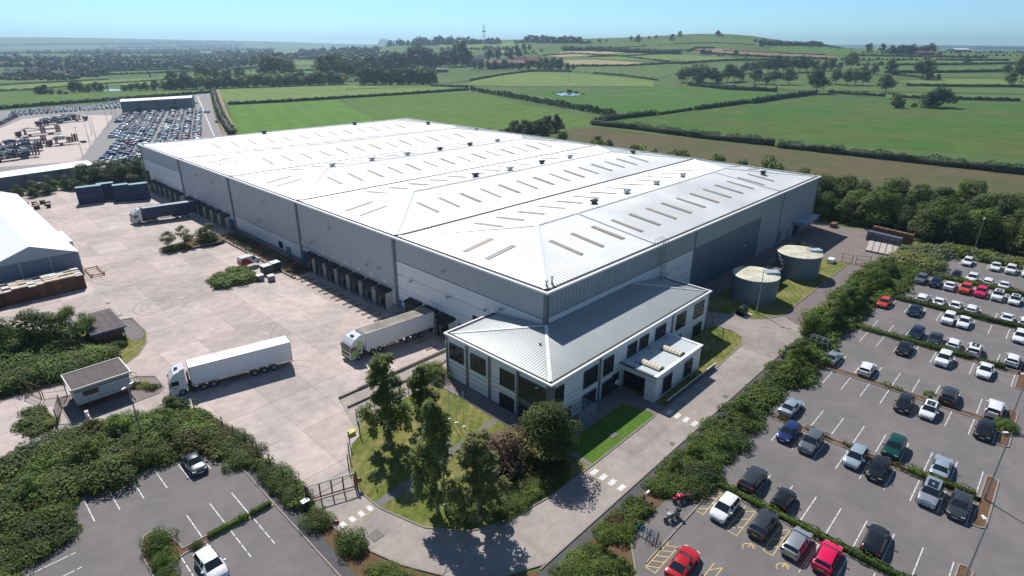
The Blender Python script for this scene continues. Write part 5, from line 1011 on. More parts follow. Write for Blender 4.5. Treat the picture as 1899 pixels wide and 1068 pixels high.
def bicycle(label, x, y, rz, m):
    t = thing('bicycle', label, 'bicycle', (x, y, 0), rz)
    for X in (.52, -.52): MB().ring((X, 0, .34), .32, .022, 'y', 18, 4).build('wheel', M_TYRE, t)
    mb = MB(); B_ = (-.05, 0, .3); S_ = (-.18, 0, .85); H_ = (.38, 0, .85)
    for a, b in ((B_, S_), (B_, H_), (S_, H_), (S_, (-.52, 0, .34)), (B_, (-.52, 0, .34)), (H_, (.52, 0, .34))): mb.tube(a, b, .022, n=5)
    mb.build('frame', m, t); MB().box(-.32, -.06, .9, -.08, .06, .95).build('saddle', M_TRIM, t); MB().tube((.36, -.26, .98), (.36, .26, .98), .016, n=5).tube((.38, 0, .85), (.36, 0, .98), .016, n=5).build('handlebar', M_DKMETAL, t)
bicycle('black bicycle at the outer end of the near cycle rack', -15.9, -28.4, .3, M_DKMETAL); bicycle('blue bicycle next to the end of the near cycle rack', -16.1, -27.6, .12, PAINT['navy']); bicycle('dark bicycle leaning in the far cycle rack', -7.9, -28.2, .2, M_DKMETAL)

# ------------------------------------------------------------------ distant vehicle compound
P_CONC = [(-14, 388), (2.6, 434), (26.6, 446), (49.5, 421), (-6.8, 244), (-33, 252), (-80, 262), (-80, 300)]
drape('compound_asphalt', [(-200, 240), (-60, 212), (0, 197), (62, 275), (64, 279), (104, 396), (179, 604), (150, 560), (112, 500), (66, 512), (-40, 500), (-200, 470)], mat('pale_asphalt', (.24, .225, .225), .9, var=.08, vs=.1), .03)
drape('compound_concrete', P_CONC, mat('pale_concrete', (.50, .42, .385), .85, var=.08, vs=.08), .06)
drape('dirt_bank', [(60, 272), (64, 279), (106, 396), (181, 606), (190, 606), (113, 396), (71, 276), (66, 268)], mat('dry_bank', (.25, .18, .10), .95, var=.3, vs=.2), .3)
drape('lane_line', [(59.4, 279), (59.9, 279), (146.9, 545), (146.2, 545)], M_WHITEP, .08)
FC = ['grey', 'dark grey', 'black', 'navy', 'silver', 'white', 'white', 'dark grey', 'blue', 'pale blue', 'silver']; fk = ['hatchback', 'suv', 'saloon', 'estate', 'hatchback', 'suv']
def far_proto(kind):
    k = 'far_'+kind
    if k in CARP: return CARP[k]
    L, W, H, st, body, glass, wind, rear, glass2 = car_geometry(kind); mb = MB(); mb.v = list(body.v); mb.f = list(body.f); mb.m = [0]*len(body.f)
    for g in (glass, glass2, wind, rear):
        n = len(mb.v); mb.v += g.v; mb.f += [tuple(i+n for i in f) for f in g.f]; mb.m += [1]*len(g.f)
    for X in (L*.305, -L*.31):
        for s in (1, -1): mb.tube((X, s*(W/2-.1), .33), (X, s*(W/2+.02), .33), .33, .33, 8, 2)
    me = bpy.data.meshes.new('parked_car'); me.from_pydata(mb.v, [], mb.f); [me.materials.append(m) for m in (PAINT['white'], M_CGLASS, M_TYRE)]; me.polygons.foreach_set('material_index', mb.m); me.update(); CARP[k] = me; return me
def far_car(x, y, rz, colour, where='compound'):
    o = bpy.data.objects.new('parked_car', far_proto(rnd.choice(fk))); COL.objects.link(o); o.location = (x, y, hgt(x, y)+.08); o.rotation_euler = (0, 0, rz); olink(o, PAINT[colour]); r_ = 'red' in colour
    tag(o, 'small distant red car among the packed rows of the vehicle compound' if r_ else 'small distant %s car among the packed rows of the vehicle compound' % colour, 'car', '%s cars in the distant compound' % ('red' if r_ else colour)); return o
nf = 0
def pip(x, y, poly):
    c = False; n = len(poly)
    for i in range(n):
        a, b = poly[i], poly[(i+1) % n]
        if (a[1] > y) != (b[1] > y) and x < (b[0]-a[0])*(y-a[1])/(b[1]-a[1])+a[0]: c = not c
    return c
BLK = [(45, 392), (55, 424), (103, 421), (101, 400), (54, 275), (46, 250), (22, 228), (3, 208), (-3, 232), (7, 258)]
u = np.array([.5, .866]); vv = np.array([.866, -.5])  # rows run along the compound's own axis
o0 = np.array([20., 240.])
rowd = np.array([math.cos(1.22), math.sin(1.22)]); rown = np.array([rowd[1], -rowd[0]])
FCARS = []
for ir in range(-14, 16):
    for ic in range(-16, 90):
        q = o0+rown*(ir*5.25+(ir//5)*1.2)+rowd*(ic*2.9+(ir%2)*1.2)
        if not pip(q[0], q[1], BLK) or rnd.random() < .10 or ic % 19 == 0: continue
        FCARS.append((q[0]+rnd.uniform(-.2, .2), q[1]+rnd.uniform(-.2, .2), math.atan2(rown[1], rown[0])+(math.pi if rnd.random() < .5 else 0), 'red' if rnd.random() < .06 else rnd.choice(FC[:9])))
for row in range(5):
    for i in range(24):
        if rnd.random() < .06: continue
        FCARS.append((.6+2.85*i+row*1.6, 460.6+.52*i+row*7.5, 1.42+rnd.uniform(-.04, .04), 'red' if rnd.random() < .04 else rnd.choice(['white', 'silver', 'white', 'grey', 'pale blue', 'silver', 'dark grey'])))
for i in range(7): FCARS.append((68+i*3, 508+i*5.2, 1.35, rnd.choice(['white', 'silver'])))
for i in range(12): FCARS.append((-17+i*1.7, 392+i*5.3, .2, rnd.choice(['red', 'grey', 'dark grey', 'blue', 'silver', 'red'])))
for i in range(6): FCARS.append((-27+i*2.9, 199+i*3.1, .9+rnd.uniform(-.3, .3), rnd.choice(['white', 'silver', 'white'])))
FCARS.append((83, 336, 1.22, 'red')); FCARS.append((119, 470, 1.2, 'white')); FCARS.append((98, 455, 1.2, 'white'))
FCARS.sort(key=lambda c: dist(c))
for c in FCARS[:236]: far_car(*c)
mb = MB(); cm = list(dict.fromkeys(c[3] for c in FCARS[236:])); base = far_proto('hatchback'); bv = [tuple(v.co) for v in base.vertices]; bf = [(tuple(p.vertices), p.material_index) for p in base.polygons]
for x, y, rz, col in FCARS[236:]:
    n = len(mb.v); c_, s_ = math.cos(rz), math.sin(rz); mb.v += [(x+a*c_-b*s_, y+a*s_+b*c_, z+.1) for a, b, z in bv]
    for f, mi in bf: mb.f.append(tuple(i+n for i in f)); mb.m.append(mi-1 if mi else 2+cm.index(col))
tag(mb.build('distant_cars', [M_CGLASS, M_TYRE]+[PAINT[c] for c in cm]), 'farthest rows of small cars at the back of the vehicle compound', None, None, 'stuff')
# car transporters
M_TRRED = mat('dark_red_transporter', (.085, .03, .04), .5, .2)
def transporter(label, x, y, rz, ncars, L=17.0, cabc='red'):
    t = thing('car_transporter', label, 'car transporter', (x, y, .08), rz, 'car transporters on the pale concrete'); M = M_TRRED
    MB().prism([(-.2, -1.2), (1.8, -1.2), (2.2, -.8), (2.2, .8), (1.8, 1.2), (-.2, 1.2)], .5, lambda a, b: 2.9-.25*max(0, a)).build('cab', PAINT['dark grey'] if cabc != 'red' else M_TRRED, t); MB().box(2.2, -1.1, 1.6, 2.24, 1.1, 2.6).build('windscreen', M_CGLASS, t)
    mb = MB(); mb.box(-L, -1.25, .75, -1, 1.25, .95); mb.box(-L, -1.25, 2.5, -1, -1.05, 2.65); mb.box(-L, 1.05, 2.5, -1, 1.25, 2.65); mb.box(-L*.55, -1.2, 2.5, -1.5, 1.2, 2.58); mb.path([(-.5, -1.1, 2.7), (-1.5, -1.1, 3.6), (-4, -1.1, 4.0), (-8, -1.1, 3.0), (-L, -1.1, 2.8)], .16, 4); mb.path([(-.5, 1.1, 2.7), (-1.5, 1.1, 3.6), (-4, 1.1, 4.0), (-8, 1.1, 3.0), (-L, 1.1, 2.8)], .16, 4); mb.build('deck', mat('grimy_transporter_deck', (.16, .15, .17), .6), t)
    mb = MB()
    for X in (-2.0, -9.0, -10.2, -L+1.4, -L+.2):
        for s in (1, -1): mb.box(X-.22, s*1.2-.16, .8, X+.22, s*1.2+.16, 4.5 if X < -8 else 3.4)
    mb.build('post', M, t)
    for X in (-.9+1.9, -3.6, -12, -13.2):
        for s in (1, -1): MB().tube((X, s*.9, .48), (X, s*1.2, .48), .48, .48, 10).build('wheel', M_TYRE, t)
    for i in range(ncars):
        c = bpy.data.objects.new('parked_car', far_proto(rnd.choice(fk))); COL.objects.link(c); X = -3.4-(i//2)*4.7; zz = .95 if i % 2 else 2.66
        ca, sa = math.cos(rz), math.sin(rz); c.location = (x+X*ca, y+X*sa, .08+zz); c.rotation_euler = (0, 0, rz); olink(c, PAINT[rnd.choice(['grey', 'silver', 'pale blue', 'silver', 'white', 'blue'])]); tag(c, 'small car carried on a transporter in the distant compound', 'car', 'cars on the transporters')
    return t
transporter('loaded car transporter parked farthest back on the pale concrete', 4.5, 387.5, .59+math.pi, 9, 22); transporter('empty car transporter with raised curved deck, second from the back', -11, 342.5, .09+math.pi, 0)
transporter('empty car transporter with tall dark red posts, third from the back', -24, 301, .1+math.pi, 3, 17); transporter('loaded car transporter near the long low shed', -30, 283, .25+math.pi, 8, 19); transporter('car transporter nearest the long low shed', -33, 264, .3+math.pi, 6, 18)
transporter('short cab transporter standing alone beyond the others', 28, 399.5, .1, 0, 5, 'dark grey'); transporter('dark low transporter behind the third one', -6, 298, .1+math.pi, 1, 8, 'red')
def gable_shed(label, P, h, rise, mw, mr, name='warehouse_shed', door=None):
    """P: four ground corners, ridge parallel to P0-P1"""
    t = thing(name, label, 'shed'); P = [np.array(p, float) for p in P]; mb = MB(); mb.prism([tuple(p) for p in P], 0, h); mb.build('walls', mw, t)
    c0, c1 = (P[0]+P[3])/2, (P[1]+P[2])/2; a = lambda p, z: (p[0], p[1], z)
    o_ = .3; d = (P[1]-P[0]); d = d/np.linalg.norm(d)*o_; n = (P[3]-P[0]); n = n/np.linalg.norm(n)*o_; q = [P[0]-d-n, P[1]+d-n, P[2]+d+n, P[3]-d+n]; c0 = c0-d; c1 = c1+d
    mb = MB(); mb.poly([a(q[0], h+.03), a(q[1], h+.03), a(c1, h+rise), a(c0, h+rise)]); mb.poly([a(c0, h+rise), a(c1, h+rise), a(q[2], h+.03), a(q[3], h+.03)]); mb.poly([a(q[0], h+.02), a(c0, h+rise), a(q[3], h+.02)]); mb.poly([a(q[1], h+.02), a(q[2], h+.02), a(c1, h+rise)]); mb.build('roof', mr, t); return t
M_SHEDW = mat('blue_grey_shed_wall', (.15, .17, .20), .6, var=.05, vs=.2); M_SHEDR = mat('white_shed_roof', (.70, .71, .72), .5, var=.04, vs=.1)
s1 = gable_shed('long low white roofed shed in front of the vehicle compound', [(-60, 196), (-9.5, 205.5), (-11.5, 216), (-62, 206)], 4.4, .9, M_SHEDW, M_SHEDR)
for k in range(5): MB().box(-.1, -.1, 0, .1, .1, 4.35).build('downpipe', M_DKMETAL, s1, loc=(-50+k*10, 197.5+k*1.88, 0))
s2 = gable_shed('white roofed grey shed at the back of the vehicle compound', [(57, 430), (103, 431.5), (112, 452), (64, 450)], 7.6, .8, M_SHEDW, M_SHEDR)
for k in range(3): MB().box(68+k*11.5, 429.6, 0, 68.4+k*11.5, 430.3, 7.5).build('pilaster', M_DKMETAL, s2)
for x in (66, 88): MB().box(x, 430.0, 0, x+2, 430.35, 2.6).build('door', M_DKMETAL, s2)
# storage tent, pallets, containers
M_TENT = mat('white_tent_fabric', (.86, .86, .86), .45); M_TENTW = mat('grey_tent_wall', (.165, .20, .26), .6, var=.04, vs=.3); M_TENTG = mat('grey_tent_gable', (.36, .41, .47), .6)
tt = thing('storage_tent', 'long white roofed storage tent with blue-grey gable wall', 'tent'); x0, x1, ya, yb, h, rg = -51.6, -36.9, 95.2, 165.5, 5.1, 8.0
xm = (x0+x1)/2
MB().box(x0, ya, 0, x1, yb, h-.05).build('walls', M_TENTW, tt); mb = MB(); mb.poly([(x0-.2, ya-.25, h), (xm, ya-.25, rg), (xm, yb, rg), (x0-.2, yb, h)]); mb.poly([(xm, ya-.25, rg), (x1+.2, ya-.25, h), (x1+.2, yb, h), (xm, yb, rg)]); mb.build('roof', M_TENT, tt)
MB().poly([(x0-.1, ya-.05, h), (x1+.1, ya-.05, h), (xm, ya-.05, rg-.05)]).build('gable', M_TENTG, tt)
for x in (x1, x0+5.0, x0+9.9): MB().box(x-.12, ya-.12, 0, x+.12, ya+.02, h-.02).build('post', M_TENTG if x < x1 else M_METAL, tt)
cb_ = thing('white_cabin', 'long low white cabin standing beside the storage tent', 'cabin'); MB().box(-36.3, 117, 0, -34.2, 128, 1.6).build('walls', mat('cabin_wall', (.45, .44, .46), .6), cb_); MB().box(-36.4, 116.9, 1.62, -34.1, 128.1, 1.8).build('roof', M_TENT, cb_)
M_PAL = [mat('pallet_wood_%s' % a, c, .85, var=.25, vs=3, objr=.15) for a, c in (('pale', (.60, .49, .37)), ('grey', (.58, .55, .51)), ('brown', (.17, .085, .05)), ('red', (.15, .055, .035)))]
def pallet_mesh(n, m):
    mb = MB(); h = .15
    for k in range(n):
        z = k*h
        for y in (-.5, 0, .5): mb.box(-.6, y-.05, z, .6, y+.05, z+.10)
        if k == n-1:
            for i in range(6): mb.box(-.58+i*.2, -.5, z+.10, -.42+i*.2, .5, z+.125)
        else: mb.box(-.6, -.5, z+.10, .6, .5, z+.12)
    me = bpy.data.meshes.new('pallet_stack'); me.from_pydata(mb.v, [], mb.f); me.materials.append(m); me.update(); return me
PM = [pallet_mesh(n, M_PAL[2]) for n in (18, 19, 20)]; 
def pallet_stack(x, y, rz, n, top, grp, lab, low=False):
    t = bpy.data.objects.new('pallet_stack', PALM[(n, top)]); COL.objects.link(t); t.location = (x, y, 0); t.rotation_euler = (0, 0, rz); return tag(t, lab, 'pallet stack', grp)
PALM = {}
for n in (8, 17, 18, 19, 20):
    for top in range(4):
        mb = MB(); h = .15
        for k in range(n):
            z = k*h; mi = 0 if k < n-1 else 1
            for y in (-.42, 0, .42): mb.box(-.6, y-.06, z, .6, y+.06, z+.105, mi)
            mb.box(-.6, -.5, z+.107, .6, .5, z+.125, mi)
        for i in range(6): mb.box(-.58+i*.2, -.5, n*h-.02, -.44+i*.2, .5, n*h+.0, 1)
        me = bpy.data.meshes.new('pallet_stack'); me.from_pydata(mb.v, [], mb.f); me.materials.append(M_PAL[3 if top % 2 else 2]); me.materials.append(M_PAL[(0, 1, 0, 1)[top]]); me.polygons.foreach_set('material_index', mb.m); me.update(); PALM[(n, top)] = me
for r in range(5):
    for k in range(12 if r else 12):
        if r == 3 and k % 4 == 1: continue
        pallet_stack(-38.9-1.24*k, 86.9+1.35*r-.0*k, rnd.uniform(-.04, .04), rnd.choice((18, 19, 20)) if r < 4 else 17, rnd.randrange(4), 'pallet stacks in front of the tent', 'tall stack of wooden pallets packed in the block before the tent')
for k in range(10): pallet_stack(-52.5-1.24*k, 85.4+.4*(k % 2), 0, 19, k % 4, 'pallet stacks in front of the tent', 'tall stack of wooden pallets packed in the block before the tent')
M_OR = mat('orange_steel', (.42, .20, .06), .6); rb = thing('orange_rack', 'orange steel rack frame lying beside the tent corner', 'rack', (-35.0, 95.2, 0)); mb = MB()
for y in (-3, 2.5): mb.box(-1.2, y, .3, 1.2, y+.2, .5)
for x in (-1.2, 1.0): mb.box(x, -3, .5, x+.2, 2.7, .7); mb.box(x, -3, 0, x+.15, -2.8, .3); mb.box(x, 2.5, 0, x+.15, 2.7, .3)
mb.build('beams', M_OR, rb)
# crates by the far fence
for i in range(12):
    x, y = -37.5+(i % 4)*2.3+rnd.uniform(-.5, .5), 166+(i//4)*3.2+rnd.uniform(-.6, .6); pallet_stack(x, y, rnd.uniform(0, 1.5), 8, i % 4, 'low pallet stacks at the far left of the yard', 'low pinkish stack of pallets near the far end of the tent')
M_CONT = mat('navy_container', (.012, .034, .105), .5, .1, var=.1, vs=.6, rib=('X', .35, .03)); M_CONTR = mat('faded_container_roof', (.14, .27, .36), .6, var=.25, vs=1.0)
def container(label, x, y, rz, L=6.1, z=0):
    t = thing('shipping_container', label, 'shipping container', (x, y, z), rz, None); MB().box(-L/2, -1.22, .1, L/2, 1.22, 2.5).build('body', M_CONT, t); MB().box(-L/2-.02, -1.24, 2.51, L/2+.02, 1.24, 2.58).build('roof', M_CONTR, t); mb = MB()
    for x_ in (-L/2, L/2):
        for y_ in (-1.22, 1.22): mb.box(x_-.08, y_-.08, 0, x_+.08, y_+.08, 2.6)
    for f in range(4): sub_ = MB(); sub_.v = mb.v[f*8:f*8+8]; sub_.f = [tuple(i-f*8 for i in q) for q in mb.f[f*6:f*6+6]]; sub_.m = [0]*6; sub_.build('corner_post', M_CONT, t)
    mb = MB()
    n = int(L/.6)
    for k in range(n): mb.box(-L/2+.3+k*.6, -1.27, .2, -L/2+.5+k*.6, -1.22, 2.45)
    mb.build('side_ribs', M_CONT, t); return t
for nm, x, y, r_, L_, z in (('leftmost', -20.2, 163.4, -.1, 6.4, -.1), ('second', -15.4, 165.8, -.12, 4.4, -.3), ('third', -12.4, 161.6, -.12, 4.0, -.5), ('rightmost', -8.2, 160.9, -.12, 5.6, -.8)):
    for lv, lw in ((0, 'lower'), (1, 'upper')): container('%s navy shipping container in the %s stack by the far trees' % (lw, nm), x, y, r_, L_, z+lv*2.62)
# brick hut
hut = thing('brick_hut', 'small brick substation hut with flat brown felt roof', 'hut'); M_BRK = mat('dark_red_brick', (.12, .052, .038), .85, var=.25, vs=3, rib=('Z', .15, .006)); M_FELT = mat('brown_roof_felt', (.115, .095, .10), .9, var=.2, vs=1, stripe=(0, 1.2, .10))
MB().prism([(-43.4, 56.2), (-39.3, 56.2), (-39.3, 64.9), (-41.9, 64.9), (-41.9, 63.6), (-43.4, 63.6)], 0, 2.35).build('walls', M_BRK, hut)
MB().prism([(-43.9, 55.8), (-39.0, 55.8), (-39.0, 65.3), (-42.2, 65.3), (-42.2, 64.0), (-43.9, 64.0)], 2.36, 2.62).build('roof', M_FELT, hut); MB().box(-43.93, 55.72, 2.34, -38.95, 55.79, 2.62).build('fascia', mat('blue_fascia', (.05, .11, .22), .5), hut); MB().box(-39.75, 56.05, .9, -39.45, 56.18, 1.4).build('sign_plate', M_WHITE, hut)
for k in range(7): MB().box(-43.2+.0, 56.6+k*1.1, 2.625, -39.2, 56.64+k*1.1, 2.645).build('roof_seam', M_FELT, hut)
# gatehouse
gh = thing('gatehouse', 'raised cabin gatehouse with flat roof and steps at the yard entrance', 'gatehouse'); M_GHW = mat('pale_gatehouse_boards', (.42, .455, .48), .5, var=.06, vs=.5); M_GHR = mat('dark_roof_felt', (.11, .092, .09), .9, var=.15, vs=1)
gx0, gx1, gy0, gy1 = -49.7, -43.4, 37.6, 42.6
MB().box(gx0+.15, gy0+.5, 0, gx1-.15, gy1-.2, .95).build('base', M_BRK, gh); MB().box(gx0+.04, gy0+.04, .95, gx1-.04, gy1-.04, 3.1).build('cabin_core', M_BACK, gh)
for i, (a, b) in enumerate(((.95, 1.4), (1.4, 1.85), (1.85, 2.3), (2.3, 2.75))):
    if i in (2, 3): MB().box(gx0+2.7, gy0, a+.03, gx1, gy0+.1, b-.03).build('board', M_GHW, gh); MB().box(gx0, gy0, a+.03, gx0+.75, gy0+.1, b-.03).build('board', M_GHW, gh)
    else: MB().box(gx0, gy0, a+.03, gx1, gy0+.1, b-.03).build('board', M_GHW, gh)
    MB().box(gx0-.0, gy0+.1, a+.03, gx0+.1, gy1, b-.03).build('board', M_GHW, gh)
window('window', 'y', gx0+.85, gx0+2.6, 1.95, 2.75, 3, 1, gh, gy0+.04, M_GHW)
MB().box(gx0-.02, gy0-.03, 2.78, gx1+.02, gy0+.1, 3.3).build('fascia_panel', mat('grey_fascia', (.17, .185, .20), .6), gh)
MB().box(gx0-.2, gy0-.2, 3.2, gx1+.2, gy1+.2, 3.42).build('roof', M_GHR, gh); mb = MB(); mb.box(gx0-.32, gy0-.32, 3.22, gx0-.2, gy1+.32, 3.5); mb.box(gx0-.2, gy0-.32, 3.22, gx1+.32, gy0-.2, 3.5); mb.box(gx0-.2, gy1+.2, 3.22, gx1+.32, gy1+.32, 3.5); mb.box(gx1+.2, gy0-.2, 3.22, gx1+.32, gy1+.2, 3.46); mb.build('roof_edge', M_METAL, gh)
for k in range(1, 6): MB().box(gx0+k*1.05, gy0-.2, 3.421, gx0+k*1.05+.05, gy1+.2, 3.45).build('roof_seam', M_GHR, gh)
for k in range(5): MB().box(gx1+.05+k*.3, 39.6, 0, gx1+.35+k*.3, 41.0, 1.0-k*.2).build('step', MT['wall_concrete'], gh)
mb = MB()
for y in (39.55, 41.05):
    for k in (0, 2, 4): mb.tube((gx1+.2+k*.3, y, 1.0-k*.2), (gx1+.2+k*.3, y, 2.0-k*.2), .03)
    mb.tube((gx1+.1, y, 2.05), (gx1+1.5, y, 1.15), .03)
mb.build('stair_rail', M_METAL, gh)
# gates and barriers
def bar_gate(label, p0, p1, h, m, n=None, name='metal_gate', step=.16, z=0.0):
    t = thing(name, label, 'gate'); a, b = np.array(p0, float), np.array(p1, float); L = np.linalg.norm(b-a); d = (b-a)/L
    mb = MB(); P = lambda s, zz: (*(a+d*s), zz+z)
    mb.tube(P(0, 0), P(0, h+.1), .06); mb.tube(P(L, 0), P(L, h+.1), .06); mb.tube(P(0, h), P(L, h), .04); mb.tube(P(0, .15), P(L, .15), .04); mb.tube(P(0, h*.5), P(L, h*.5), .03); mb.build('gate_frame', m, t)
    mb = MB(); k = step
    while k < L: mb.tube(P(k, .15), P(k, h), .014, n=4); k += step
    mb.build('bars', m, t); return t
bar_gate('upper of two brown barred gate leaves beside the gatehouse', (-52.4, 44.2), (-50.0, 43.0), 2.2, M_BROWNMETAL); bar_gate('lower of two brown barred gate leaves beside the gatehouse', (-52.3, 36.2), (-51.2, 40.0), 2.2, M_BROWNMETAL); bar_gate('brown barred gate leaf folded back along the road verge', (-52.6, 44.6), (-53.6, 47.6), 2.2, M_BROWNMETAL)
ba = thing('traffic_barrier', 'red and white traffic barrier in front of the gatehouse', 'barrier', (-49.3, 35.2, 0)); MB().box(-.2, -.2, 0, .2, .2, 1.1).build('cabinet', M_WHITE, ba); mb = MB()
for k in range(6): mb.box(-.05, -.3-k*.6-.6, .92, .05, -.3-k*.6, 1.06, k % 2)
mb.build('arm', [mat('barrier_red', (.45, .03, .07), .5), M_WHITE], ba)
gb = thing('swing_barrier', 'low grey swing barrier rail across the lane below the gatehouse', 'barrier'); mb = MB(); mb.tube((-52.6, 34.8, .95), (-49.8, 31.8, .95), .05); mb.tube((-52.6, 34.8, 0), (-52.6, 34.8, 1.1), .07); mb.tube((-49.8, 31.8, 0), (-49.8, 31.8, 1.1), .07); mb.tube((-52.6, 34.8, .2), (-49.8, 31.8, .8), .03); mb.build('rail', M_DKMETAL, gb)
gc = thing('swing_gate', 'brown framed swing gate with pale top rail across the road', 'gate'); a, b = np.array([-36.95, .35]), np.array([-32.4, -.15]); a = np.array([-36.85, 1.0]); b = np.array([-32.3, -.7]); mb = MB(); L = np.linalg.norm(b-a); d = (b-a)/L; P = lambda s, z: (*(a+d*s), z)
for k in range(5): mb.box(*(lambda c: (c[0]-.06, c[1]-.06, .15 if k else 0, c[0]+.06, c[1]+.06, 1.95))(a+d*L*k/4))
mb.tube(P(0, .25), P(L, .25), .07); mb.tube(P(0, .25), P(L, 1.9), .03); mb.build('gate_frame', M_BROWNMETAL, gc); MB().tube(P(-.1, 2.0), P(L+.1, 2.0), .08).build('top_rail', mat('cream_paint', (.6, .58, .5), .5), gc); MB().tube(P(L+.2, 0), P(L+.2, 2.3), .10).tube(P(-.2, 0), P(-.2, 2.3), .1).build('gate_post', M_BROWNMETAL, gc)
bar_gate('left leaf of brown double gates at the end of the service road', (84.8, -18.3), (86.0, -20.8), 2.0, M_BROWNMETAL, step=.5); bar_gate('right leaf of brown double gates at the end of the service road', (84.6, -17.6), (84.2, -15.6), 2.0, M_BROWNMETAL, step=.5)
# fences
def fence(label, pts, h, m, step=2.6, mesh=True, z=0.0):
    t = thing('wire_fence', label, 'fence'); wire = MB()
    for i in range(len(pts)-1):
        a, b = np.array(pts[i], float), np.array(pts[i+1], float); L = np.linalg.norm(b-a); n = max(1, int(round(L/step)))
        for k in range(n+(i == len(pts)-2)):
            p = a+(b-a)*k/n; g = hgt(p[0], p[1]); MB().box(p[0]-.045, p[1]-.045, g, p[0]+.045, p[1]+.045, g+h+.15).build('post', m, t)
        for q in (.1, h*.5, h): wire.tube((*a, q), (*b, q), .014, n=4, cap=False)
    wire.build('wires', m, t); return t
fence('green wire fence between the yard and the left car park hedge', [(-40.5, 26.5), (-38.2, 20.0), (-37.35, 12), (-37.2, 2.8)], 2.0, M_GREENPOST, 3.2); fence('green wire fence curving beside the office lawn', [(-31.2, 2.4), (-28.8, 6.0), (-26.8, 7.0), (-25.6, 9.5), (-14, 10.6), (-12.7, 9.6)], 2.0, M_GREENPOST)
fence('short fence round the grass corner behind the entrance block', [(31.2, -9.6), (33.0, -9.9), (29.6, -13.4), (20.8, -14.6)], 1.8, M_GREENPOST, 3.5); fence('low dark railing beside the planted strip under the warehouse wall', [(-6.2, 104), (-6.2, 79), (-5.6, 66)], 1.0, M_BROWNMETAL, 2.2)
mb = MB(); mb.prism([(-6.5, 64), (-5.9, 64), (-5.9, 106), (-6.5, 106)], lambda a, b: hgt(a, b)-.1, lambda a, b: hgt(a, b)+.35); tag(mb.build('planter_kerb', M_BROWNMETAL), None, None, None, 'structure')
drape('planting_strip', [(-5.9, 66), (-.3, 66), (-.3, 108.5), (-5.9, 106)], M_SOIL, .06)
fence('long wire fence along the vehicle compound bank', [(66, 276), (110, 396), (186, 606)], 2.2, M_DKMETAL, 9); fence('far boundary fence behind the vehicle compound', [(-40, 503), (66, 516), (112, 503), (150, 565), (184, 606)], 2.2, M_DKMETAL, 9)
# bins, bollards, dock steps, guide rails
def bin_(label, x, y, big, rz=0.0):
    t = thing('wheelie_bin', label, 'bin', (x, y, hgt(x, y)), rz); w, d, h, m = (1.25, .95, 1.15, mat('grey_bin', (.20, .21, .22), .5)) if not big else (1.9, 1.5, 1.9, mat('dark_green_skip', (.03, .055, .05), .5))
    MB().prism([(-w/2, -d/2), (w/2, -d/2), (w/2, d/2), (-w/2, d/2)], .12, h).build('body', m, t); MB().prism([(-w/2-.05, -d/2-.05), (w/2+.05, -d/2-.05), (w/2+.05, d/2+.05), (-w/2-.05, d/2+.05)], h+.01, lambda a, b: h+.10+.12*(b+d/2)/d).build('lid', mat('pale_bin_lid', (.42, .45, .47), .5), t)
    for X in (-w/2+.12, w/2-.12):
        for Y in (-d/2+.1, d/2-.1): MB().tube((X-.03, Y, .07), (X+.03, Y, .07), .07, n=8).build('castor', M_BLACK, t)
bin_('grey wheelie bin at the kerb, left of the pair', -12.1, 67.2, 0); bin_('grey wheelie bin at the kerb, right of the pair', -10.5, 65.6, 0); bin_('large dark green skip bin nearer the white van', -9.3, 70.4, 1, .1); bin_('large dark green skip bin nearer the warehouse wall', -6.9, 71.4, 1, .1)
bl = mat('bollard_black', (.03, .03, .03), .5); 
for x, y, lab in ((-6.3, 65.2, 'black and yellow bollard at the kerb by the skip bins'), (-5.6, 62.6, 'black and yellow bollard nearest the first dock'), (-5.9, 33.9, 'black and yellow bollard left of the dock steps'), (-5.2, 32.4, 'black and yellow bollard right of the dock steps')):
    z = hgt(x, y); t = thing('bollard', lab, 'bollard', (x, y, z)); MB().cyl(0, 0, 0, 1.0, .09, 8).build('post', bl, t); MB().cyl(0, 0, .75, .95, .095, 8).build('band', M_YELP, t)
M_GR = mat('yellow_guide_rail', (.17, .13, .05), .6)
for i in range(8):
    y = 39.75+4.53*i-.35 if i < 7 else 35.6
    for s in (-1, 1):
        yy = y+s*.95; x0 = -5.9; z0, z1 = hgt(-6.2, yy)+.18, hgt(-3.6, yy)+.18; t = thing('wheel_guide', 'yellow hooped wheel guide on the ground before the docks', 'wheel guide', group='wheel guides before the docks')
        MB().path([(-3.4, yy-.14, z1-.1), (-3.6, yy-.14, z1), (-6.2, yy-.14, z0), (-6.4, yy-.08, z0), (-6.4, yy+.08, z0), (-6.2, yy+.14, z0), (-3.6, yy+.14, z1), (-3.4, yy+.14, z1-.1)], .055, 5).build('rail', M_GR, t)
for y in (19.6, 22.6):
    MB().tube((-6.6, y, -.7), (-4.2, y, -.85), .07).build('rail', M_GR, thing('wheel_guide', 'yellow wheel guide lying beside the docked green cab lorry', 'wheel guide', group='wheel guides beside the docked lorry'))
st = thing('dock_steps', 'galvanised steel steps with handrails beside the numbered docks', 'steps'); mb = MB()
for k in range(6): mb.box(-4.4+k*.5, 33.7, -1.05+.18*k, -3.9+k*.5, 34.9, -1.0+.18*k)
for y in (33.7, 34.9):
    mb.tube((-4.4, y, -.1), (-1.5, y, .95), .03); mb.tube((-4.4, y, -.55), (-1.5, y, .5), .03); mb.tube((-1.5, y, .95), (-.2, y, .95), .03)
    for k in range(4): mb.tube((-4.3+k*.95, y, -1.1+.3*k), (-4.3+k*.95, y, -.05+.34*k), .03)
mb.box(-1.4, 33.6, -.15, -.1, 36.2, -.08); mb.build('steps', M_METAL, st)
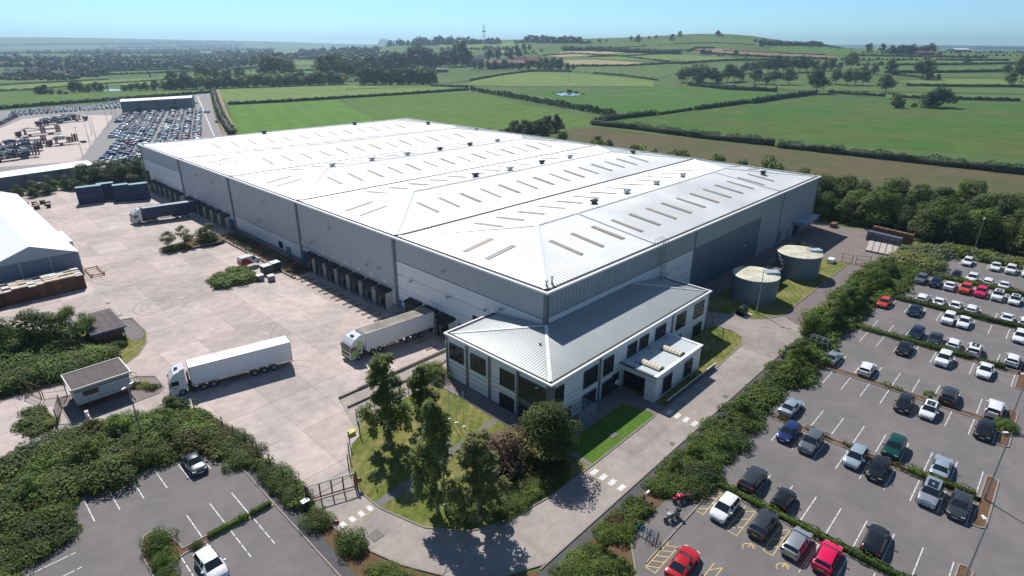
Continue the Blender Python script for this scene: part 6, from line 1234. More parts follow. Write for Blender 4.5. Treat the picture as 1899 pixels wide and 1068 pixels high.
rk = thing('red_cage', 'small red wheeled cage under the first bay door', 'cage', (-2.6, 71.0, -1.1)); MB().box(-.6, -.5, .15, .6, .5, 1.1).build('body', mat('red_cage_paint', (.3, .05, .04), .6), rk)
for X in (-.5, .5): MB().tube((X, -.5, .08), (X, .5, .08), .08, n=8).build('castor', M_BLACK, rk)
# green oil tank, white box, cable drums
ot = thing('oil_tank', 'small rounded dark green oil tank on a concrete base', 'tank', (41.0, -11.6, .02)); MB().box(-1.5, -1.5, 0, 1.5, 1.3, .08).build('base', M_SLAB, ot); mb = MB(); n = 10
for i in range(n):
    a0, a1 = math.pi*i/n, math.pi*(i+1)/n; p = lambda a, s: (s*.95, -.75*math.cos(a), .75+.85*math.sin(a)); mb.poly([p(a0, -1), p(a0, 1), p(a1, 1), p(a1, -1)])
for s in (-1, 1): q = [(s*.95, -.75*math.cos(math.pi*i/n), .75+.85*math.sin(math.pi*i/n)) for i in range(n+1)]+[(s*.95, .75, .15), (s*.95, -.75, .15)]; mb.poly(q if s < 0 else q[::-1])
mb.box(-.95, -.75, .12, .95, .75, .76); mb.build('body', mat('green_plastic', (.015, .05, .035), .45), ot); MB().cyl(.2, 0, 1.55, 1.75, .25, 10).build('filler_cap', M_DKMETAL, ot)
wb = thing('white_cabinet', 'white equipment cabinet on the grass by the service gates', 'cabinet', (82.0, -14.0, 0)); MB().prism([(-1.0, -.6), (1.0, -.6), (1.0, .6), (-1.0, .6)], .1, .95).build('body', M_WHITE, wb); MB().box(-1.1, -.7, 0, 1.1, .7, .1).build('plinth', MT['wall_concrete'], wb)
gcb = thing('green_cabinet', 'pale topped green service cabinet at the gate post', 'cabinet', (-37.6, .2, 0)); MB().box(-.35, -.25, 0, .35, .25, 1.1).build('body', MT['dark_green_skip'], gcb); MB().box(-.4, -.3, 1.1, .4, .3, 1.18).build('lid', M_WHITE, gcb)
gr = thing('grit_bin', 'bright yellow grit bin at the fence beside the lawn', 'grit bin', (-27.4, 7.9, 0)); gr.scale = (.7, .7, .7); MB().box(-.6, -.4, 0, .6, .4, .6).build('body', mat('yellow_plastic', (.6, .52, .03), .5), gr); MB().prism([(-.65, -.45), (.65, -.45), (.65, .45), (-.65, .45)], .6, lambda a, b: .7+.2*(b+.45)).build('lid', MT['yellow_plastic'], gr)
tr = thing('cycle_shelter_rail', 'grey curved canopy rail at the path between the shrubs', 'shelter', (36.4, -26.2, 0)); mb = MB()
for y in (-1.3, -.45, .45, 1.3): mb.ring((0, y, 1.5), 1.0, .035, 'y', 8, 4, a0=.35, a1=math.pi-.35); mb.tube((.0, y, 0), (0, y, 2.5), .035)
for a in (.5, 1.1, 1.57, 2.1, 2.6): mb.tube((math.cos(a), -1.3, 1.5+math.sin(a)), (math.cos(a), 1.3, 1.5+math.sin(a)), .03)
mb.build('frame', M_METAL, tr)
# lamp posts
def lamp(label, x, y, h, heads=1, ang=0.0, m=None, g=None):
    t = thing('lamp_post', label, 'lamp post', (x, y, hgt(x, y)), ang); mb = MB(); mb.tube((0, 0, 0), (0, 0, 1.1), .14, .14, 8); mb.tube((0, 0, 1.1), (0, 0, h), .09, .055, 8); mb.build('pole', m or M_METAL, t)
    for k in range(heads):
        s = 1 if k == 0 else -1; MB().tube((0, 0, h), (s*.5, 0, h+.08), .035).build('bracket', M_METAL, t); MB().prism([(s*.35, -.12), (s*.85, -.10), (s*.85, .10), (s*.35, .12)], h, h+.11).build('lamp_head', M_WHITE, t)
lamp('tall grey lamp post in the mulch island between the third and fourth rows', 13.9, -50.6, top_z(13.9, -50.6, 803), 1, 2.3); lamp('tall grey lamp post on the bottom right island of the car park', -1.6, -50.8, top_z(-1.6, -50.8, 970), 1, .6); lamp('tall lamp post on the island in the middle of the right edge', 31.5, -50.7, 8, 1, 2.2)
lamp('tall lamp post rising from the shrub bed below the gatehouse', -45.9, 24.5, 8.0, 2, .6); _p = G(826, 950); lamp('twin headed lamp post among the birch trees on the lawn', _p[0], _p[1], top_z(_p[0], _p[1], 822), 2, -.8); lamp('tall lamp post with three heads in front of the nearer water tank', 43.6, -13.2, top_z(43.6, -13.2, 505), 2, 1.9); lamp('lamp post among the trees at the top of the car park', 112, -36, 8.5, 2, 0)
lamp('short lamp post by the shrubs where the service road starts', -12, -24.5, .9)
for k, (x, y) in enumerate([(-2.7, 257.6), (6.0, 284.2), (14.1, 309.6), (22, 333), (30, 357), (38, 381)]): tag(lamp('tall thin lamp mast along the edge of the pale concrete', x, y, 11.5, 2, .3), None) if False else None
for x, y in [(-2.7, 257.6), (6.0, 284.2), (14.1, 309.6), (17, 330), (31, 357), (42, 392), (48, 410)]:
    t = thing('lamp_mast', 'tall thin lamp mast along the edge of the pale concrete', 'lamp post', (x, y, 0), 1.8, 'lamp masts in the vehicle compound'); MB().tube((0, 0, 0), (0, 0, 12), .14, .07, 6).build('pole', M_METAL, t); MB().box(-1.2, -.15, 11.9, 1.2, .15, 12.1).build('lamp_head', M_METAL, t)
for x, y in [(i*9.5+2, 458+i*1.7) for i in range(8)]:
    t = thing('lamp_mast', 'short dark post in front of the far row of cars', 'post', (x, y, 0), 0, 'posts before the far car rows'); MB().tube((0, 0, 0), (0, 0, 3), .25, .2, 6).build('pole', M_DKMETAL, t)
for i, (x, y) in enumerate(((-16.8, 1.7), (-16.7, .4), (-16.6, -.9))):
    t = thing('flagpole', '%s of three thin white flagpoles on the office lawn' % ('left', 'middle', 'right')[i], 'flagpole', (x, y, 0)); MB().tube((0, 0, 0), (0, 0, 5.2), .05, .03, 7).build('pole', M_WHITE, t); MB().tube((0, 0, 0), (0, 0, .1), .18, .18, 8).build('base', M_METAL, t)
def sign_post(label, x, y, h, m, rz):
    t = thing('road_sign', label, 'sign', (x, y, 0), rz); MB().tube((0, 0, 0), (0, 0, h), .035, n=6).build('post', M_METAL, t); n = 12; MB().tube((-.02, 0, h-.3), (.03, 0, h-.3), .3, .3, n).build('sign_plate', m, t)
sg = mat('sign_red', (.28, .03, .03), .5); sign_post('round red sign on a post beside the swing gate', -32.0, -1.2, 1.5, sg, -2.2); sign_post('round red sign on a post left of the gate crossing', -37.3, -5.6, 2.2, sg, -2.2); sign_post('short dark bollard light on the lawn beside the path', -28.6, -5.9, .9, M_WHITE, 0); sign_post('small dark sign on the lawn near the gate', -30.4, -1.6, 1.9, M_DKMETAL, 2.5)
# rear yard: crates, wall, bales
rwl = thing('yard_wall', 'weathered concrete wall at the back of the rear yard', 'wall')
for k in range(7): x = 110.2+k*2.9; MB().prism([(x, 6-k*.9), (x+2.85, 5.1-k*.9), (x+2.85, 5.4-k*.9), (x, 6.3-k*.9)], 0, 2.4).build('wall_panel', MT['wall_concrete'], rwl)
M_BALE = mat('grey_crate', (.10, .11, .15), .7, var=.3, vs=2); M_BAG = mat('pale_bales', (.50, .45, .42), .8, var=.25, vs=2)
def crate(lab, grp, x, y, w, d, h, m, z=0.0, rz=0.0):
    t = thing('crate', lab, 'crate', (x, y, z), rz, grp); MB().box(-w/2, -d/2, .12, w/2, d/2, h).build('body', m, t); mb = MB()
    for yy in (-d/2, 0, d/2-.1): mb.box(-w/2, yy, 0, w/2, yy+.1, .11)
    mb.build('skid', M_PAL[2], t)
for k in range(7):
    for j in range(2): crate('dark rusty crate in the back row of the rear yard stacks', 'dark crates in the rear yard', 111.3+j*0-.25*k, -15.3-1.35*k, 1.3, 1.2, 1.25, M_PAL[2], j*1.3)
for k in range(6):
    for j in range(2): crate('grey blue wrapped crate in the stack beside the pale bales', 'grey crates in the rear yard', 106.6-.25*k, -15.4-1.3*k, 1.5, 1.2, 1.15, M_BALE, j*1.2)
for k in range(5):
    for j in range(6): crate('flat pale wrapped bale lying on the rear yard', 'pale bales in the rear yard', 103.9-j*1.45, -16.6-1.35*k-.25*j, 1.25, 1.15, .5, M_BAG)
crate('rusty crate pair left by the yard wall', 'loose crates by the yard wall', 112.6, -5.2, 2.6, 1.2, 1.1, M_PAL[2])
# far buildings
M_HBR = mat('red_brick_far', (.19, .075, .058), .85, var=.1, vs=.3); M_HRF = mat('brown_tile_roof', (.16, .085, .065), .85); M_HRG = mat('grey_tile_roof', (.20, .185, .185), .8); M_CREAMW = mat('cream_render', (.50, .46, .40), .8)
def house(label, px, py, wpx, hpx, mw, mr, rz=0.0, cat='house', d=None):
    p = G(px, py); s = dist(p)/FOC; w = wpx*s; h = hpx*s; d = d or w*.5; t = thing('far_house', label, cat, (p[0], p[1], p[2]-.3), YAW-math.pi/2+rz)
    MB().box(-w/2, -d/2, 0, w/2, d/2, h*.6).build('walls', mw, t); mb = MB(); mb.poly([(-w/2-.3, -d/2-.3, h*.6), (w/2+.3, -d/2-.3, h*.6), (w/2+.3, 0, h), (-w/2-.3, 0, h)]); mb.poly([(w/2+.3, d/2+.3, h*.6), (-w/2-.3, d/2+.3, h*.6), (-w/2-.3, 0, h), (w/2+.3, 0, h)])
    for s_ in (-1, 1): q = [(s_*w/2, -d/2, h*.6), (s_*w/2, d/2, h*.6), (s_*w/2, 0, h*.98)]; mb.poly(q if s_ > 0 else q[::-1])
    mb.build('roof', mr, t)
    n = max(2, int(w/4))
    for k in range(n): x = -w/2+w*(k+.5)/n; MB().box(x-w*.12/n*2, -d/2-.06, h*.2, x+w*.12/n*2, -d/2, h*.42).build('window', M_GLASS, t)
    MB().box(w*.25, -.5, h*.8, w*.25+.9, .5, h*1.15).build('chimney', M_HBR, t); return t
house('long red brick hall with brown roof below the lattice mast', 938, 125, 62, 13, M_HBR, M_HRF, .25); house('red brick block at the right end of the hilltop institution', 992, 122, 26, 15, M_HBR, M_HRF, -.5); house('brick block with tall roof in the middle of the institution', 965, 121, 30, 14, M_HBR, M_HRF, .6); house('pale roofed house left of the lattice mast', 884, 117, 22, 13, M_CREAMW, M_HRG, .2)
house('low dark blue shed left of the brick institution', 820, 134, 20, 8, MT['dark_blue_panel'], M_HRG, .1, 'shed'); house('white long farm shed on the far right skyline', 1778, 95, 28, 4, M_SHEDW, M_SHEDR, .3, 'shed'); house('brown roofed farmhouse among trees on the right', 1712, 102, 26, 6, M_HBR, M_HRF, .2); house('white gabled farmhouse on the right', 1741, 106, 8, 7, M_CREAMW, M_HRG, .4); house('small white farm building under hilltop trees', 1632, 93, 12, 5, M_CREAMW, M_SHEDR, 0)
for i, (px, py, w, h, r, lab) in enumerate([(22, 141, 16, 8, .3, 'brown roofed village house at the far left edge'), (68, 138, 14, 9, .9, 'second village house from the left, pale wall'), (83, 139, 10, 7, 0, 'small village house right of the pale one'), (112, 142, 16, 9, .6, 'red brick village house nearest the field'), (128, 144, 12, 6, -.4, 'low village house at the right end of the village'), (8, 121, 14, 5, 0, 'distant house above the village on the left'), (318, 119, 14, 4, 0, 'distant pale barn in the left middle distance'), (345, 116, 16, 4, .3, 'distant long barn right of the pale barn'), (665, 92, 10, 4, 0, 'distant white house below the wooded ridge'), (700, 90, 12, 4, 0, 'distant house group right of the white house'), (420, 133, 12, 5, 0, 'lone brick house by the river trees')]):
    house(lab, px, py, w, h, M_CREAMW if i % 2 else M_HBR, M_HRF if i % 3 else M_HRG, r)
# lattice mast, telegraph poles, water tower chimney
p = G(898, 112); H_ = px_h(p, 56); mt_ = thing('lattice_mast', 'tall red and white lattice radio mast behind the brick institution', 'mast', p); w = H_*.02
for b in range(7):
    z0, z1 = H_*b/7, H_*(b+1)/7; mb = MB()
    for sx, sy in ((-1, -1), (1, -1), (1, 1), (-1, 1)): mb.tube((sx*w, sy*w, z0), (sx*w, sy*w, z1), .16, n=4)
    for k in range(3): za, zb = z0+(z1-z0)*k/3, z0+(z1-z0)*(k+1)/3; mb.tube((-w, -w, za), (w, -w, zb), .1, n=4); mb.tube((w, -w, za), (-w, -w, zb), .1, n=4); mb.tube((-w, -w, za), (-w, w, zb), .1, n=4); mb.tube((w, w, za), (-w, w, zb), .1, n=4)
    mb.build('lattice_section', mat('mast_red', (.35, .12, .10), .6) if b % 2 == 0 else mat('mast_pale', (.5, .5, .5), .6), mt_)
MB().box(-w*1.8, -w*1.8, H_*.80, w*1.8, w*1.8, H_*.83).build('aerial_platform', M_METAL, mt_); MB().tube((0, 0, H_), (0, 0, H_*1.05), .1).build('aerial', M_METAL, mt_)
p = G(948, 122); cm_ = thing('brick_chimney', 'square red brick chimney rising over the institution', 'chimney', p); MB().box(-1.6, -1.6, 0, 1.6, 1.6, px_h(p, 22)).build('shaft', M_HBR, cm_); MB().box(-1.9, -1.9, px_h(p, 22), 1.9, 1.9, px_h(p, 22)+.8).build('cap', M_HRF, cm_)
for px, py, h in ((932, 153, 15), (1055, 153, 17), (1151, 140, 13), (1211, 158, 16), (560, 147, 8)):
    p = G(px, py); t = thing('telegraph_pole', 'thin wooden telegraph pole standing in the middle distance fields', 'pole', p, 0, 'telegraph poles across the fields'); MB().tube((0, 0, 0), (0, 0, px_h(p, h)), .2, .15, 6).build('pole', M_BARK, t); MB().box(-1, -.08, px_h(p, h)*.93, 1, .08, px_h(p, h)*.96).build('cross_arm', M_BARK, t)

# ------------------------------------------------------------------ vegetation
def limb_tree(mb, h, r, lean, nl, spread, mi=0, crook=.04, lo=.35):
    pts = []; x = y = 0.0
    for i in range(6):
        z = h*i/5; pts.append((x, y, z, r*(1-.75*i/5))); x += lean[0]*h/5+rnd.uniform(-crook, crook)*h*.2; y += lean[1]*h/5+rnd.uniform(-crook, crook)*h*.2
    for a, b in zip(pts[:-1], pts[1:]): mb.tube(a[:3], b[:3], a[3], b[3], 7, mi, cap=False)
    for k in range(nl):
        i = rnd.randint(1, 4); t = lo+(1-lo)*rnd.random(); b = pts[min(5, int(t*5))]; a = rnd.uniform(0, 6.283); L = spread*(.6+.5*rnd.random())
        e = (b[0]+L*math.cos(a), b[1]+L*math.sin(a), b[2]+L*rnd.uniform(.4, 1.0)); mb.tube(b[:3], e, b[3]*.5, b[3]*.15, 5, mi, cap=False)
def crown_clumps(kind, h):
    cs = []
    if kind in ('oak', 'round', 'scrub', 'ash'):
        rw = {'oak': .46, 'round': .36, 'scrub': .48, 'ash': .42}[kind]*h; zc = {'oak': .54, 'round': .54, 'scrub': .46, 'ash': .62}[kind]*h; rz = {'oak': .43, 'round': .46, 'scrub': .50, 'ash': .38}[kind]*h
        n = {'oak': 26, 'round': 30, 'scrub': 22, 'ash': 18}[kind]
        for i in range(n):
            d = np.array([rnd.gauss(0, 1), rnd.gauss(0, 1), rnd.gauss(0, 1)]); d /= np.linalg.norm(d); q = .45+.42*rnd.random()
            s = h*rnd.uniform(.11, .19)*(1.0 if kind != 'ash' else .85); taper = 1-.35*max(0, d[2])
            cs.append((d[0]*rw*q*taper, d[1]*rw*q*taper, zc+d[2]*rz*q, s*1.15, s*1.15, s*.85))
        if kind != 'ash': cs.append((0, 0, zc, rw*.6, rw*.6, rz*.65))
    elif kind == 'birch':
        for i in range(72):
            f = rnd.random()**1.15; z = h*(.16+.80*f); w = .185*h*(1-f)**.45*min(1, (f+.25)/.45)*rnd.uniform(.75, 1.15)+.008*h; a = rnd.uniform(0, 6.283); q = w*(.2+.8*math.sqrt(rnd.random())); s = h*rnd.uniform(.022, .046)
            cs.append((q*math.cos(a), q*math.sin(a), z, s, s, s*1.9))
        for i in range(7): z = h*(.34+.09*i); cs.append((0, 0, z, .04*h, .04*h, .08*h))
    elif kind == 'cone':
        for i in range(20):
            z = h*(.1+.85*i/19); w = .26*h*(1-z/h)+.01; a = rnd.uniform(0, 6.283); s = h*rnd.uniform(.05, .09); cs.append((w*.6*math.cos(a), w*.6*math.sin(a), z, s+w*.3, s+w*.3, s))
    elif kind == 'bush':
        for i in range(14):
            a = rnd.uniform(0, 6.283); q = h*.75*math.sqrt(rnd.random()); s = h*rnd.uniform(.28, .45); cs.append((q*math.cos(a), q*math.sin(a), h*.45*(1-.4*q/(h*.75))+rnd.uniform(-.1, .15)*h, s, s, s*.9))
        cs.append((0, 0, .35*h, .6*h, .6*h, .5*h))
    return cs
PROTO = {}
def tree_proto(key, kind, h, n, ls, lm, bark, combined=False, nl=7, r=None, variants=1):
    out = []
    for v in range(variants):
        cs = crown_clumps(kind, h); P, N, T = shell(cs, n, .4 if kind in ('birch', 'ash') else .7); tr = MB(); r_ = r or h*.022
        if kind == 'birch': N = N+np.array([0, 0, .7])
        limb_tree(tr, h*(.8 if kind in ('birch', 'cone') else .6), r_, (0, 0), nl, h*.16)
        droop = 2.5 if kind == 'birch' else 0
        if combined: out.append((leaf_mesh(key, P, N, ls, [lm, bark], T, droop, extra=tr), None))
        else:
            me = bpy.data.meshes.new('trunk'); me.from_pydata(tr.v, [], tr.f); me.materials.append(bark); me.polygons.foreach_set('use_smooth', [True]*len(me.polygons)); me.update(); out.append((leaf_mesh('crown', P, N, ls, [lm], T, droop), me))
    PROTO[key] = (h, out); return out
NTREE = [0]
def place_tree(key, name, label, x, y, h, group=None, wsc=1.0, lm=None, cat='tree', z=None, rz=None):
    H0, vs = PROTO[key]; cm, tm = vs[rnd.randrange(len(vs))]; s = h/H0; rz = rnd.uniform(0, 6.283) if rz is None else rz; z = hgt(x, y) if z is None else z
    if tm is None:
        o = bpy.data.objects.new(name, cm); COL.objects.link(o); o.location = (x, y, z-.05); o.rotation_euler = (0, 0, rz); o.scale = (s*wsc, s*wsc, s)
        if lm: olink(o, lm)
        return tag(o, label, cat, group)
    t = thing(name, label, cat, (x, y, z-.05), rz, group); t.scale = (s*wsc, s*wsc, s)
    c = bpy.data.objects.new('crown', cm); COL.objects.link(c); c.parent = t; k = bpy.data.objects.new('trunk', tm); COL.objects.link(k); k.parent = t
    if lm: olink(c, lm)
    return t
tree_proto('birch_near', 'birch', 10, 7500, .12, L_BIRCH, M_BIRCHBARK, nl=12, r=.16, variants=2)
tree_proto('round_near', 'round', 6, 13000, .13, L_DARK, M_BARK, variants=1)
tree_proto('ash_near', 'ash', 8, 7000, .15, L_MID, M_BARK, nl=14, variants=2)
tree_proto('scrub_near', 'scrub', 6, 6500, .17, L_MID, M_BARK, variants=4)
tree_proto('scrub_far', 'scrub', 8, 1300, .50, L_OAK, M_BARK, True, nl=3, variants=4)
tree_proto('oak_far', 'oak', 12, 1500, .62, L_OAK, M_BARK, True, nl=5, variants=4)
tree_proto('tiny', 'scrub', 10, 260, 1.3, L_FAR, M_BARK, True, nl=2, variants=4)
tree_proto('cone_far', 'cone', 12, 700, .7, L_DARK, M_BARK, True, nl=0, variants=1)
tree_proto('bush_near', 'bush', 1.0, 3400, .064, L_SHRUB, M_BARK, True, nl=0, variants=4)
tree_proto('bush_fine', 'bush', 1.0, 4200, .052, L_SHRUB, M_BARK, True, nl=0, variants=2)
tree_proto('bush_lo', 'bush', 1.0, 700, .13, L_SHRUB, M_BARK, True, nl=0, variants=3)
tree_proto('sapling', 'ash', 4, 1500, .15, L_MID, M_BARK, nl=10, r=.06, variants=2)

def shrubs(group, label, pts, lm, key='bush_near', name='shrub', cat='shrub'):
    for x, y, h, w in pts:
        m_ = lm if not isinstance(lm, list) else rnd.choice(lm); SHRUBS.append((h*w/dist((x, y)), key, label, x, y, h, group, w, m_))
SHRUBS = []
LEAFW = {}
def flush_shrubs(n=262):
    words_ = {L_SHRUB: 'green', L_MID: 'fresh green', L_DARK: 'dark green', L_OLIVE: 'olive brown', L_HEDGE: 'mid green', L_BRIGHT: 'bright green', L_PALE: 'whitish', L_WILLOW: 'silvery', L_OAK: 'deep green', L_BIRCH: 'grey green', L_BIRCHD: 'dull green', L_FAR: 'dark'}
    SHRUBS.sort(key=lambda q: -q[0]); hs = sorted(q[5]*q[7] for q in SHRUBS[:n]); mid_ = hs[len(hs)//2]
    for q in SHRUBS[:n]:
        _, key, label, x, y, h, group, w, m_ = q; place_tree(key, 'shrub', ('taller ' if h*w > mid_ else 'smaller ')+words_[m_]+' '+label, x, y, h, group, w, m_, 'shrub')
    V = []; nl = 0; TT = []; MI = []; mats = list(dict.fromkeys(q[8] for q in SHRUBS[n:]))
    for q in SHRUBS[n:]:
        _, key, label, x, y, h, group, w, m_ = q; me = PROTO['bush_lo'][1][rnd.randrange(3)][0]; k = len(me.polygons); na = 4*sum(1 for p in me.polygons if p.material_index == 0)
        co = np.zeros(len(me.vertices)*3, F32); me.vertices.foreach_get('co', co); co = co.reshape(-1, 3)[:na]; a = rnd.uniform(0, 6.28); c_, s_ = math.cos(a), math.sin(a); R = np.array([[c_*h*w, -s_*h*w, 0], [s_*h*w, c_*h*w, 0], [0, 0, h]], F32)
        V.append(co@R.T+np.array([x, y, hgt(x, y)-.05], F32)); TT.append(np.clip(.5+.2*nrng.randn(na//4), 0, 1)); MI.append(np.full(na//4, mats.index(m_)))
    V = np.vstack(V); nf_ = len(V)//4; me = bpy.data.meshes.new('small_shrubs'); me.vertices.add(len(V)); me.vertices.foreach_set('co', V.ravel()); me.loops.add(len(V)); me.loops.foreach_set('vertex_index', np.arange(len(V))); me.polygons.add(nf_); me.polygons.foreach_set('loop_start', np.arange(0, len(V), 4)); me.polygons.foreach_set('loop_total', np.full(nf_, 4))
    [me.materials.append(m) for m in mats]; me.polygons.foreach_set('material_index', np.concatenate(MI).astype(np.int32)); at = me.attributes.new('tint', 'FLOAT', 'FACE'); at.data.foreach_set('value', np.concatenate(TT).astype(F32)); me.update(calc_edges=True)
    o = bpy.data.objects.new('small_shrubs', me); COL.objects.link(o); tag(o, 'smaller shrubs and undergrowth filling the planting beds', None, None, 'stuff')
def scatter(poly, n, hlo, hhi, wlo=1.0, whi=1.4, sep=.9):
    xs = [p[0] for p in poly]; ys = [p[1] for p in poly]; out = []; tries = 0
    while len(out) < n and tries < n*40:
        tries += 1; x, y = rnd.uniform(min(xs), max(xs)), rnd.uniform(min(ys), max(ys))
        if pip(x, y, poly) and all((x-o[0])**2+(y-o[1])**2 > sep**2 for o in out): out.append((x, y, rnd.uniform(hlo, hhi), rnd.uniform(wlo, whi)))
    return out
# trees on the office lawn
def on_lawn(x, y, topy): return top_z(x, y, topy)
for key, nm, lab, x, y, ty, lm, w in [
 ('birch_near', 'birch_tree', 'leftmost dark drooping birch on the lawn beside the docked lorry', -25.3, 2.9, 655, L_BIRCHD, 1.35),
 ('birch_near', 'birch_tree', 'broad bright green birch standing behind the dark leftmost one', -20.4, 2.6, 680, L_BIRCH, 1.45),
 ('birch_near', 'birch_tree', 'tall slim silvery birch between the lamp post and the broad birch', G(812, 948)[0], G(812, 948)[1], 742, L_BIRCH, 1.05),
 ('birch_near', 'birch_tree', 'feathery pale birch nearest the curved kerb', G(888, 966)[0], G(888, 966)[1], 800, L_WILLOW, 1.5),
 ('scrub_near', 'plum_tree', 'purple leaved tree behind the pale birch', -18.6, -9.2, 790, L_PURPLE, 1.5),
 ('round_near', 'lime_tree', 'dense round dark green tree at the corner of the office', -13.9, -12.9, 745, L_OAK, 1.12)]:
    place_tree(key, nm, lab, x, y, on_lawn(x, y, ty), None, w, lm)
shrubs('shrubs under the lawn trees', 'shrub under the trees by the lawn kerb', scatter([(-23, -12.5), (-14, -13.5), (-12.9, -15.6), (-18, -15.9), (-24, -15.0)], 22, .8, 1.5, 1.1, 1.4, .8)+scatter([(-28.0, -9.5), (-25, -9), (-23, -12), (-27, -13.6)], 10, .5, .9, 1.1, 1.4, .8)+[(-16, -11, 1.6, 1.2), (-17.6, -11.8, 1.5, 1.3), (-20, -11.2, 1.3, 1.2)], [L_MID, L_SHRUB, L_OLIVE, L_OAK])
# trees and saplings elsewhere near the buildings
place_tree('ash_near', 'ash_tree', 'leafy green tree with bare stem left of the brick hut', -45.0, 59.8, 7.2, None, 1.0, L_MID); place_tree('scrub_near', 'scrub_tree', 'wide leafy tree behind the brick hut by the pallets', -48.8, 62.5, 7.4, None, 1.15, L_OAK); place_tree('scrub_near', 'scrub_tree', 'leafy tree at the left edge below the pallet stacks', -53.0, 62.5, 6.4, None, 1.1, L_MID)
for lab, x, y, h in (('slender open tree, left of two on the yard island', -19.0, 99.6, 5.0), ('slender open tree, right of two on the yard island', -15.4, 99.8, 5.6)): place_tree('sapling', 'young_tree', lab, x, y, h, None, 1.0, L_BIRCH)
place_tree('scrub_near', 'scrub_tree', 'bushy green tree at the warehouse end of the yard island', -10.0, 101.0, 5.4, None, 1.1, L_OAK)
place_tree('bush_near', 'shrub', 'grey green shrub at the left corner of the office building', -11.6, 11.0, 2.6, None, 1.0, L_BIRCH, 'shrub')
place_tree('sapling', 'young_tree', 'pale bushy young tree behind the farther water tank', 80.5, -7.5, 4.2, None, 1.3, L_BIRCH)
for x, y, h, w in [(-50.5, 56.5, 2.4, 1.2)]: pass
# the big shrubbery between the gatehouse road and the left car park
BED = [(-38.7, 27.0), (-44.7, 30.2), (-52.4, 30.6), (-60.5, 29.6), (-62, 24), (-60.6, 15), (-56.6, 14.2), (-55.9, 20.2), (-44.4, 19.7), (-40.2, 19.3)]
flat('shrub_bed_soil', [BED], M_SOIL, .03)
shrubs('shrubs in the big bed below the gatehouse', 'shrub in the big bed below the gatehouse road', scatter(BED, 112, 1.2, 3.0, .85, 1.35, .9), [L_SHRUB, L_SHRUB, L_MID, L_DARK, L_OLIVE, L_BRIGHT, L_OAK, L_HEDGE])
for x, y, h in ((-47.5, 27.5, 3.6), (-51.8, 23.8, 3.9), (-43.2, 24.8, 3.4), (-57.2, 21.2, 3.6), (-49.9, 29.3, 3.2), (-41.2, 28.0, 3.3)): place_tree('sapling', 'young_tree', 'thin sapling rising above the shrubs below the gatehouse road', x, y, h, 'saplings in the big bed', 1.1, rnd.choice([L_MID, L_BRIGHT, L_OLIVE]))
shrubs('low green shrubs in the left bed', 'trimmed shrub mound at the left edge of the left car park', scatter([(-55.9, 18.5), (-56.2, 13.4), (-63, 13.2), (-63, 18)], 26, 1.3, 1.7, 1.2, 1.5, .9), [L_SHRUB, L_HEDGE], 'bush_fine')
shrubs('low green shrubs in the left bed', 'trimmed shrub mound at the left edge of the left car park', scatter([(-60.8, 12), (-60.8, 6), (-64, 5), (-64, 12)], 12, 1.2, 1.6, 1.2, 1.5, .9), [L_MID])
shrubs('shrubs along the yard fence', 'shrub along the wire fence of the yard', scatter([(-41.3, 19.8), (-38.5, 19.0), (-37.7, 12.2), (-39.3, 11.9)], 22, 1.3, 1.8, 1.0, 1.3, .7), [L_HEDGE, L_MID, L_OLIVE], 'bush_fine')
shrubs('shrubs along the side footpath', 'bushy shrub beside the dark side footpath', [(-37.8, 9.6, 1.5, 1.0), (-37.8, 7.6, 1.7, 1.1), (-37.6, 6.4, 1.8, 1.1), (-37.6, 5.3, 1.7, 1.1), (-37.5, 4.2, 1.7, 1.1), (-37.6, 3.1, 1.6, 1.1), (-37.6, 2.0, 1.5, 1.1), (-37.7, 1.0, 1.4, 1.0), (-37.7, -2.4, 1.7, 1.15), (-37.0, -7.2, 1.9, 1.0), (-36.9, -8.1, 1.5, .9), (-37.0, -12.4, 1.5, 1.2), (-36.4, -14.3, 1.4, 1.3), (-35.8, -16.2, 1.4, 1.3), (-34.8, -18.2, 1.4, 1.3)], [L_HEDGE, L_SHRUB, L_MID], 'bush_fine')
VG = [(-57, 47.9), (-50, 46.3), (-43, 46.3), (-41.5, 52), (-41.8, 55), (-43.8, 56), (-45, 64.5), (-53, 68.5), (-62, 74), (-66, 60), (-64, 50)]
flat('shrub_bed_soil', [VG], M_SOIL, .03)
shrubs('shrubs beyond the gatehouse', 'wild shrub in the thicket beyond the gatehouse', scatter([(-58, 50.5), (-47, 49), (-44.6, 51), (-44.8, 64), (-53, 68), (-62, 73), (-66, 60), (-63, 50)], 85, 1.8, 3.2, 1.0, 1.3, 1.25), [L_MID, L_SHRUB, L_OAK, L_BRIGHT])
for x, y, h, w in [(-43.8, 53.0, 1.5, 1.2), (-42.4, 53.8, 1.5, 1.1), (-41.2, 54.4, 1.5, 1.0), (-44.9, 52.0, 1.5, 1.2), (-40.4, 54.8, 1.4, .9)]: place_tree('bush_fine', 'shrub', 'dense clipped shrub in front of the brick hut', x, y, h, 'clipped shrubs before the brick hut', w, L_HEDGE, 'shrub')
place_tree('bush_fine', 'shrub', 'pale round shrub at the corner behind the gatehouse', -42.9, 49.7, 1.1, None, 1.2, L_PALE, 'shrub')
shrubs('low shrubs on the gatehouse island', 'mounded shrub on the oval island before the gates', scatter([(-55.7, 39.2), (-55.3, 36.9), (-54.2, 35.6), (-53.1, 35.8), (-53.0, 41.2), (-54.3, 42)], 14, .8, 1.15, 1.2, 1.5, .7), [L_SHRUB, L_HEDGE], 'bush_fine')
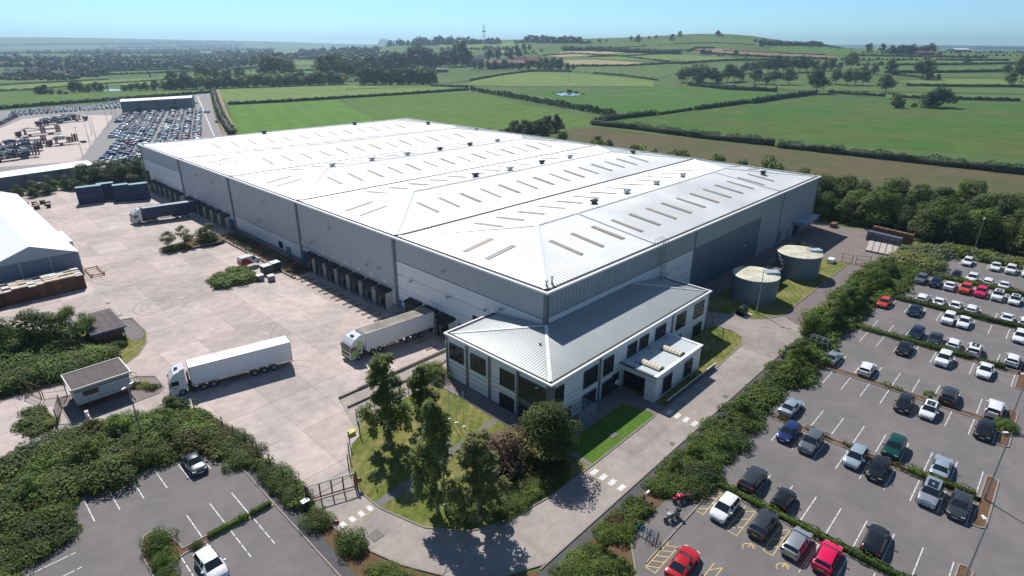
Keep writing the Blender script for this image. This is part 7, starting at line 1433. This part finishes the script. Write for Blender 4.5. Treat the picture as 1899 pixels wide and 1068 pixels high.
for x, y, c, l in ((-53.0, 36.8, L_YEL, 'small golden shrub on the oval island before the gates'), (-41.9, 38.3, L_YEL, 'golden variegated shrub beside the gatehouse steps'), (-42.9, 39.4, L_HEDGE, 'small green shrub beside the gatehouse steps'), (-41.1, 36.9, L_SHRUB, 'dark green shrub at the kerb below the gatehouse steps')): place_tree('bush_fine', 'shrub', l, x, y, 1.0, None, 1.0, c, 'shrub')
shrubs('shrubs on the yard kerb island', 'shrub on the small kerbed island in the yard', scatter([(-20.0, 71.8), (-19.6, 67.9), (-14.0, 67.9), (-13.0, 74.6), (-14.4, 75.6)], 24, 1.5, 2.0, 1.1, 1.4, .95), [L_BRIGHT, L_MID])
shrubs('shrubs on the tree island', 'shrub under the trees of the yard island', [(-19.7, 98.6, 1.7, 1), (-17.9, 98.8, 1.9, 1.1), (-16.6, 98.7, 1.8, 1.1), (-13.4, 99.6, 1.1, 1.1), (-11.8, 98.7, 1.0, 1.0), (-8.2, 98.9, 1.2, 1.0), (-7.2, 100.4, 1.0, 1.0), (-12.5, 102, 1.0, 1.0)], [L_MID, L_SHRUB])
shrubs('weeds on the planting strip', 'weedy shrub on the strip under the warehouse wall', scatter([(-5.4, 67), (-1.6, 67), (-1.6, 105), (-5.4, 105)], 22, .5, 1.1, .9, 1.3, 1.6), [L_OLIVE, L_OAK, L_SHRUB])
# shrubs along the long bed between the road and the main car park
shrubs('shrubs between the road and the car park', 'spreading shrub in the long bed between road and car park', scatter([(-8.3, -24.1), (14, -24.1), (22.5, -24.2), (22.8, -26.6), (8, -26.8), (-7.5, -27.0)], 66, 1.0, 1.8, 1.1, 1.4, .95), [L_SHRUB, L_HEDGE, L_DARK, L_MID])
shrubs('shrubs between the road and the car park', 'spreading shrub in the long bed between road and car park', scatter([(22.5, -24.4), (34, -24.4), (34, -27.0), (22.5, -26.9)], 16, 1.5, 2.3, 1.0, 1.3, 1.0), [L_SHRUB, L_MID])
shrubs('shrubs round the bicycle corner', 'bushy shrub around the bicycle and motorcycle corner', scatter([(-18.5, -23.9), (-13.0, -23.9), (-12.6, -25.2), (-18.6, -25.4)], 14, 1.0, 1.45, 1.0, 1.3, .8), [L_DARK, L_SHRUB])
shrubs('shrubs round the bicycle corner', 'bushy shrub around the bicycle and motorcycle corner', [(-9.4, -24.4, 1.5, 1.1), (-8.3, -24.9, 1.3, 1.1), (-6.9, -25.2, 1.4, 1.2), (-5.9, -26.4, 1.3, 1.2), (-5.6, -28.2, 1.1, 1.1), (-4.8, -27.2, 1.3, 1.2), (-3.6, -28.6, 1.1, 1.1)], [L_DARK, L_HEDGE])
shrubs('shrubs at the bottom edge', 'shrub in the bed at the bottom edge', scatter([(-21.5, -24.3), (-21.2, -28.0), (-27.5, -33.0), (-34, -31.5), (-28, -25.0)], 46, 1.0, 1.7, 1.0, 1.4, .95), [L_MID, L_SHRUB, L_HEDGE])
for x, y, h in ((8.6, -24.6, 1.4), (13.8, -25.8, 1.2), (6.2, -26.2, 1.2), (-16.8, -24.3, 1.3)): place_tree('bush_near', 'shrub', 'dark red leaved shrub among green ones in the long bed', x, y, h, 'dark red shrubs in the long bed', 1.0, L_RED, 'shrub')
for x, y, h in ((10.3, -25.2, 3.6), (-6.0, -24.6, 2.6), (-2.0, -24.8, 2.8), (-20.3, -25.6, 3.0), (-22.5, -28.6, 3.2), (27.0, -25.2, 4.4), (30.5, -25.6, 4.6), (24.5, -26.2, 3.4), (2.0, -26.4, 2.4)): place_tree('sapling', 'young_tree', 'young leafy sapling standing up out of the long shrub bed', x, y, h, 'saplings in the long bed', 1.0, L_MID)
# hedge-like row of small trees beside the service road
k = 0
for x in np.arange(38.5, 84, 2.1):
    k += 1; place_tree('scrub_near' if k % 3 else 'ash_near', 'young_tree', 'bushy young tree in the row between service road and car park', x+rnd.uniform(-.5, .5), -24.2-.04*(x-38)+rnd.uniform(-.7, .7), rnd.uniform(2.8, 5.4), 'young trees beside the service road', .85, rnd.choice([L_MID, L_OAK, L_SHRUB, L_BRIGHT, L_MID]))
shrubs('low shrubs under the young trees', 'shrub under the row of young trees by the car park', scatter([(37.5, -26.5), (58, -27.0), (72, -28.8), (90, -31.0), (90, -27.5), (60, -24.5), (42, -23.5)], 60, 1.3, 2.0, 1.1, 1.4, 1.3), [L_SHRUB, L_HEDGE, L_MID, L_BRIGHT])
shrubs('pale shrubs at the top of the car park', 'feathery shrub at the top end of the car park', scatter([(90, -25), (104, -25.5), (107.5, -31), (93, -30.6)], 24, 1.8, 2.8, 1.2, 1.5, 1.4), [L_PALE, L_WILLOW]); shrubs('pale shrubs at the top of the car park', 'feathery shrub at the top end of the car park', scatter([(107.5, -32), (110.5, -32), (113, -62), (109, -62)], 26, 1.6, 2.6, 1.2, 1.5, 1.4), [L_PALE, L_WILLOW, L_MID])
shrubs('low shrubs under the young trees', 'shrub under the row of young trees by the car park', scatter([(44, -21.6), (84, -21.6), (96, -24), (84, -25), (44, -23.8)], 40, 1.0, 2.2, 1.1, 1.4, 1.0), [L_SHRUB, L_MID, L_BRIGHT])
# hedges clipped between the parking rows
def hedge(label, p0, p1, w, h, lm, n_per_m=90, ls=.15, group=None, rag=.12, gaps=0.0, name='hedge', core=True, zfun=None, px=None):
    pts = px if px else [p0, p1]; P = []; N = []; T = []; cb = MB(); tot = 0
    for a, b in zip(pts[:-1], pts[1:]):
        a = np.array(a[:2], float); b = np.array(b[:2], float); L = np.linalg.norm(b-a)
        if L < .1: continue
        d = (b-a)/L; nn = np.array([-d[1], d[0]]); n = int(L*n_per_m); s = nrng.rand(n)*L; th = nrng.rand(n)*math.pi
        ph = nrng.rand(4)*6.28; lumps = 1+rag*(np.sin(s*1.9/h*1.2+ph[0])+np.sin(s*.83/h*1.2+ph[1])+.6*np.sin(s*3.7/h*1.2+ph[2]))
        cx = np.sign(np.cos(th))*np.abs(np.cos(th))**.45*w/2*lumps*(.88+.17*nrng.rand(n)); cz = np.sin(th)**.45*h*lumps*(.90+.14*nrng.rand(n)); cz *= np.where(nrng.rand(n) < .25, nrng.rand(n), 1)
        x = a[0]+d[0]*s+nn[0]*cx; y = a[1]+d[1]*s+nn[1]*cx; g = np.array([hgt(float(u_), float(v_)) for u_, v_ in zip(x[::40], y[::40])]) if (abs(hgt(*a)) > .01 or abs(hgt(*b)) > .01) else None
        z0 = (hgt(*a)+(hgt(*b)-hgt(*a))*s/L) if g is not None else np.zeros(n)
        if gaps: keep = np.sin(s*.9/h+ph[3])+nrng.rand(n)*.6 > -1+gaps*2; 
        else: keep = np.ones(n, bool)
        P.append(np.stack([x, y, z0+cz], 1)[keep]); N.append(np.stack([nn[0]*np.cos(th), nn[1]*np.cos(th), np.sin(th)+.1], 1)[keep]); T.append(np.clip(.5+.2*np.sin(s*1.1+ph[0])+.15*nrng.randn(n), 0, 1)[keep])
        if core and not gaps: q = nn*w*.30; za, zb = hgt(*a), hgt(*b); f = lambda u_, v_: za+(zb-za)*max(0, min(1, float((np.array([u_, v_])-a)@d)/L)); cb.prism([tuple(a-q), tuple(b-q), tuple(b+q), tuple(a+q)], lambda u_, v_: f(u_, v_)-.1, lambda u_, v_: f(u_, v_)+h*.74)
    me = leaf_mesh(name, np.vstack(P), np.vstack(N), ls, [lm, lm], np.concatenate(T), extra=cb if cb.v else None)
    o = bpy.data.objects.new(name, me); COL.objects.link(o); return tag(o, label, 'hedge', group)
hedge('clipped low hedge between the yellow bays and the second car row', (-4.1, -29.2), (-4.1, -49.6), .85, .75, L_HEDGE, 160, .13)
hedge('low patchy hedge between the third and fourth car rows', (13.3, -28.8), (13.3, -43.5), .75, .6, L_OLIVE, 110, .13, gaps=.45, core=False); hedge('fuller end of the low hedge beside the mulch island', (13.3, -43.5), (13.5, -49.8), .9, .85, L_HEDGE, 150, .13)
hedge('sparse tufted planting in the brown strip between the fifth and sixth rows', (32.0, -34), (32.0, -41.5), .8, .7, L_MID, 90, .13, gaps=.6, core=False); place_tree('sapling', 'young_tree', 'tiny bush on the brown strip behind the black hatchback', 31.9, -42.0, 1.9, None, 1.2, L_MID); place_tree('bush_near', 'shrub', 'bright bush on the mulch island by the lamp post', 31.0, -50.4, 1.6, None, 1.0, L_BRIGHT, 'shrub')
hedge('long clipped hedge between the seventh and eighth rows', (50.0, -27.9), (50.1, -44.2), 1.1, .85, L_HEDGE, 120, .15); hedge('short overgrown hedge at the right end before the eighth row', (50.0, -45.2), (50.0, -48.5), 1.0, .9, L_OAK, 110, .15)
hedge('long clipped hedge between the ninth and tenth rows', (69.0, -29.8), (69.3, -52), 1.15, .95, L_HEDGE, 100, .17); hedge('clipped hedge between the second and third rows from the top', (88.3, -32.2), (88.3, -55), 1.2, 1.0, L_SHRUB, 90, .18)
hedge('small clipped hedge piece at the left car park kerb', (-39.9, 3.45), (-42.0, 3.45), .6, .65, L_HEDGE, 200, .11); hedge('bright clipped hedge behind the bays of the left car park', (-42.3, 3.45), (-46.2, 3.45), .65, .65, L_BRIGHT, 200, .11)
for x, y, h, w, l in ((-47.5, 3.2, .8, .8, 'little square shrub on the brown strip of the left car park'), (-49.9, 5.6, 2.2, .8, 'upright dense shrub at the tip of the hooked kerb island'), (-50.2, 3.4, 1.5, .9, 'shrub right behind the upright one on the hooked island'), (-50.6, 1.4, 1.2, 1.0, 'low shrub on the hooked kerb island left of the white car'), (-50.9, -.6, 1.2, 1.1, 'low shrub at the bottom edge left of the white car')): place_tree('bush_fine', 'shrub', l, x, y, h, None, w, L_BRIGHT if x < -48 else L_HEDGE, 'shrub')
# tree belt behind the rear yard and along the top of the car park
BELT = [(112, 12), (118, -2), (121, -19), (117, -27), (116, -34), (116, -62), (150, -62), (152, -20), (140, 10), (128, 30), (114, 40)]
for x, y, h, w in scatter(BELT, 100, 7.0, 11.0, .95, 1.2, 3.4):
    m_ = rnd.choice([L_OAK, L_MID, L_DARK, L_OAK, L_SHRUB]); sh_ = {L_OAK: 'deep green', L_MID: 'fresh green', L_DARK: 'dark green', L_SHRUB: 'yellowish green'}[m_]
    place_tree('scrub_near', 'belt_tree', '%s %s tree in the belt, %s' % ('tall' if h > 9 else 'shorter', sh_, 'close behind the warehouse corner' if y > 0 else 'behind the rear yard crates' if y > -24 else 'above the top of the car park'), x, y, h, 'trees in the belt behind the rear yard', w, m_)
for px, pt, X in [(1098, 258, 124), (1112, 254, 123), (1126, 256, 125), (1178, 264, 124), (1192, 262, 126), (1208, 266, 123), (1232, 270, 124), (1255, 272, 125), (1268, 276, 123), (1326, 282, 124), (1342, 285, 126), (1378, 293, 124), (1400, 296, 123), (1432, 285, 124), (1446, 300, 122), (1462, 303, 124), (1480, 305, 122), (1496, 312, 121), (1508, 318, 122), (1040, 240, 128)]:
    d = ray(px, pt); t = (X-CAM[0])/d[0]; q = CAM+d*t
    if q[2] > 3: place_tree('scrub_far', 'scrub_tree', 'scrubby tree showing above the far eaves of the warehouse', q[0], q[1], q[2], 'scrub trees behind the warehouse', .62, rnd.choice([L_OAK, L_MID, L_BIRCH]))
for px, py, h, w in [(855, 245, 10, 1.4), (880, 247, 11, 1.4), (905, 251, 13, 1.3), (930, 255, 15, 1.3), (955, 248, 24, 1.2), (975, 246, 26, 1.2), (995, 246, 27, 1.2), (1015, 245, 29, 1.1), (1032, 244, 32, .9), (945, 253, 20, 1.2), (1040, 262, 12, 1.4), (1110, 271, 18, 1.3), (1130, 272, 14, 1.2), (962, 252, 22, 1.2), (985, 251, 24, 1.2), (1005, 250, 26, 1.2)]:
    p = G(px, py); place_tree('scrub_far', 'copse_tree', 'dark bushy tree in the copse just beyond the warehouse roof', p[0], p[1], px_h(p, h), 'trees of the copse beyond the roof', w, rnd.choice([L_OAK, L_DARK]))
# trees between yard and compound
for x, y, h, w in [(-30, 190, 4.6, 1.2), (-25.5, 191, 5, 1.2), (-21, 190, 4.8, 1.2), (-16, 190, 8, 1.2), (-11.5, 190, 8.5, 1.2), (-7, 191, 8.5, 1.2), (-2.5, 190, 9, 1.1), (-13, 186, 7, 1.3), (-20, 186, 4, 1.3), (-27.5, 186, 4, 1.3), (-5, 186, 7, 1.2), (-34, 189, 3.6, 1.2), (-38, 186, 3.2, 1.2), (-43, 187, 3.4, 1.2), (-48, 190, 4.4, 1.2), (-54, 190, 5, 1.2), (-31, 184, 3.4, 1.2), (2, 194, 8, 1.2)]:
    place_tree('scrub_near', 'belt_tree', 'dark leafy tree in the row between yard and vehicle compound', x, y, h, 'trees between yard and compound', w, rnd.choice([L_OAK, L_OAK, L_DARK]))

# field hedges
def fh(px, hpx, w=None, lm=L_FAR, rag=.14, gaps=0.0, grp='field hedges'):
    P = [G(*p) for p in px]; d = np.mean([dist(p) for p in P]); h = np.mean([px_h(p, hpx) for p in P]); w = w or h*1.3
    ls = max(.35, d*.0011); Lt = sum(math.dist(P[i][:2], P[i+1][:2]) for i in range(len(P)-1)); dens = min(60, 1.1*(math.pi/2*(w/2+h))/(ls*ls*.8)*1.6)
    if Lt*dens > 16000: dens = 16000/Lt
    Q = []
    for a, b in zip(P[:-1], P[1:]):
        n = max(1, int(math.dist(a[:2], b[:2])/60)); Q += [(a[0]+(b[0]-a[0])*k/n, a[1]+(b[1]-a[1])*k/n) for k in range(n)]
    Q.append(P[-1][:2]); mx = sum(q[0] for q in px)/len(px); my = sum(q[1] for q in px)/len(px); LN = max(q[0] for q in px)-min(q[0] for q in px)
    lab = '%s dark field hedge, %s, %s' % ('thick' if hpx > 5 else 'thin', 'just beyond the warehouse' if my > 215 else 'in the middle distance' if my > 150 else 'in the far fields' if my > 110 else 'near the skyline', 'far left' if mx < 250 else 'left of centre' if mx < 700 else 'centre' if mx < 1100 else 'right of centre' if mx < 1450 else 'far right')
    return hedge(lab, None, None, w, h, lm, dens, ls, grp, rag, gaps, 'field_hedge', True, px=Q)
L_FARD = leafm('hedge_far_leaves', (0.034, 0.056, 0.022), 0)
for px, h in [([(1098, 231), (1180, 240), (1300, 256), (1435, 270)], 11), ([(1443, 273), (1560, 286), (1700, 302), (1960, 330)], 13), ([(1105, 226), (1160, 219), (1215, 213)], 8), ([(1222, 213), (1283, 204)], 4), ([(1290, 204), (1350, 196), (1388, 191)], 6), ([(1394, 192), (1450, 183), (1512, 175)], 7),
 ([(1276, 158), (1350, 166), (1440, 170)], 6), ([(1536, 172), (1640, 180)], 5), ([(1655, 181), (1720, 184), (1890, 188)], 5), ([(424, 194), (530, 189), (640, 182), (740, 176), (868, 167)], 4), ([(395, 170), (402, 195), (412, 222), (432, 252)], 7)]: fh(px, h, lm=L_FARD)
for px, h in [([(800, 160), (868, 162)], 3), ([(872, 150), (930, 140), (985, 132.5), (1060, 133)], 3), ([(1100, 136), (1160, 141), (1218, 149)], 2.5), ([(1008, 104), (1062, 100), (1140, 104), (1240, 115)], 2.2), ([(1060, 123), (1160, 123), (1250, 118), (1340, 114), (1440, 111)], 3), ([(1090, 106), (1170, 104), (1265, 98)], 2), ([(1275, 96), (1290, 90), (1325, 90)], 3), ([(1300, 99), (1420, 106), (1550, 111)], 3), ([(1340, 94), (1460, 100), (1530, 102)], 1.5), ([(1262, 119), (1330, 114), (1395, 111)], 3),
 ([(1180, 96), (1262, 94), (1320, 96)], 2), ([(1045, 94), (1100, 94), (1180, 98), (1262, 101)], 6), ([(1660, 121), (1800, 120), (1900, 118)], 3), ([(1640, 135), (1740, 135), (1860, 133)], 4), ([(1680, 159), (1780, 161), (1960, 162)], 4), ([(1590, 104), (1700, 106), (1830, 108)], 3), ([(1420, 84), (1500, 86), (1600, 88)], 3), ([(1655, 138), (1720, 146)], 3), ([(1735, 112), (1870, 113)], 3),
 ([(-40, 171), (60, 167), (160, 159), (260, 152), (340, 147)], 2.5), ([(-40, 162), (80, 154), (200, 148)], 2), ([(150, 142), (300, 136), (420, 130), (480, 126)], 3), ([(200, 133), (350, 128), (420, 124)], 2.5), ([(-40, 206), (80, 196), (240, 184), (394, 172)], 5), ([(470, 142), (560, 132), (640, 128)], 3), ([(0, 113), (120, 110), (300, 108)], 4), ([(250, 118), (400, 112), (600, 108)], 4), ([(0, 124), (140, 122), (300, 118)], 4), ([(1250, 82), (1330, 80), (1400, 84)], 1.5), ([(1085, 92), (1200, 86)], 1.5)]: fh(px, h, lm=L_FAR)
# tall tree hedge running down from the pale field
def tree_row(px0, px1, n, h0, h1, lab, grp, key='scrub_far', lm=None, name='hedgerow_tree', jit=1.0, w=1.0):
    for k in range(n):
        t = (k+.5)/n; p = G(px0[0]+(px1[0]-px0[0])*t+rnd.uniform(-.5, .5), px0[1]+(px1[1]-px0[1])*t); h = px_h(p, h0+(h1-h0)*t)*rnd.uniform(1-.15*jit, 1+.15*jit); place_tree(key, name, lab, p[0], p[1], h, grp, w, rnd.choice(lm) if lm else None)
tree_row((872, 168), (1140, 216), 44, 9, 13, 'rounded dark tree in the long row running down between two fields', 'trees of the long field row', w=.95, lm=[L_OAK, L_DARK])
# woods by the river and on the hills: one tree each where they can be told apart
TREES = []
def T(px, py, h, key='oak_far', w=1.0, lm=None, lab=None): TREES.append((px, py, h, key, w, lm, lab))
for px, py, h, w in [(72, 175, 16, 1.2), (84, 175, 17, 1.2), (96, 175, 10, 1.6), (112, 175, 8, 1.8), (124, 175, 6, 1.6), (139, 172, 22, 1.0), (152, 172, 19, 1.0), (165, 171, 14, 1.2), (180, 170, 17, 1.0), (190, 170, 15, .9), (232, 168, 11, 1.3), (245, 168, 13, 1.3), (258, 168, 14, 1.3), (271, 168, 15, 1.1), (288, 167, 19, 1.0)]: T(px, py, h, 'scrub_far', w)
T(200, 165, 9, 'cone_far', 1.0, None, 'small dark conical tree near the river pond'); T(279, 143, 8, 'cone_far', .9, None, 'small dark conical tree alone on the pale field'); T(466, 133, 7, 'cone_far', .8, None, 'narrow dark tree in the far meadow')
x = 306
while x < 640: T(x, 167-(x-306)*.033, rnd.uniform(15, 26), 'scrub_far', rnd.uniform(1.0, 1.25), rnd.choice([L_OAK, L_FAR, L_WILLOW, L_DARK, L_BIRCH])); x += rnd.uniform(7.5, 11)
for px, py, h in [(320, 158, 26), (344, 157, 24), (380, 156, 36), (402, 153, 28), (424, 153, 26), (446, 152, 26), (455, 128, 20), (472, 126, 22), (497, 146, 42), (518, 146, 44), (538, 147, 34), (510, 140, 30), (560, 148, 18), (601, 150, 42), (614, 148, 46), (628, 146, 44), (640, 150, 40)]: T(px, py, h, 'oak_far', 1.0)
for px in range(672, 806, 11): T(px, 157, rnd.uniform(26, 34), 'scrub_far', .95, L_OAK)
for px, py, h in [(645, 142, 30), (660, 140, 34), (676, 140, 30), (692, 138, 36), (708, 138, 34), (724, 137, 32), (740, 136, 36), (752, 130, 30), (764, 128, 38), (776, 127, 40), (790, 128, 38), (800, 127, 34), (816, 125, 28), (828, 124, 30), (842, 124, 34), (856, 123, 44), (866, 122, 28), (878, 128, 16), (892, 128, 18), (905, 128, 14), (918, 128, 16), (936, 128, 18), (950, 128, 13), (964, 129, 12), (980, 129, 12), (1000, 128, 18), (1012, 128, 20), (1024, 129, 22), (1036, 129, 22), (1052, 130, 14), (908, 112, 20), (922, 110, 18), (944, 108, 22), (960, 106, 18)]: T(px, py, h, 'scrub_far', 1.0, rnd.choice([L_OAK, L_FAR]))
T(856, 110, 28, 'cone_far', 1.0, None, 'tall dark fir standing above the woods left of the mast')
for px, py, h, w in [(1266, 153, 26, 1.2), (1284, 153, 31, 1.1), (1302, 153, 32, 1.1), (1320, 154, 26, 1.0), (1332, 154, 22, 1.0), (1294, 155, 18, 1.1), (1349, 152, 31, 1.0), (1362, 151, 26, .9), (1372, 150, 20, .9), (1382, 136, 20, 1.0), (1396, 138, 24, 1), (1410, 136, 26, 1), (1424, 136, 26, 1), (1438, 136, 30, 1), (1452, 136, 28, 1), (1468, 134, 26, 1), (1482, 134, 28, 1), (1496, 133, 26, 1), (1513, 131, 18, 1), (1528, 131, 18, 1), (1540, 130, 20, 1), (1399, 156, 27, 1.05), (1435, 157, 27, 1.1), (1462, 157, 27, 1.2), (1420, 156, 18, 1), (1550, 156, 26, 1), (1556, 128, 12, 1), (1577, 128, 28, 1.0), (1570, 158, 26, 1.0), (1586, 158, 29, 1.1), (1600, 158, 26, 1.1), (1604, 135, 14, 1), (1620, 138, 18, 1), (1651, 138, 26, 1.0), (1710, 147, 38, .95), (1722, 148, 18, .9), (1694, 200, 9, 1.3), (1793, 118, 10, 1.4), (1740, 148, 10, 1.1), (1866, 137, 18, 1.1), (1870, 161, 26, .9), (1893, 152, 46, .9), (1836, 80, 6, 1)]: T(px, py, h, 'oak_far' if h > 22 else 'scrub_far', w)
T(1513, 173, 41, 'oak_far', 1.15, L_DARK, 'large spreading oak standing alone at the hedge corner'); T(1641, 173, 33, 'oak_far', 1.1, L_OAK, 'round oak standing in the hedge right of the large oak'); T(1737, 199, 35, 'scrub_far', 1.6, L_OAK, 'wide dark bush at the edge of the big crop field'); T(1722, 200, 28, 'scrub_far', 1.4, L_DARK, 'dark bush joined to the wide one in the crop field'); T(1660, 200, 27, 'scrub_far', .9, L_BIRCH, 'pale upright tree left of the wide dark bush'); T(1668, 201, 16, 'scrub_far', 1.2, L_OAK, 'small bush at the foot of the pale upright tree')
for px, py, h in [(1261, 68.5, 10), (1245, 75, 11), (1183, 78, 13), (1170, 75, 8), (1112, 78, 7), (1124, 77, 4), (1216, 71, 6), (1203, 72, 5), (1331, 67, 10), (1339, 68, 6), (1412, 86, 15), (1400, 78, 6), (1461, 86, 9), (1502, 88, 9), (1519, 88, 10), (1545, 87, 6), (1552, 87, 6), (1560, 87, 6), (1610, 94, 14), (1635, 95, 13), (1303, 101, 10), (1312, 101, 8), (1333, 104, 6), (1340, 104, 5), (1363, 104, 11), (1383, 107, 4), (1447, 78, 4), (972, 93, 11), (982, 92, 9), (1062, 128, 9), (1131, 95, 10), (1110, 96, 8), (1162, 96, 8), (1184, 97, 8), (1216, 98, 8), (1014, 80, 4), (925, 100, 14), (1004, 96, 6)]: T(px, py, h, 'tiny' if h < 9 else 'scrub_far', 1.1)
for i in range(13): T(1652+i*6, 101+rnd.uniform(-1, 1), rnd.uniform(11, 19), 'scrub_far', 1.0)
NT = 0
TREES.sort(key=lambda t: -t[2])
for px, py, h, key, w, lm, lab in TREES:
    p = G(px, py); reg = ('beside the river meadow at the far left' if px < 300 else 'in the riverside wood beyond the compound' if px < 640 else 'in the woods left of the brick institution' if px < 880 else 'around the brick institution' if px < 1080 and py > 104 else 'on the skyline hill' if py < 92 and px > 1080 else 'among the hedged hill fields' if py < 112 else 'in the copse in the middle right fields' if px < 1560 else 'in the meadows at the right edge')
    hm = px_h(p, h); hm = min(hm, 18.0) if dist(p) > 2200 else hm
    size = 'large' if h > 26 else 'middling' if h > 14 else 'small'
    place_tree(key, 'field_tree', lab or '%s dark green tree %s' % (size, reg), p[0], p[1], hm, None if lab else 'distant trees '+reg, w, lm)
# wooded ridges and far hedgerows that read as masses
def far_mass(name, lab, items):
    P = []; N = []; S = []; Tt = []
    for (px, py, hpx, wk) in items:
        p = G(px, py); h = px_h(p, hpx); n = 64; d = nrng.normal(0, 1, (n, 3)); d /= np.linalg.norm(d, axis=1, keepdims=True); d[:, 2] = np.abs(d[:, 2])
        w = h*.5*wk; P.append(np.array(p)+d*np.array([w, w, h*.9])*(.75+.3*nrng.rand(n, 1))); N.append(d); S.append(np.full(n, h*.30)); Tt.append(np.clip(.5+.10*nrng.randn()+.06*nrng.randn(n), 0, 1))
    me = leaf_mesh(name, np.vstack(P), np.vstack(N), np.concatenate(S), [L_FAR], np.concatenate(Tt)); o = bpy.data.objects.new(name, me); COL.objects.link(o); tag(o, lab, None, None, 'stuff')
it = []
def line(x0, y0, x1, y1, h, step, jy=.8, wk=1.2):
    x = x0
    while x < x1: t = (x-x0)/max(1, x1-x0); it.append((x, y0+(y1-y0)*t+rnd.uniform(-jy, jy), h*rnd.uniform(.65, 1.25), wk)); x += step*rnd.uniform(.7, 1.4)
line(709, 84, 869, 81, 12, 5, 2); line(709, 80, 760, 79, 9, 4, 1); line(875, 82, 930, 81, 9, 6, 1); line(957, 80, 980, 79, 5, 5, .5); line(974, 79, 1073, 79, 10, 4, 1, 1.4); line(978, 76, 1068, 77, 8, 4, 1, 1.4); line(1076, 81, 1096, 80, 5, 5, .5)
far_mass('ridge_woodland', 'dark woods along the skyline ridge in the middle', it)
it = []
for y, h, s, n in [(80, 2.2, 5, 640), (83, 2.6, 6, 640), (86, 3, 7, 640), (90, 3.4, 7, 640), (94, 4, 8, 640), (98, 4.5, 9, 640), (102, 6, 11, 640), (107, 7, 11, 640), (112, 7, 12, 620), (118, 9, 13, 560), (124, 9, 16, 430), (129, 9, 18, 330), (136, 10, 17, 200), (143, 8, 20, 180), (147, 8, 26, 150)]:
    for k in range(2):
        a = rnd.uniform(-40, n*.6); b = min(n, a+rnd.uniform(120, 420)); dy = rnd.uniform(-2.5, 2.5); line(a, y+dy, b, y+dy-(b-a)*.006, h, s*.55, .8)
line(400, 104, 505, 101, 9, 4, 1.5, 1.2); line(395, 108, 500, 106, 8, 4, 1.5, 1.2); line(560, 100, 700, 96, 9, 6, 2); line(600, 108, 720, 104, 11, 7, 3); line(640, 116, 760, 112, 12, 9, 3); line(0, 116, 230, 110, 11, 8, 3); line(60, 128, 200, 122, 14, 10, 3); line(200, 132, 330, 126, 9, 9, 2); line(340, 131, 470, 122, 8, 10, 2)
far_mass('valley_woodland', 'scattered woods and hedgerows across the wide left valley', it)
it = []
line(1540, 91, 1960, 92, 3, 7, 1); line(1600, 98, 1960, 99, 4, 9, 1.5); line(1700, 105, 1960, 104, 4, 12, 1); line(1700, 88, 1900, 89, 3, 6, .8); line(1810, 92, 1900, 92, 5, 6, 1); line(1540, 112, 1700, 112, 5, 9, 1.5); line(1560, 120, 1640, 122, 6, 9, 1.5); line(1045, 92, 1180, 97, 6, 6, 1); line(1195, 84, 1262, 82, 2, 7, .5); line(820, 93, 960, 90, 6, 8, 2); line(905, 103, 1000, 100, 5, 7, 2)
far_mass('right_hedgerows', 'far hedgerows and copses beyond the fields on the right', it)
# rough grass clumps and reeds round the pond
shrubs('reeds round the field pond', 'reed clump round the small field pond', [(*G(px, py)[:2], px_h(G(px, py), h), w) for px, py, h, w in [(1026, 173, 2, 2), (1040, 171.5, 2.4, 2), (1056, 171.5, 7, .8), (1068, 172, 4, 1.3), (1080, 175, 2.4, 2), (1064, 178.5, 1.6, 2), (1048, 178, 2, 2), (1036, 177.5, 1.8, 2)]], L_FAR)


flush_shrubs()
